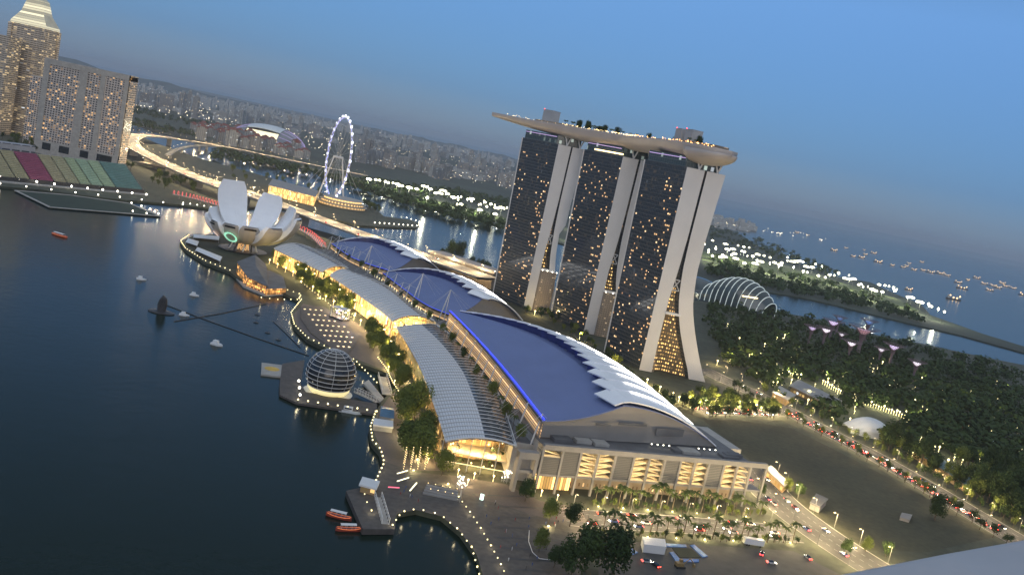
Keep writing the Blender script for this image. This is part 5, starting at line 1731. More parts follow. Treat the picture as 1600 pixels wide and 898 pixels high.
# waterfront promenade trees
for zone, n, lab, grp in (([(425,398),(450,398),(480,418),(520,440),(548,468),(560,480),(540,485),(510,470),(470,440),(440,420)], 66, 'promenade tree lit from below along the middle canopy', 'promenade trees along the middle canopy'),
                ([(572,512),(590,520),(620,570),(640,600),(625,605),(600,570),(578,540)], 30, 'promenade tree lit from below beside the event plaza', 'promenade trees by the event plaza'),
                ([(622,640),(650,640),(668,690),(672,720),(640,722),(626,680)], 15, 'tall promenade tree in the clump by the blue kiosk', 'tall promenade trees by the kiosk')):
    for x, y in scatter_px(zone, n, rng):
        tree(FINE[1:], G(x, y + 4, 2.5), rng.uniform(.95, 1.35) * (1.5 if 'tall' in lab else 1), lab, grp, name='promenade_tree', r=rng)
for x, y, s_, ks, lab in ((575, 520, 1.0, FINE[:1], 'single dark round tree in front of the bright event stage'),
                      (690, 742, 1.25, FINE[1:], 'pale leafy tree in front of the golden arched hall'),
                      (820, 783, 1.25, FINE[:1], 'dark tree at the corner of the concrete portal'),
                      (857, 817, 1.1, FINE[1:], 'bright green lit tree alone on the plaza paving'),
                      (890, 822, 1.15, FINE[:1], 'dark tree with orange lamps showing through its crown'),
                      (842, 862, 1.1, FINE[1:], 'mid green plaza tree inside the curved white cable'),
                      (865, 886, 1.0, FINE[:1], 'lower plaza tree at the bottom edge inside the curved white cable'),
                      (914, 892, 1.4, BIG, 'largest dark tree at the bottom between plaza and building lot'),
                      (955, 905, 1.45, BIG, 'dark tree by the blue tarpaulin, right of the largest one'),
                      (890, 905, 1.1, BIG, 'dark tree at the bottom edge, left of the largest one'),
                      (1188, 775, .8, FINE[:1], 'small dark tree by the open corner of the parking front'),
                      (1247, 776, .9, FINE[:1], 'dark tree by the low building along the field'),
                      (1228, 768, .8, FINE[1:], 'bright green lit tree next to the low building by the field'),
                      (1352, 862, .9, FINE[1:], 'bright green tree at the near corner of the field'),
                      (1320, 866, .9, FINE[:1], 'dark tree by the cross road at the near corner of the field'),
                      (1383, 870, .8, FINE[:1], 'dark bush-like tree above the white ledge')):
    tree(ks, G(x, y, 2.5), s_, lab, r=rng)
# palms
for k in range(24):
    i = k / 23
    x, y = lerp(930, 1185, i), lerp(788, 806, i)
    tree(PALM, G(x + rng.uniform(-4, 4), y + rng.uniform(-3, 3), 2.5), rng.uniform(1.0, 1.35), 'palm in the planted strip between parking front and road', 'palms in the strip by the parking front', 'palm', 'palm_tree', r=rng)
for k in range(22):
    i = k / 21
    x, y = lerp(940, 1240, i), lerp(834, 848, i)
    tree(PALM, G(x + rng.uniform(-3, 3), y + rng.uniform(-1, 1), 2.5), rng.uniform(1.0, 1.3), 'palm in the row between the south road and the building lot', 'palms in the row by the building lot', 'palm', 'palm_tree', r=rng)
for k in range(30):
    s_ = k / 29
    a_ = pl([(22, 437), (9, 487), (-10, 553), (-29, 613), (-46, 663), (-72, 718), (-100, 778), (-130, 834), (-160, 886), (-186, 922)], s_)
    tree(PALM if k % 2 else FINE, Vector((a_.x + rng.uniform(-3.5, -2), a_.y - 1, 22.0)), rng.uniform(.65, .95), 'terrace tree between the canopies and the lit louvre walls', 'terrace trees above the mall', name='terrace_tree', r=rng)
for k in range(60):
    i = (k % 30) / 29
    x, y = (lerp(925, 1190, i), lerp(790, 808, i)) if k < 30 else (lerp(940, 1240, i), lerp(836, 850, i))
    tree(BROAD, G(x + rng.uniform(-4, 4), y + rng.uniform(-2.5, 2.5), 2.5), rng.uniform(.28, .5), 'low shrub under the palms by the parking front road', 'shrubs under the palms', 'shrub', 'planted_shrub', r=rng)
# sky deck garden
for k in range(34):
    t = rng.uniform(.50, .68) if k < 26 else rng.choice((.12, .24, .245, .40, .36, .46, .135, .25))
    i = int(t * 60); d = (cl[i + 1] - cl[i]).normalized(); nr = Vector((-d.y, d.x, 0))
    tree(FINE[:1] + PALM[:1], cl[i] + nr * rng.uniform(-9, 10) + Vector((0, 0, .1)), rng.uniform(.7, 1.0), 'dark tree growing on the hotel roof deck', 'trees on the roof deck', name='roof_garden_tree', r=rng)
# marina centre trees
for x, y in scatter_px([(0,213),(60,222),(95,240),(130,242),(185,255),(230,265),(300,285),(345,300),(330,305),(260,298),(232,285),(228,272),(160,258),(60,240),(0,226)], 58, rng):
    tree(BROAD, G(x, y, 2.5), rng.uniform(1.0, 1.6), 'dark tree behind the coloured grandstand and below the highway', 'trees behind the grandstand', name='park_tree', r=rng)
for x, y in scatter_px([(350,252),(420,272),(500,300),(520,310),(500,322),(470,316),(420,300),(360,280)], 30, rng):
    tree(BROAD, G(x, y, 2.5), rng.uniform(1.0, 1.5), 'dark tree between the highway bridge and the lit pit building', 'trees between bridge and wheel', name='park_tree', r=rng)
for x, y in scatter_px([(560,318),(600,330),(605,338),(575,332)], 14, rng):
    tree(BROAD, G(x, y, 2.5), rng.uniform(1.2, 1.7), 'dark tree on the point beside the wheel terminal', 'trees on the point by the wheel', name='shore_tree', r=rng)
# ------------------------------------------------------------------ gardens: glass dome, tall steel trees, tents
CD0, CD1 = G(1104, 474, 4), G(1204, 489, 4)
o = (CD0 + CD1) / 2; dd = (CD1 - CD0); dl = dd.length; dd.normalize(); dn = Vector((-dd.y, dd.x, 0))
M_['dglass'] = mat('dome_glass', (0.05, 0.075, 0.085), .1, var=.3, scale=.05)
M_['arch'] = glow('lit_white_arch', (.85, .95, .92), .32)
dm = thing('ribbed_dome', 'glass conservatory dome with white arched ribs, beside the south hotel tower', 'conservatory', o)
NA = 12
def darch(i, u):
    t = i / (NA - 1)
    cx = lerp(-24, 30, t); cy = lerp(34, -30, t)
    hw = 27 * math.sqrt(max(.1, 1 - ((t - .36) / .8) ** 2)) * lerp(1, .72, t)
    hgt = 45 * max(.3, 1 - ((t - .45) / .72) ** 2)
    a = math.pi * u
    return dd * (cx - hw * math.cos(a) + 7 * math.sin(a) * (t - .3)) + dn * cy + Vector((0, 0, hgt * math.sin(a) ** .8))
q = MB(); q.grid([[darch(i, u / 16) for u in range(17)] for i in range(NA)], 0); q.build('glass_shell', M_['dglass'], dm, smooth=True)
for i in range(NA):
    q = MB(); q.tube([darch(i, u / 16) * 1.02 for u in range(17)], .6, 5); q.build('arch_rib', M_['arch'], dm)
q = MB(); c_ = dn * -20 + Vector((0, 0, 22)); q.tube([c_ - dd * 16, c_ + dd * 22], .8, 4); q.build('walkway_light', M_['warm'], dm)
# the second, flatter conservatory mostly behind the tower
fo = G(1085, 452, 4)
fl_ = thing('flat_conservatory', 'low glass conservatory roof half hidden behind the south hotel tower', 'conservatory', fo)
q = MB(); q.grid([[Vector((x, 30 * -math.cos(math.pi * u / 10), 22 * math.sin(math.pi * u / 10) * (1 - (x / 55) ** 2 * .8))) for u in range(11)] for x in range(-55, 56, 10)]); q.build('glass_shell', M_['dglass'], fl_, smooth=True)

M_['stpink'] = mat('steel_tree_frame', (.15, .10, .12), .5, var=.1, scale=.2)
M_['stglow'] = [glow('steel_tree_glow_%s' % n, c, s) for n, c, s in (('violet', (.85, .66, 1.0), 1.3), ('white', (1.0, .90, 1.0), 1.8), ('pink', (1.0, .55, .66), .25), ('blue', (.25, .45, 1.0), .5))]
def steel_tree(h, rad, gm, label, p):
    root = thing('steel_tree', label, 'steel tree', p)
    q = MB(); q.lathe([(rad * .16, 0), (rad * .11, h * .4), (rad * .12, h * .68), (rad * .2, h * .78)], 10); q.build('trunk', M_['stpink'], root)
    q = MB()
    for k in range(18):
        a = 2 * math.pi * k / 18
        q.tube([(rad * f_ * math.cos(a + tw_), rad * f_ * math.sin(a + tw_), h * z) for f_, z, tw_ in ((.14, .6, 0), (.2, .78, .05), (.5, .92, .1), (1, 1, .18))], [.5, .45, .3, .15], 3)
    for f_, z in ((.5, .92), (.78, .97), (1, 1)):
        q.tube([(rad * f_ * math.cos(2 * math.pi * j / 24), rad * f_ * math.sin(2 * math.pi * j / 24), h * z) for j in range(24)], .25, 3, closed=True)
    q.build('crown', M_['stpink'], root)
    q = MB(); q.lathe([(rad * .12, h * .70), (rad * .19, h * .80), (rad * .42, h * .915)], 12)
    q.build('crown_glow', M_['stglow'][gm], root)
    return root
for i, (bx_, by_, h, rad, gm, lab) in enumerate(((1262, 543, 30, 12, 0, 'small lilac lit steel tree, leftmost of the garden cluster'), (1283, 549, 33, 14, 1, 'white glowing steel tree with a broad funnel near the left of the cluster'), (1294, 538, 36, 17, 0, 'lilac steel tree standing behind the broad white one'),
        (1309, 549, 26, 9, 1, 'small white steel tree in the middle of the cluster'), (1338, 562, 46, 22, 2, 'largest steel tree with a dim pink crown'), (1322, 571, 32, 13, 1, 'white glowing steel tree in front of the pink one'), (1370, 575, 27, 10, 1, 'small white steel tree right of the pink one'),
        (1388, 577, 34, 15, 0, 'lilac steel tree, rightmost of the garden cluster'), (1424, 601, 30, 12, 1, 'lone white steel tree right of and below the cluster'), (1305, 528, 34, 12, 3, 'blue lit steel tree at the back of the cluster'), (1350, 535, 36, 15, 3, 'second blue steel tree behind the pink crown'))):
    steel_tree(h * .86, rad * .9, gm, lab, G(bx_, by_ - 3, 2.5))

M_['tent'] = mat('white_tent_fabric', (.62, .64, .66), .7, var=.05, scale=.1)
tp = G(1357, 678, 2.5)
tt = thing('tensile_tent', 'large white arched tent beside the east road and the gardens', 'tent', tp)
q = MB(); rows = []
for i in range(13):
    x = -19 + 38 * i / 12
    rows.append([(x, 14 * -math.cos(math.pi * u / 10) * (1 - .25 * (x / 19) ** 2), .4 + 13 * (1 - .75 * (x / 19) ** 2) * math.sin(math.pi * u / 10) ** .85) for u in range(11)])
q.shell(rows, .2); q.build('fabric_roof', M_['tent'], tt)
q = MB(); q.box((19, 0, 2), (1, 12, 3)); q.build('lit_end', M_['goldwall'], tt)
def shed(name, label, px, z0, h, m_, roof_m, over=1.0, lit=None, ridge=0.0):
    pts = [G(x, y, z0) for x, y in px]
    o = pts[0].copy()
    root = thing(name, label, 'building', o)
    P4 = [p - o for p in pts]
    q = MB(); q.prism([(p.x, p.y) for p in P4], 0, h); q.build('wall', M_[m_], root)
    c = sum(P4, Vector()) / len(P4)
    q = MB()
    rr = [c + (p - c) * (1 + over / max(1, (p - c).length)) for p in P4]
    if ridge and len(rr) == 4:
        a_, b_ = (rr[0] + rr[3]) / 2, (rr[1] + rr[2]) / 2
        a_.z = b_.z = h + ridge
        for p in rr: p.z = h
        q.face([rr[0], rr[1], b_, a_]); q.face([rr[2], rr[3], a_, b_]); q.face([rr[1], rr[2], b_]); q.face([rr[3], rr[0], a_])
        q.face([rr[3], rr[2], rr[1], rr[0]])
    else:
        q.prism([(p.x, p.y) for p in rr], h, h + .8, bottom=True)
    q.build('roof', M_[roof_m], root)
    return root
M_['tealroof'] = mat('teal_metal_roof', (.10, .17, .17), .5, var=.1, scale=.1)
M_['bluetarp'] = mat('blue_tarpaulin', (.05, .16, .42), .5, var=.3, scale=.3, bump=.5)
M_['bluekiosk'] = mat('blue_kiosk_roof', (.05, .13, .22), .5, var=.1, scale=.3)
shed('long_shed', 'long low building with a teal roof at the edge of the gardens', [(1424, 712), (1506, 768), (1512, 756), (1432, 700)], 2.5, 5, 'goldsoft', 'tealroof', 2, ridge=2)
shed('grey_pavilion', 'low grey roofed pavilion between the hotel and the tent', [(1234, 612), (1300, 645), (1310, 634), (1246, 602)], 2.5, 5, 'goldsoft', 'gable', 2)
shed('garden_hall', 'flat pale roofed hall left of the grey pavilion by the road', [(1205, 622), (1228, 634), (1240, 626), (1216, 612)], 2.5, 5, 'goldsoft', 'conc', 1)
shed('field_building', 'small grey building with a pale roof on the near edge of the field', [(1264, 794), (1279, 801), (1290, 789), (1273, 781)], 2.5, 3.2, 'gable', 'roofgrey', 1)
shed('covered_walk', 'long grey covered walkway between the parking front and the field', [(1196, 745), (1222, 770), (1228, 764), (1202, 738)], 2.5, 4, 'goldsoft', 'gable', 1)
shed('field_tent', 'small white tent alone on the mown field', [(1405, 812), (1420, 816), (1424, 808), (1409, 805)], 2.5, 1.8, 'gable', 'gable', .4, ridge=1.2)
shed('garden_shed', 'small white lit building among the garden trees at the right', [(1522, 693), (1552, 707), (1556, 701), (1528, 688)], 2.5, 5, 'goldsoft', 'tent', 1)
shed('pit_building', 'long golden lit building behind the trees beside the highway', [(418, 304), (490, 322), (494, 312), (424, 293)], 2.5, 16, 'goldwall', 'gable', 2)
shed('blue_kiosk', 'small dark blue roofed kiosk on the waterfront by the tall trees', [(592, 660), (613, 664), (612, 648), (594, 645)], 2.5, 4, 'conc', 'bluekiosk', .8, ridge=1.5)
shed('pale_kiosk', 'pale flat kiosk at the bend of the lamp-lined waterfront', [(582, 672), (612, 676), (612, 666), (583, 662)], 2.5, 2.5, 'conc', 'white', .4)
shed('container_office', 'white container cabin block on the building lot', [(1004, 862), (1038, 866), (1036, 854), (1001, 850)], 2.54, 3.0, 'white', 'white', .1)
shed('bay_kiosk', 'lit white kiosk at the head of the timber jetty', [(562, 768), (584, 774), (588, 764), (566, 758)], 2.6, 3, 'goldsoft', 'white', 1.2)
# dark plate-glass links and small canopies by the museum
for k, (px, lab) in enumerate((([(302, 371), (342, 375), (343, 369), (303, 366)], 'white sail canopy farthest out on the museum point'), ([(290, 378), (308, 384), (311, 377), (294, 372)], 'small white sail canopy at the tip of the museum point'), ([(305, 391), (344, 408), (347, 401), (309, 386)], 'long white sail canopy along the lamp-lined museum quay'))):
    pts = [G(x, y, 5.5) for x, y in px]; o = pts[0].copy(); o.z = 2.5
    root = thing('sail_canopy', lab, 'canopy', o)
    q = MB(); P4 = [p - o for p in pts]; c = sum(P4, Vector()) / 4; c.z += 1.6
    for i in range(4): q.face([P4[i], P4[(i + 1) % 4], c]); q.face([P4[(i + 1) % 4] - Vector((0, 0, .15)), P4[i] - Vector((0, 0, .15)), c - Vector((0, 0, .15))])
    q.build('fabric', M_['tent'], root)
    for p in P4:
        q = MB(); q.tube([(p.x, p.y, 0), p], .15, 4); q.build('post', M_['steel'], root)

# ------------------------------------------------------------------ event plaza with lit tables and a stage
PLZ = [(470, 478), (505, 478), (545, 505), (560, 530), (545, 552), (520, 545), (486, 520), (470, 497)]
slab('event_floor', PLZ, 3.2, M_['deck'], 'dark raised round event floor set with rows of lit tables', 'stage floor', .7)
def table_proto():
    root = thing('lit_table', 'round table with a glowing top on the dark event floor', 'table', (0, 0, 0), 0, 'lit round tables on the event floor')
    q = MB(); q.lathe([(.5, 0), (.08, .06), (.08, .68)], 8); q.build('leg', M_['steel'], root)
    q = MB(); q.lathe([(0, .68), (.95, .68), (.95, .78), (0, .8)], 12); q.build('tabletop', M_['tablelit'], root)
    return root
M_['tablelit'] = glow('table_glow', (1.0, .74, .42), 2.2)
TB = table_proto(); nT = 0
for r_ in range(8):
    for c_ in range(7):
        x = 476 + c_ * 8.6 + r_ * 6.2; y = 484 + r_ * 8.2 + c_ * .6
        if not inside([(472, 480), (503, 481), (528, 500), (560, 532), (544, 549), (520, 541), (488, 519), (473, 497)], x, y): continue
        p = G(x, y, 3.2)
        if nT == 0: TB.location = p
        else: dup(TB, p, 0, 1.0)
        nT += 1
st = thing('event_stage', 'white and violet lit event stage with truss frame by the mall', 'stage', G(530, 498, 3))
q = MB(); q.box((0, 0, .6), (14, 9, 1.2), R(-30)); q.build('platform', M_['dark'], st)
for sx_ in (-6, 6):
    for sy_ in (-4, 4):
        q = MB(); ca, sa = math.cos(R(-30)), math.sin(R(-30)); q.box((sx_ * ca - sy_ * sa, sx_ * sa + sy_ * ca, 4.5), (.5, .5, 9), R(-30)); q.build('truss_post', M_['steel'], st)
q = MB(); q.box((0, 0, 9), (13, 9, .5), R(-30)); q.build('truss_roof', M_['steel'], st)
for k in range(7):
    q = MB(); q.lathe([(0, -.6), (.6, 0), (0, .6)], 6, (rng.uniform(-6, 6), rng.uniform(-5, 5), rng.uniform(1.8, 8))); q.build('stage_lamp', M_['violet_l'] if k % 3 == 0 else M_['white_l'], st)

# ------------------------------------------------------------------ lamps
def lightdata(name, col, W, r=.3):
    d = bpy.data.lights.new(name, 'POINT'); d.energy = W; d.color = col; d.shadow_soft_size = r
    return d
LD = {'foot': lightdata('hotel_foot_light', (1.0, .72, .30), 13000, .5), 'cross': lightdata('crossing_light', (1.0, .76, .40), 17000, .4), 'fore': lightdata('forecourt_light', (1.0, .72, .36), 1100, .3), 'palm': lightdata('palm_light', (1.0, .82, .36), 1500, .3), 'hall': lightdata('hall_light', (1.0, .70, .30), 6000, .8), 'quay': lightdata('quay_light', (1.0, .84, .5), 260), 'street': lightdata('street_light', (1.0, .76, .42), 8200, .4), 'hwy': lightdata('highway_light', (1.0, .74, .40), 42000, .5), 'up': lightdata('tree_uplight', (1.0, .82, .34), 6000, .25),
      'flood': lightdata('field_flood', (1.0, .98, .70), 80000, 1.5), 'gard': lightdata('garden_light', (1.0, .90, .42), 2400, .3), 'stage': lightdata('stage_light', (.95, .85, 1.0), 1800, .6), 'gold': lightdata('arcade_light', (1.0, .70, .29), 5500, .8), 'blue': lightdata('blue_wash', (.08, .1, 1.0), 5000, .5)}
LD['flood'].specular_factor = .06
def add_light(root, key, loc):
    o = bpy.data.objects.new(key + '_light', LD[key]); C.objects.link(o); o.parent = root; o.location = loc
    return o
qm = MB(); qm.lathe([(.12, 0), (.09, .9)], 6); QP = qm.mesh('post', M_['dark'])
qm = MB(); qm.lathe([(0, .8), (.30, .95), (.42, 1.25), (.30, 1.55), (0, 1.7)], 8); QG = qm.mesh('globe', M_['quay_l']); QGF = qm.mesh('floodlamp_head', M_['white_l'])
def quay_lamps(px, step, z, label, group, off=0.0, every=3, s_=1.0):
    for k, (p, h) in enumerate(along([G(x, y, z) for x, y in px], step, off=off)):
        root = link('quay_lamp', None, None, p, 0, s_); tag(root, label, 'lamp', group)
        link('post', QP, root); link('globe', QG if s_ < 1.6 else QGF, root)
        if k % every == 0: add_light(root, 'quay', (0, 0, 1.9))
quay_lamps([(584,753),(597,725),(592,705),(579,690),(576,668),(584,645)], 5.2, 2.5, 'round white lamp along the curved quay below the tall trees', 'quay lamps below the tall trees', off=-.8)
quay_lamps([(609,822),(624,801),(651,795.5),(690,805.5),(719,830),(740,858),(752,900)], 5.5, 2.5, 'round white lamp on the rim of the bottom cove', 'quay lamps round the bottom cove', off=-1.0, s_=.8)
quay_lamps([(716,778),(737,806),(757,838),(775,870),(792,905)], 5.2, 2.5, 'warm lamp in the diagonal row across the timber promenade', 'lamps in the diagonal promenade row', s_=.7)
quay_lamps([(472,470),(456,490),(461,509),(481,529),(511,544),(555,564),(590,600)], 6.2, 2.5, 'round white lamp along the curved edge of the event plaza', 'quay lamps round the event plaza', off=-.8)
quay_lamps([(408,467),(432,470),(466,470),(470,462),(440,452)], 6.5, 2.0, 'round white lamp on the quay between the angular pavilion and the plaza', 'quay lamps beside the angular pavilion', s_=1.1)
quay_lamps([(296,369),(283,378),(291,390),(321,409),(360,424)], 7.0, 2.5, 'white lamp along the rim of the museum point', 'quay lamps round the museum point', off=-.8, s_=1.15)
quay_lamps([(465,628),(588,646)], 5.2, 1.6, 'large round lamp on the front edge of the sphere pontoon', 'lamps on the sphere pontoon', s_=1.25)
quay_lamps([(468,622),(466,600)], 9, 1.6, 'bright floodlamp at the left corner of the sphere pontoon', 'floodlamps at the pontoon corner', s_=1.7)
quay_lamps([(590,560),(604,578),(612,596),(622,612)], 4.0, 2.5, 'warm lamp on the walkway behind the glass sphere', 'lamps behind the glass sphere', s_=.75)
quay_lamps([(482,440),(520,468),(552,500)], 7.5, 2.5, 'warm lamp in the double row along the promenade trees', 'lamps along the promenade trees', s_=.6)
quay_lamps([(476,446),(512,474),(540,500)], 7.5, 2.5, 'warm lamp in the outer row along the promenade trees', 'outer lamps along the promenade trees', s_=.7)
quay_lamps([(596,540),(622,580),(640,600)], 4.0, 2.5, 'warm lamp in the short row by the mall near the sphere', 'lamps by the mall near the sphere', s_=.7)
quay_lamps([(0,281),(60,289),(120,297),(180,303),(228,308)], 19, 3.2, 'paired white floodlamp in the row below the grandstand seats', 'floodlamps below the grandstand', every=2, s_=3.0)
quay_lamps([(0,290),(60,297),(130,305),(200,312),(245,318),(285,322)], 26, 2.6, 'small white lamp along the shore of the grandstand', 'shore lamps by the grandstand', every=4, s_=2.0)
quay_lamps([(205,320),(232,328),(248,337),(222,336),(207,333)], 17, 1.5, 'white lamp on the pointed end of the floating stage', 'lamps on the floating stage', every=4, s_=2.0)
quay_lamps([(286,319),(340,327)], 9, 2.6, 'yellow lamp along the shore left of the museum', 'shore lamps left of the museum', every=4, s_=1.6)
quay_lamps([(585,350),(655,355),(655,348),(635,342)], 12, 2.6, 'golden lamp round the pointed jetty by the wheel', 'lamps on the jetty by the wheel', every=2, s_=2.0)

def street_proto(name, label, group, h, lit, hs=1.0, m_='street_l', arm=2.0):
    q = MB(); q.tube([(0, 0, 0), (0, 0, h - .6), (arm * .3, 0, h - .1), (arm, 0, h)], [.14, .1, .08, .07], 5); pm = q.mesh('pole', M_['polegrey'])
    q = MB(); q.box((arm + .2 * hs, 0, h), (.9 * hs, .4 * hs, .22 * hs)); hm = q.mesh('lamp_head', M_[m_])
    def put(p, rz, k):
        root = link(name, None, None, p, rz); tag(root, label, 'street lamp', group)
        link('pole', pm, root); link('lamp_head', hm, root)
        if lit and k % lit[1] == 0: add_light(root, lit[0], (arm, 0, h - .9))
    return put
def lamps_on(rb, put, n, offs, i0=0, i1=None, z=None):
    i1 = len(rb) - 1 if i1 is None else i1
    for sd_ in offs:
        for k in range(n):
            x = lerp(i0, i1, (k + .5) / n); i = min(int(x), len(rb) - 2); f_ = x - i
            c = rb[i][2].lerp(rb[i + 1][2], f_); nr = (rb[i][0] - rb[i][1]).normalized(); w_ = (rb[i][0] - rb[i][1]).length / 2
            p = c + nr * (sd_ * w_)
            put(p, math.atan2(-nr.y * sd_, -nr.x * sd_), k)
lamps_on(HWY, street_proto('highway_lamp', 'lamp on the long curving highway bridge', 'lamps on the long highway bridge', 10, ('hwy', 1), 1.5), 34, (.96, -.96))
lamps_on(HWY2, street_proto('highway_lamp', 'lamp on the upper straight highway bridge', 'lamps on the upper highway bridge', 10, ('hwy', 1), 1.8), 22, (.96,))
lamps_on(HWY3, street_proto('highway_lamp', 'lamp on the curved slip road', 'lamps on the slip road', 9, ('street', 1), 1.6), 10, (.95,))
lamps_on(HWY4, street_proto('bridge_lamp', 'lamp on the lower bridge behind the museum', 'lamps on the lower bridge', 9, ('hwy', 1), 1.2), 14, (.95,))
lamps_on(SOUTHROAD, street_proto('street_lamp', 'warm lamp on the busy road below the parking front', 'lamps on the road below the parking front', 8, ('street', 1), .9), 8, (1.06, -1.06))
lamps_on(CROSS, street_proto('street_lamp', 'warm lamp on the crossing road at the field corner', 'lamps on the crossing road', 9, ('cross', 1), 1.2), 8, (1.05, -1.05))
lamps_on(EASTROAD, street_proto('street_lamp', 'warm lamp along the east road with red tail lights', 'lamps along the east road', 9, ('street', 1), .9), 15, (1.04, -1.04), 2, 74)
lamps_on(BAYROAD, street_proto('street_lamp', 'warm lamp in the car park by the south hotel tower', 'lamps in the hotel car park', 7, ('street', 1), .8), 8, (1.0, -1.0))
# floodlit grounds on the far shore
rng = random.Random(31)
q = MB(); q.tube([(0, 0, 0), (0, 0, 26)], [.25, .15], 5); FPm = q.mesh('mast', M_['polegrey'])
q = MB()
for k in range(3): q.lathe([(0, -2.2), (1.5, -1.5), (2.2, 0), (1.5, 1.5), (0, 2.2)], 8, ((k - 1) * 1.6, 0, 26 + (k % 2) * .8))
FHm = q.mesh('floodlight_bank', M_['floodl'])
FL = []
for a, b_, n, jx in (((575, 292), (650, 306), 12, 2), ((655, 303), (790, 340), 30, 5), ((660, 320), (788, 352), 5, 2), ((888, 345), (893, 378), 5, 3), ((1098, 396), (1180, 412), 26, 16), ((1180, 408), (1300, 440), 26, 13), ((1300, 440), (1400, 470), 18, 9), ((1395, 468), (1475, 500), 9, 3)):
    for k in range(n):
        t = (k + rng.random()) / n
        FL.append((lerp(a[0], b_[0], t) + rng.uniform(-2, 2), lerp(a[1], b_[1], t) + rng.uniform(-jx, jx)))
for k, (x, y) in enumerate(FL):
    p = G(x, y + 5, 2)
    s_ = rng.choice((.35, .5, .7, 1.0, 1.5, 1.9)) * rng.uniform(.85, 1.15) * min(1.5, p.y / 1900)
    root = link('floodlight_mast', None, None, p, rng.uniform(-.3, .3), (s_, s_, 1)); tag(root, 'floodlight mast on the low land across the channel', 'floodlight', 'floodlight masts across the channel')
    link('mast', FPm, root); link('floodlight_bank', FHm, root)
    if k % 3 == 0: add_light(root, 'flood', (0, -3, 24))
# garden lamps
q = MB(); q.lathe([(.1, 0), (.08, 2.6), (.45, 2.8), (.5, 3.2), (0, 3.6)], 6); GLm = q.mesh('garden_lamp', M_['gardl'])
gp = scatter_px([(1125,500),(1205,510),(1308,540),(1438,570),(1600,610),(1600,800),(1480,748),(1400,712),(1330,672),(1262,636),(1170,592)], 150, rng) + [(lerp(1222, 1250, k / 9), lerp(583, 592, k / 9)) for k in range(10)] + [(lerp(1332, 1420, k / 22), lerp(625, 656, k / 22)) for k in range(23)] + [(lerp(1285, 1312, k / 8), lerp(600, 616, k / 8)) for k in range(9)]
for k, (x, y) in enumerate(gp):
    o = link('garden_lamp', GLm, None, G(x, y, 2.5), 0, rng.uniform(.8, 1.5) * 1.1); tag(o, 'small garden lamp among the dark trees', 'lamp', 'garden lamps among the dark trees')
    if k % 2 == 0: add_light(o, 'gard', (0, -2, 5))
for k, (x, y) in enumerate([(1030, 612), (1050, 622), (1075, 632), (1098, 622), (1120, 630), (1150, 636), (1010, 600), (1090, 640), (1180, 640), (1200, 648), (1110, 642), (1060, 628), (835, 492), (905, 530), (960, 575), (1170, 560), (1140, 565), (1120, 570)]):
    o = link('garden_lamp', GLm, None, G(x, y, 2.5), 0, 1.4); tag(o, 'golden lamp at the foot of the hotel towers', 'lamp', 'golden lamps at the foot of the hotel')
    add_light(o, 'foot', (0, -2, 5))
q = MB(); q.lathe([(.3, 0), (.35, .3), (0, .45)], 6); PUm = q.mesh('palm_uplight', M_['warm'])
for k in range(14):
    i = k / 13
    for (x0, x1, y0, y1) in ((935, 1185, 791, 808), (945, 1235, 836, 848)):
        if (k + (y0 > 800)) % 2: continue
        o = link('palm_uplight', PUm, None, G(lerp(x0, x1, i), lerp(y0, y1, i), 2.56)); tag(o, 'small ground lamp lighting the palms from below', 'lamp', 'ground lamps under the palms'); add_light(o, 'palm', (0, -.5, 1.0))
# uplights under the promenade trees, arcade lamps in front of the mall
q = MB(); q.lathe([(.3, 0), (.35, .3), (0, .45)], 6); UPm = q.mesh('tree_uplight', M_['warm'])
for k, (x, y) in enumerate([(440, 412), (462, 422), (485, 436), (505, 448), (525, 462), (545, 476), (470, 440), (500, 466), (530, 484), (585, 530), (600, 552), (615, 575), (630, 598), (640, 700), (652, 718), (660, 690), (632, 680), (646, 735), (700, 756), (857, 822), (430, 404), (555, 490)]):
    o = link('tree_uplight', UPm, None, G(x, y, 2.56), 0, 1.3); tag(o, 'small ground lamp lighting a waterfront tree from below', 'lamp', 'ground lamps under the waterfront trees')
    add_light(o, 'up' if y < 690 else 'palm', (0, -.5, 1.2))
q = MB(); q.lathe([(.12, 0), (.1, 5), (.7, 5.2), (.8, 5.9), (0, 6.4)], 8); ALm = q.mesh('arcade_lamp', M_['warmbig'])
for k in range(26):
    s_ = k / 25
    p = pl([(-18, 432), (-38, 500), (-60, 572), (-88, 668), (-108, 705), (-130, 740), (-158, 778), (-184, 822), (-205, 855), (-238, 890)], s_)
    o = link('arcade_lamp', ALm, None, (p.x - 5, p.y - 2, 2.5), 0, .8 if s_ > .38 else .5); tag(o, 'golden lamp standing in front of the canopy shop fronts', 'lamp', 'golden lamps before the shop fronts')
    add_light(o, 'gold', (-.5, -1.5, 6.8))
for x, y in ((530, 492), (540, 505), (552, 520), (516, 486)):
    add_light(st, 'stage', G(x, y, 3) - st.location + Vector((0, 0, 6)))
for can in (canA, canB, canC):
    rt_, S_, o_ = can
    for u in (.25, .5, .75):
        p = S_(2, u); add_light(rt_, 'hall', (p.x, p.y, 10.5)); add_light(rt_, 'hall', (p.x, p.y, 4.5))
# floodlights on the edge of the canopies
q = MB(); q.box((0, 0, 0), (1.1, .7, .7)); CFm = q.mesh('canopy_floodlight', M_['warmbig'])
for k in range(17):
    p = pl([(-62, 590), (-86, 664), (-101, 702), (-122, 738), (-145, 775), (-172, 815), (-199, 850), (-226, 878)], k / 16)
    o = link('canopy_floodlight', CFm, None, (p.x - 3.0, p.y - 1.5, 14.5)); tag(o, 'golden floodlight on the edge of the mall canopies', 'floodlight', 'floodlights on the canopy edge'); add_light(o, 'gold', (-1.5, -1, -.6))
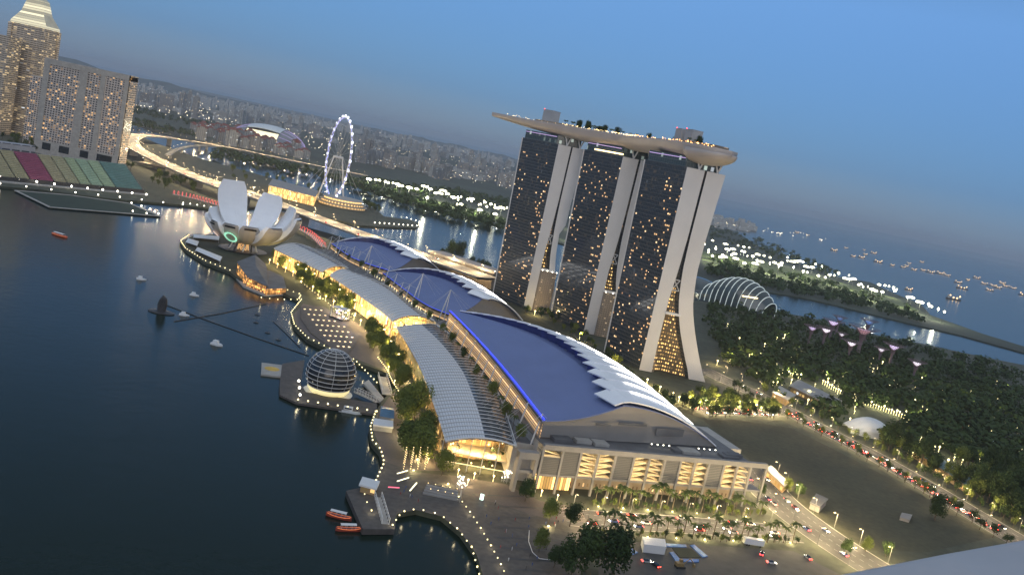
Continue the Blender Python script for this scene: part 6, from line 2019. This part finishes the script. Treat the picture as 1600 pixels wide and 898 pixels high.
# lamps in the hall entrance
for x, y in ((715, 742), (740, 748), (770, 752), (730, 758), (845, 775), (870, 782)):
    o = link('arcade_lamp', ALm, None, G(x, y, 2.55), 0, .55); tag(o, 'small golden lamp on the forecourt of the arched hall', 'lamp', 'lamps on the forecourt'); add_light(o, 'fore', (0, -1, 5))
q = MB(); q.lathe([(.3, 0), (.3, .4), (0, .7)], 6); BLm = q.mesh('blue_lamp', M_['blue_l'])
# ------------------------------------------------------------------ masts and cables on the terrace
def mast(x, y, h, lean, label, group=None, big=False):
    p = G(x, y, 22)
    root = thing('cable_mast', label, 'mast', p, 0, group)
    top = Vector((lean, -lean * .3, h))
    q = MB(); q.tube([(0, 0, 0), top * .5, top], [.38, .5, .25] if not big else [.5, .6, .3], 6); q.build('pole', M_['white'], root)
    if big:
        q = MB(); q.tube([(4, 2.5, 0), top], [.4, .3], 6); q.build('strut', M_['white'], root)
    for k, (dx, dy) in enumerate(((-11, -7), (-13, -1), (10, 5), (9, 9)) if not big else ((-14, -9), (-17, -2), (22, 10), (25, 18), (18, 3))):
        q = MB(); q.tube([top, (dx, dy, -.5 if dx < 0 else 10)], .07, 3); q.build('cable', M_['white'], root)
for i, (x, y, h) in enumerate(((843, 690, 17), (822, 668, 16), (808, 650, 14), (797, 634, 15), (786, 615, 13), (776, 598, 14), (765, 585, 12), (755, 570, 14), (745, 556, 12), (733, 543, 14), (722, 532, 11), (714, 524, 13), (706, 514, 12))):
    mast(x - 14, y + 4, h, 2.5, 'thin white cable mast in the row beside the largest blue roof', 'cable masts beside the largest roof')
for i, (x, y, h) in enumerate(((632, 468, 13), (622, 461, 12), (612, 452, 15), (600, 443, 17), (588, 434, 15), (574, 426, 13), (556, 413, 14), (547, 408, 16), (536, 404, 13), (523, 396, 20), (512, 390, 15), (527, 400, 12))):
    mast(x, y, h, 2.5, 'thin white cable mast in the row beside the two farther blue roofs', 'cable masts beside the farther roofs')
mast(643, 474, 27, 5, 'big white A-shaped cable mast between the two farther roofs', big=True)
mast(685, 500, 26, 5, 'big white A-shaped cable mast at the tip of the largest roof', big=True)
mast(565, 419, 24, 6, 'big white leaning cable mast beside the farthest roof', big=True)
# deck-edge lamps of that terrace
for k in range(44):
    s_ = k / 43
    a_ = pl([(-60, 696), (-80, 726), (-108, 787), (-137, 840), (-166, 892), (-190, 924)], s_)
    o = link('terrace_lamp', GLm, None, (a_.x + 3, a_.y + 1.5, 22), 0, .55); tag(o, 'small warm lamp in the row on the terrace above the canopies', 'lamp', 'terrace lamps above the canopies')

# ------------------------------------------------------------------ boats and things on the water
M_['redboat'] = mat('red_boat_paint', (.30, .05, .03), .5, var=.1, scale=1)
M_['orangeb'] = mat('orange_boat_paint', (.55, .10, .03), .5, var=.1, scale=1)
M_['boatglow'] = glow('boat_rail_light', (1.0, .25, .08), .6)
def river_boat(p, rz, L_, label, hull='redboat', glowrail=True):
    root = thing('river_boat', label, 'boat', p, rz)
    q = MB(); rows = []
    for i in range(11):
        t = -1 + 2 * i / 10
        w_ = L_ * .11 * math.sqrt(max(0.02, 1 - abs(t) ** 3)); sh = .5 * t * t
        x = t * L_ / 2
        rows.append([(x, -w_, 1.1 + sh), (x, -w_ * .8, .1), (x, 0, -.2), (x, w_ * .8, .1), (x, w_, 1.1 + sh), (x, 0, 1.0 + sh * .8), (x, -w_, 1.1 + sh)])
    q.grid(rows, 0); q.build('hull', M_[hull], root)
    q = MB(); q.shell([[(x, L_ * .1 * s_, 2.9 + .35 * (1 - s_ * s_)) for s_ in (-1, -.5, 0, .5, 1)] for x in (-L_ * .34, -L_ * .1, L_ * .1, L_ * .28)], .12); q.build('roof', M_['white'], root)
    for x in (-.3, -.1, .1, .25):
        for s_ in (-1, 1):
            q = MB(); q.tube([(x * L_, s_ * L_ * .085, 1.0), (x * L_, s_ * L_ * .095, 2.9)], .07, 4); q.build('post', M_['steel'], root)
    if glowrail:
        for s_ in (-1, 1):
            q = MB(); q.tube([(t * L_ / 2, s_ * (L_ * .112 * math.sqrt(1 - abs(t) ** 3)), 1.05 + .5 * t * t) for t in (-.9, -.5, 0, .5, .9)], .13, 4); q.build('rail_light', M_['boatglow'], root)
    return root
river_boat(G(529, 809, 0), R(-4), 11, 'red river boat with a white roof, the upper of two off the jetty')
river_boat(G(544, 829, 0), R(24), 10.5, 'red river boat with a white roof, the lower of two off the jetty')
river_boat(G(93, 369, 0), R(-20), 19, 'orange river boat alone in the bay below the grandstand', 'orangeb')
M_['hullw'] = mat('white_boat_hull', (.6, .62, .64), .4, var=.05, scale=1)
def pod(p, rz, s_, label):
    root = thing('small_boat', label, 'boat', p, rz); root.scale = (s_, s_, s_)
    q = MB(); q.prism([(-2.2, -1.2), (1.2, -1.2), (2.8, 0), (1.2, 1.2), (-2.2, 1.2)], -.2, .8); q.build('hull', M_['hullw'], root)
    q = MB(); q.box((-.4, 0, 1.4), (2.4, 1.9, 1.2), 0, 0, .75); q.build('cabin', M_['tent'], root)
pod(G(220, 437, 0), .3, 1.5, 'small white boat nearest the grandstand side, left of the dark sculpture')
pod(G(303, 462, 0), .1, 1.4, 'small white boat between the dark sculpture and the angular pavilion')
pod(G(287, 493, 0), .2, 1.4, 'small white boat right beside the dark sculpture raft')
pod(G(338, 539, 0), -.2, 1.6, 'small white boat alone below the floating booms')
bl = thing('work_boat', 'white work boat moored at the front of the sphere pontoon', 'boat', G(546, 644, 0), math.atan2(.1, 1))
q = MB(); q.prism([(-6, -1.8), (4, -1.8), (7, 0), (4, 1.8), (-6, 1.8)], -.2, 1.4); q.build('hull', M_['hullw'], bl)
q = MB(); q.box((-1, 0, 2.3), (5, 2.6, 1.8)); q.build('cabin', M_['white'], bl)
q = MB(); q.box((-1, -1.33, 2.5), (4, .06, .8)); q.build('window', M_['glassdark'], bl)
# dark sculpture on a raft
sc_ = thing('raft_sculpture', 'dark upright sculpture on a flat raft out in the bay', 'sculpture', G(252, 488, 0))
q = MB(); q.lathe([(9, -.3), (9.5, .5), (7.5, 1.0), (3, 1.4), (0, 1.5)], 14, (0, 0, 0), 0, 1.0, .7); q.build('raft', M_['dark'], sc_)
q = MB()
for i, (dx, h) in enumerate(((0, 12.5), (-1.6, 11), (1.5, 11.6), (.6, 8))):
    q.tube([(dx, 0, 1), (dx * 1.25, .3, h * .5), (dx * .9 + .4 * (i % 2), 0, h * .85), (dx * .7, 0, h)], [1.4, 1.6, 1.5, .6], 7)
q.build('figure', M_['dark'], sc_)
def boom(px, label):
    pts = [G(x, y, 0) for x, y in px]
    o = pts[0]
    q = MB()
    for p, h in along(pts, 2.6): 
        q.box((p.x - o.x, p.y - o.y, .18), (2.3, .8, .5), h)
    ob = tag(q.build('floating_boom', M_['dark']), label, 'boom'); ob.location = o
boom([(274, 502), (345, 490), (415, 475)], 'dark floating boom running up to the angular pavilion')
boom([(263, 478), (330, 503), (400, 528), (480, 555)], 'long dark floating boom running down to the glass sphere')
boom([(428, 503), (448, 522), (468, 542)], 'short dark floating boom near the event plaza edge')
for x, y, l_ in ((402, 492, 'dark float nearest the angular pavilion'), (400, 504, 'dark double float left of the plaza'), (418, 520, 'round dark float with a white lamp in the middle of the booms'), (435, 531, 'dark float closest to the plaza edge')):
    root = thing('mooring_float', l_, 'float', G(x, y, 0))
    q = MB(); q.lathe([(1.8, -.2), (2.0, .4), (0, .6)], 10); q.lathe([(.2, .5), (.15, 2)], 5); q.build('body', M_['dark'], root)

# ------------------------------------------------------------------ jetty and foreground promenade furniture
slab('jetty', [(541, 766), (586, 756), (602, 762), (619, 804), (617, 826), (567, 826)], 2.62, M_['deck'], 'dark timber jetty with a sloping gangway on the bay', 'jetty', 2.4)
gang((590, 776), (602, 818), 2.7, 3, 'steel gangway lying along the dark timber jetty')
quay_lamps([(566,762),(572,785),(580,800)], 6.5, 2.65, 'white lamp on the timber jetty', 'lamps on the jetty', s_=.7)
def light_bench(px0, px1, m_, label):
    a_, b_ = G(*px0, 2.6), G(*px1, 2.6); d = b_ - a_
    root = thing('light_bench', label, 'bench', a_, math.atan2(d.y, d.x))
    q = MB(); q.box((d.length / 2, 0, .25), (d.length, .7, .4)); q.build('base', M_['conc'], root)
    q = MB(); q.box((d.length / 2, 0, .55), (d.length * .96, .5, .18)); q.build('light_strip', M_[m_], root)
M_['bench_l'] = glow('bench_light', (1.0, .92, .6), 2.4)
M_['bench_r'] = glow('bench_red_light', (1.0, .12, .2), 2.0)
light_bench((620, 741), (637, 736), 'bench_l', 'glowing yellow bench nearest the tall trees')
light_bench((620, 753), (639, 747), 'bench_l', 'second glowing bench on the dark promenade')
light_bench((640, 768), (651, 755), 'bench_l', 'glowing bench set crossways on the dark promenade')
light_bench((606, 762), (624, 763), 'bench_r', 'red glowing bench by the jetty kiosk')
ta, tb = G(660, 772, 2.56), G(716, 783, 2.56)
td = (tb - ta).normalized(); tn = Vector((-td.y, td.x, 0)); tL = (tb - ta).length
ter = thing('seating_terrace', 'stepped pale seating terrace with lamps, facing the cove', 'seating terrace', ta, math.atan2(td.y, td.x))
for k in range(4):
    q = MB(); q.box((tL / 2, 1 + k * 1.7, .35 + .3 * k), (tL - k * .6, 1.7, .7 + .6 * k)); q.build('step', M_['frame'], ter)
for k in range(9):
    q = MB(); q.lathe([(0, 0), (.22, .2), (0, .4)], 6, (1.5 + k * (tL - 3) / 8, 3.0 if k % 2 else 6.2, 2.0 if k % 2 else 3.3)); q.build('step_lamp', M_['warm'], ter)
q = MB(); q.box((tL + .6, 3.5, 1.4), (.7, 8, 2.8)); q.build('end_wall', M_['frame'], ter)
sg = thing('display_board', 'upright white lit display panel standing on the paving', 'display panel', G(752, 781, 2.56), R(-10))
q = MB(); q.box((0, 0, 1.7), (1.9, .3, 3.2)); q.build('frame', M_['dark'], sg)
q = MB(); q.box((0, -.18, 1.7), (1.7, .06, 2.9)); q.build('screen', M_['cool_dim'], sg)
for x, y, n_, lab in ((719, 762, 16, 'cluster of small globe lamps on stems left of the paved forecourt'), (789, 752, 14, 'cluster of small globe lamps at the foot of the concrete portal')):
    root = thing('lamp_cluster', lab, 'lamp cluster', G(x, y, 2.56))
    for k in range(n_):
        a = k * 2.4; r_ = .5 + .14 * k; z = 1.0 + 4.5 * rng.random()
        q = MB(); q.tube([(r_ * math.cos(a), r_ * math.sin(a), 0), (r_ * math.cos(a), r_ * math.sin(a), z)], .05, 3); st_ = q.build('stem', M_['steel'], root)
        q = MB(); q.lathe([(0, -.3), (.3, 0), (0, .3)], 6, (r_ * math.cos(a), r_ * math.sin(a), z + .25)); q.build('globe', M_['white_l'], root)
# strings of lamps on the tall trees' trunks
for k in range(8):
    x, y = 630 + (k % 4) * 11, 725 + (k // 4) * 9
    root = thing('light_string', 'vertical string of small lamps hanging in the tall kiosk trees', 'light string', G(x, y, 2.56), 0, 'light strings in the tall trees')
    q = MB(); q.tube([(0, 0, 0), (0, 0, 9.5)], .05, 3); q.build('cord', M_['dark'], root)
    for j in range(8):
        q = MB(); q.lathe([(0, -.2), (.2, 0), (0, .2)], 6, (.06, 0, .8 + j * 1.15)); q.build('lamp', M_['warm'], root)
# curved white cable on the plaza
q = MB(); q.tube([G(x, y, 2.7) for x, y in ((827, 828), (826, 845), (832, 862), (843, 872), (860, 874), (877, 869), (886, 858), (889, 842))], .16, 4)
tag(q.build('white_cable', M_['white']), 'white cable laid in a wide loop on the plaza paving', 'cable')
# thin dark joints between the promenade planks
q = MB()
for k in range(9):
    a_, b_ = G(lerp(738, 815, k / 8), lerp(772, 905, k / 8), 2.56), G(lerp(838, 905, k / 8), lerp(776, 912, k / 8), 2.56)
    d = (b_ - a_).normalized(); nr = Vector((-d.y, d.x, 0)) * .55
    q.face([a_ - nr, b_ - nr, b_ + nr, a_ + nr])
struct(q.build('promenade_joints', M_['dark']))
# building lot
tag(slab('blue_tarpaulin', [(958, 842), (966, 842), (997, 862), (989, 865)], 2.9, M_['bluetarp'], th=.3), 'blue tarpaulin strip lying beside the large dark tree', 'tarpaulin')
tag(slab('blue_tarpaulin', [(1040, 848), (1072, 850), (1073, 854), (1042, 853)], 2.9, M_['bluetarp'], th=.3), 'blue tarpaulin strip behind the container cabin', 'tarpaulin')
tag(slab('blue_tarpaulin', [(1078, 851), (1085, 850), (1106, 868), (1098, 870)], 2.9, M_['bluetarp'], th=.3), 'blue tarpaulin strip slanting right of the small plot', 'tarpaulin')
tag(slab('blue_tarpaulin', [(1046, 862), (1052, 861), (1062, 872), (1092, 873), (1092, 877), (1056, 876)], 2.9, M_['bluetarp'], th=.3), 'crumpled blue tarpaulin on the near side of the small plot', 'tarpaulin')
struct(slab('building_plot', [(1050, 855), (1080, 856), (1096, 870), (1062, 870)], 2.7, M_['gardenfloor'], th=.2))
tr = thing('white_trailer', 'long white trailer parked at the far side of the building lot', 'trailer', G(1176, 852, 2.54), R(8))
q = MB(); q.box((0, 0, 2.3), (10, 2.5, 2.8)); q.build('body', M_['white'], tr)
for x in (-3.5, -2.3, 3.4):
    for y in (-1.1, 1.1):
        q = MB(); q.lathe([(.5, -.15), (.5, .15)], 10); o = q.build('wheel', M_['rubber'], tr); o.location = (x, y, .5); o.rotation_euler = (R(90), 0, 0)
ex = thing('excavator', 'yellowish excavator working on the building lot', 'excavator', G(1062, 886, 2.54), R(20))
M_['digger'] = mat('digger_paint', (.22, .15, .06), .5, var=.2, scale=1)
q = MB()
for s_ in (-1.1, 1.1): q.box((0, s_, .45), (4.2, .6, .9))
q.build('track', M_['rubber'], ex)
q = MB(); q.box((-.6, 0, 1.7), (3.4, 2.5, 1.4)); q.box((.4, .7, 2.9), (1.4, 1.1, 1.3)); q.build('cab', M_['digger'], ex)
q = MB(); q.tube([(1, -.4, 1.8), (4, -.4, 4.6), (6.4, -.4, 2.2)], [.35, .3, .2], 4); q.box((6.5, -.4, 1.4), (1.0, 1.1, 1.3)); q.build('boom_arm', M_['digger'], ex)

# ------------------------------------------------------------------ cars
CARC = [('white', (.6, .6, .58)), ('silver', (.32, .33, .34)), ('black', (.02, .02, .022)), ('dark red', (.25, .03, .03)), ('blue', (.04, .07, .2))]
M_['carglass'] = mat('car_glass', (.015, .017, .02), .05)
M_['tail_l'] = glow('tail_lamp', (1.0, .05, .03), 16.0)
M_['head_l'] = glow('head_lamp', (1.0, .95, .8), 24.0)
q = MB()
prof_ = [(-2.2, .35), (2.2, .35), (2.25, .75), (1.3, .95), (-1.5, 1.0), (-2.2, .9)]
q.face([(x, -.86, z) for x, z in prof_]); q.face([(x, .86, z) for x, z in prof_][::-1])
for (x0, z0), (x1, z1) in zip(prof_, prof_[1:] + prof_[:1]): q.face([(x0, .86, z0), (x0, -.86, z0), (x1, -.86, z1), (x1, .86, z1)][::-1])
CB = q
CARM = {}
for nm, c_ in CARC:
    CARM[nm] = CB.mesh('body', mat('car_paint_' + nm.replace(' ', '_'), c_, .3, var=.05, scale=1))
q = MB(); q.box((-.2, 0, 1.22), (2.3, 1.5, .5), 0, 0, .82); CCAB = q.mesh('cabin', M_['carglass'])
q = MB(); q.lathe([(.33, -.1), (.33, .1)], 10); CWH = q.mesh('wheel', M_['rubber'])
q = MB(); q.box((0, 0, 0), (.1, .55, .32)); CTL = q.mesh('tail_lamp', M_['tail_l']); q = MB(); q.box((0, 0, 0), (.1, .42, .24)); CHL = q.mesh('head_lamp', M_['head_l'])
rng = random.Random(9)
def car(p, h, where, parts=True):
    nm = rng.choice([c[0] for c in CARC])
    root = link('car', None, None, p, h); tag(root, '%s car %s' % (nm, where), 'car', '%s cars %s' % (nm, where))
    link('body', CARM[nm], root); link('cabin', CCAB, root)
    for s_ in (-1, 1):
        link('tail_lamp', CTL, root, (-2.22, .6 * s_, .78)); link('head_lamp', CHL, root, (2.22, .6 * s_, .66))
        if parts:
            for x in (-1.35, 1.35):
                o = link('wheel', CWH, root, (x, .78 * s_, .33)); o.rotation_euler = (R(90), 0, 0)
def cars_on(rb, n, lanes, where, i0, i1, parts=True):
    for off, sign in lanes:
        for k in range(n):
            x = lerp(i0, i1, (k + rng.uniform(.1, .9)) / n); i = min(int(x), len(rb) - 2); f_ = x - i
            c = rb[i][2].lerp(rb[i + 1][2], f_); nr = (rb[i][0] - rb[i][1]); d = rb[i][3] * sign
            car(c + nr * off + Vector((0, 0, .02)), math.atan2(d.y, d.x), where, parts)
# the ribbon runs from far to near: tail lights show on cars driving away
cars_on(EASTROAD, 30, ((-.16, -1), (-.30, -1)), 'driving away on the east road', 26, 72)
cars_on(EASTROAD, 12, ((.2, 1),), 'coming nearer on the east road', 8, 72)
cars_on(SOUTHROAD, 5, ((.32, 1), (-.32, -1), (-.1, -1)), 'on the road below the parking front', 4, 56)
cars_on(CROSS, 5, ((.2, 1), (-.25, -1)), 'on the crossing road', 6, 46)
cars_on(BAYROAD, 16, ((.3, 1), (-.3, -1)), 'parked beside the south hotel tower', 4, 56, False)
cars_on(HWY, 14, ((.28, 1), (-.28, -1)), 'on the long highway bridge', 20, 105, False)
for x, y, h in ((1010, 878, .3), (1024, 884, 2.2), (1190, 866, 1.2), (1205, 880, .1), (1262, 872, 1.9)):
    car(G(x, y, 2.54), h, 'parked on the building lot')

# ------------------------------------------------------------------ people
def person_mesh(seed, stride):
    me = bpy.data.meshes.new('skeleton')
    s_ = stride
    vs = [(0, 0, .95), (0, 0, 1.15), (0, 0, 1.38), (0, 0, 1.5), (0, .01, 1.6), (0, .02, 1.72),
          (.19, 0, 1.36), (.24, .02, 1.1), (.23, .10 * s_, .86), (-.19, 0, 1.36), (-.24, .02, 1.1), (-.23, -.10 * s_, .86),
          (.1, 0, .9), (.11, .14 * s_, .5), (.11, .16 * s_, .06), (.11, .28 * s_ + .05, .04), (-.1, 0, .9), (-.11, -.08 * s_, .5), (-.11, -.24 * s_, .08), (-.11, -.14 * s_, .04)]
    es = [(0, 1), (1, 2), (2, 3), (3, 4), (4, 5), (2, 6), (6, 7), (7, 8), (2, 9), (9, 10), (10, 11), (0, 12), (12, 13), (13, 14), (14, 15), (0, 16), (16, 17), (17, 18), (18, 19)]
    rd = [.15, .14, .16, .06, .095, .085, .065, .05, .04, .065, .05, .04, .095, .07, .05, .04, .095, .07, .05, .04]
    me.from_pydata(vs, es, [])
    ob = bpy.data.objects.new('skeleton', me); C.objects.link(ob)
    mo = ob.modifiers.new('skin', 'SKIN')
    for v, r_ in zip(me.skin_vertices[0].data, rd): v.radius = (r_, r_ * .85)
    me.skin_vertices[0].data[0].use_root = True
    ob.modifiers.new('sub', 'SUBSURF').levels = 1
    dg = bpy.context.evaluated_depsgraph_get()
    res = bpy.data.meshes.new_from_object(ob.evaluated_get(dg))
    bpy.data.objects.remove(ob)
    res.name = 'person'
    return res
PM = [person_mesh(0, 1.0), person_mesh(1, .3)]
CL = [('dark clothes', (.03, .03, .035)), ('a white shirt', (.5, .5, .5)), ('a blue shirt', (.06, .1, .25)), ('a red shirt', (.3, .05, .05))]
PMM = []
for me in PM:
    for nm, c_ in CL:
        m2 = me.copy(); m2.materials.clear(); m2.materials.append(mat('clothes', c_, .9)); PMM.append((m2, nm))
for x, y in scatter_px([(745, 768), (845, 790), (900, 812), (905, 890), (800, 890), (760, 830)], 34, rng) + scatter_px([(625, 740), (650, 745), (660, 785), (625, 790)], 8, rng):
    me, nm = rng.choice(PMM)
    o = link('person', me, None, G(x, y, 2.56), rng.uniform(0, 6.28)); tag(o, 'person in %s walking on the waterfront paving' % nm, 'person', 'people in %s on the waterfront' % nm)

# ------------------------------------------------------------------ the balcony ledge in front of the viewer
def near(x, y, Y): return AY(x, y, Y)
a_, b_, c_ = near(1262, 905, 1.30), near(1480, 862, 1.42), near(1640, 834, 1.55)
led = thing('balcony_ledge', 'pale rounded balcony ledge right in front of the viewer', 'ledge', b_)
q = MB(); rows = []
for p in (a_ - (b_ - a_) * .6, a_, b_, c_, c_ + (c_ - b_) * .8):
    p = p - b_
    rows.append([p + Vector((.0, .004, -.20)), p + Vector((0, .004, -.012)), p + Vector((0, 0, -.003)), p + Vector((0, -.012, 0)), p + Vector((.05, -.40, -.004)), p + Vector((.06, -.44, -.02)), p + Vector((.06, -.44, -.2)), p + Vector((.0, .004, -.20))])
q.grid(rows, 0, flip=True)
q.build('coping', M_['ledge'], led, smooth=False)

# ------------------------------------------------------------------ evening haze over the whole place
HAZE = 4.2e-5
m = bpy.data.materials.new('evening_haze'); m.use_nodes = True
t = m.node_tree
for n_ in list(t.nodes):
    if n_.type == 'BSDF_PRINCIPLED': t.nodes.remove(n_)
pv_ = t.nodes.new('ShaderNodeVolumePrincipled')
pv_.inputs['Color'].default_value = (.80, .84, .90, 1)
pv_.inputs['Density'].default_value = HAZE
pv_.inputs['Anisotropy'].default_value = 0.2
t.links.new(pv_.outputs[0], t.nodes['Material Output'].inputs['Volume'])
q = MB(); q.box((0, 12000, 132), (58000, 27000, 276))
hz = q.build('haze', m); hz['kind'] = 'stuff'
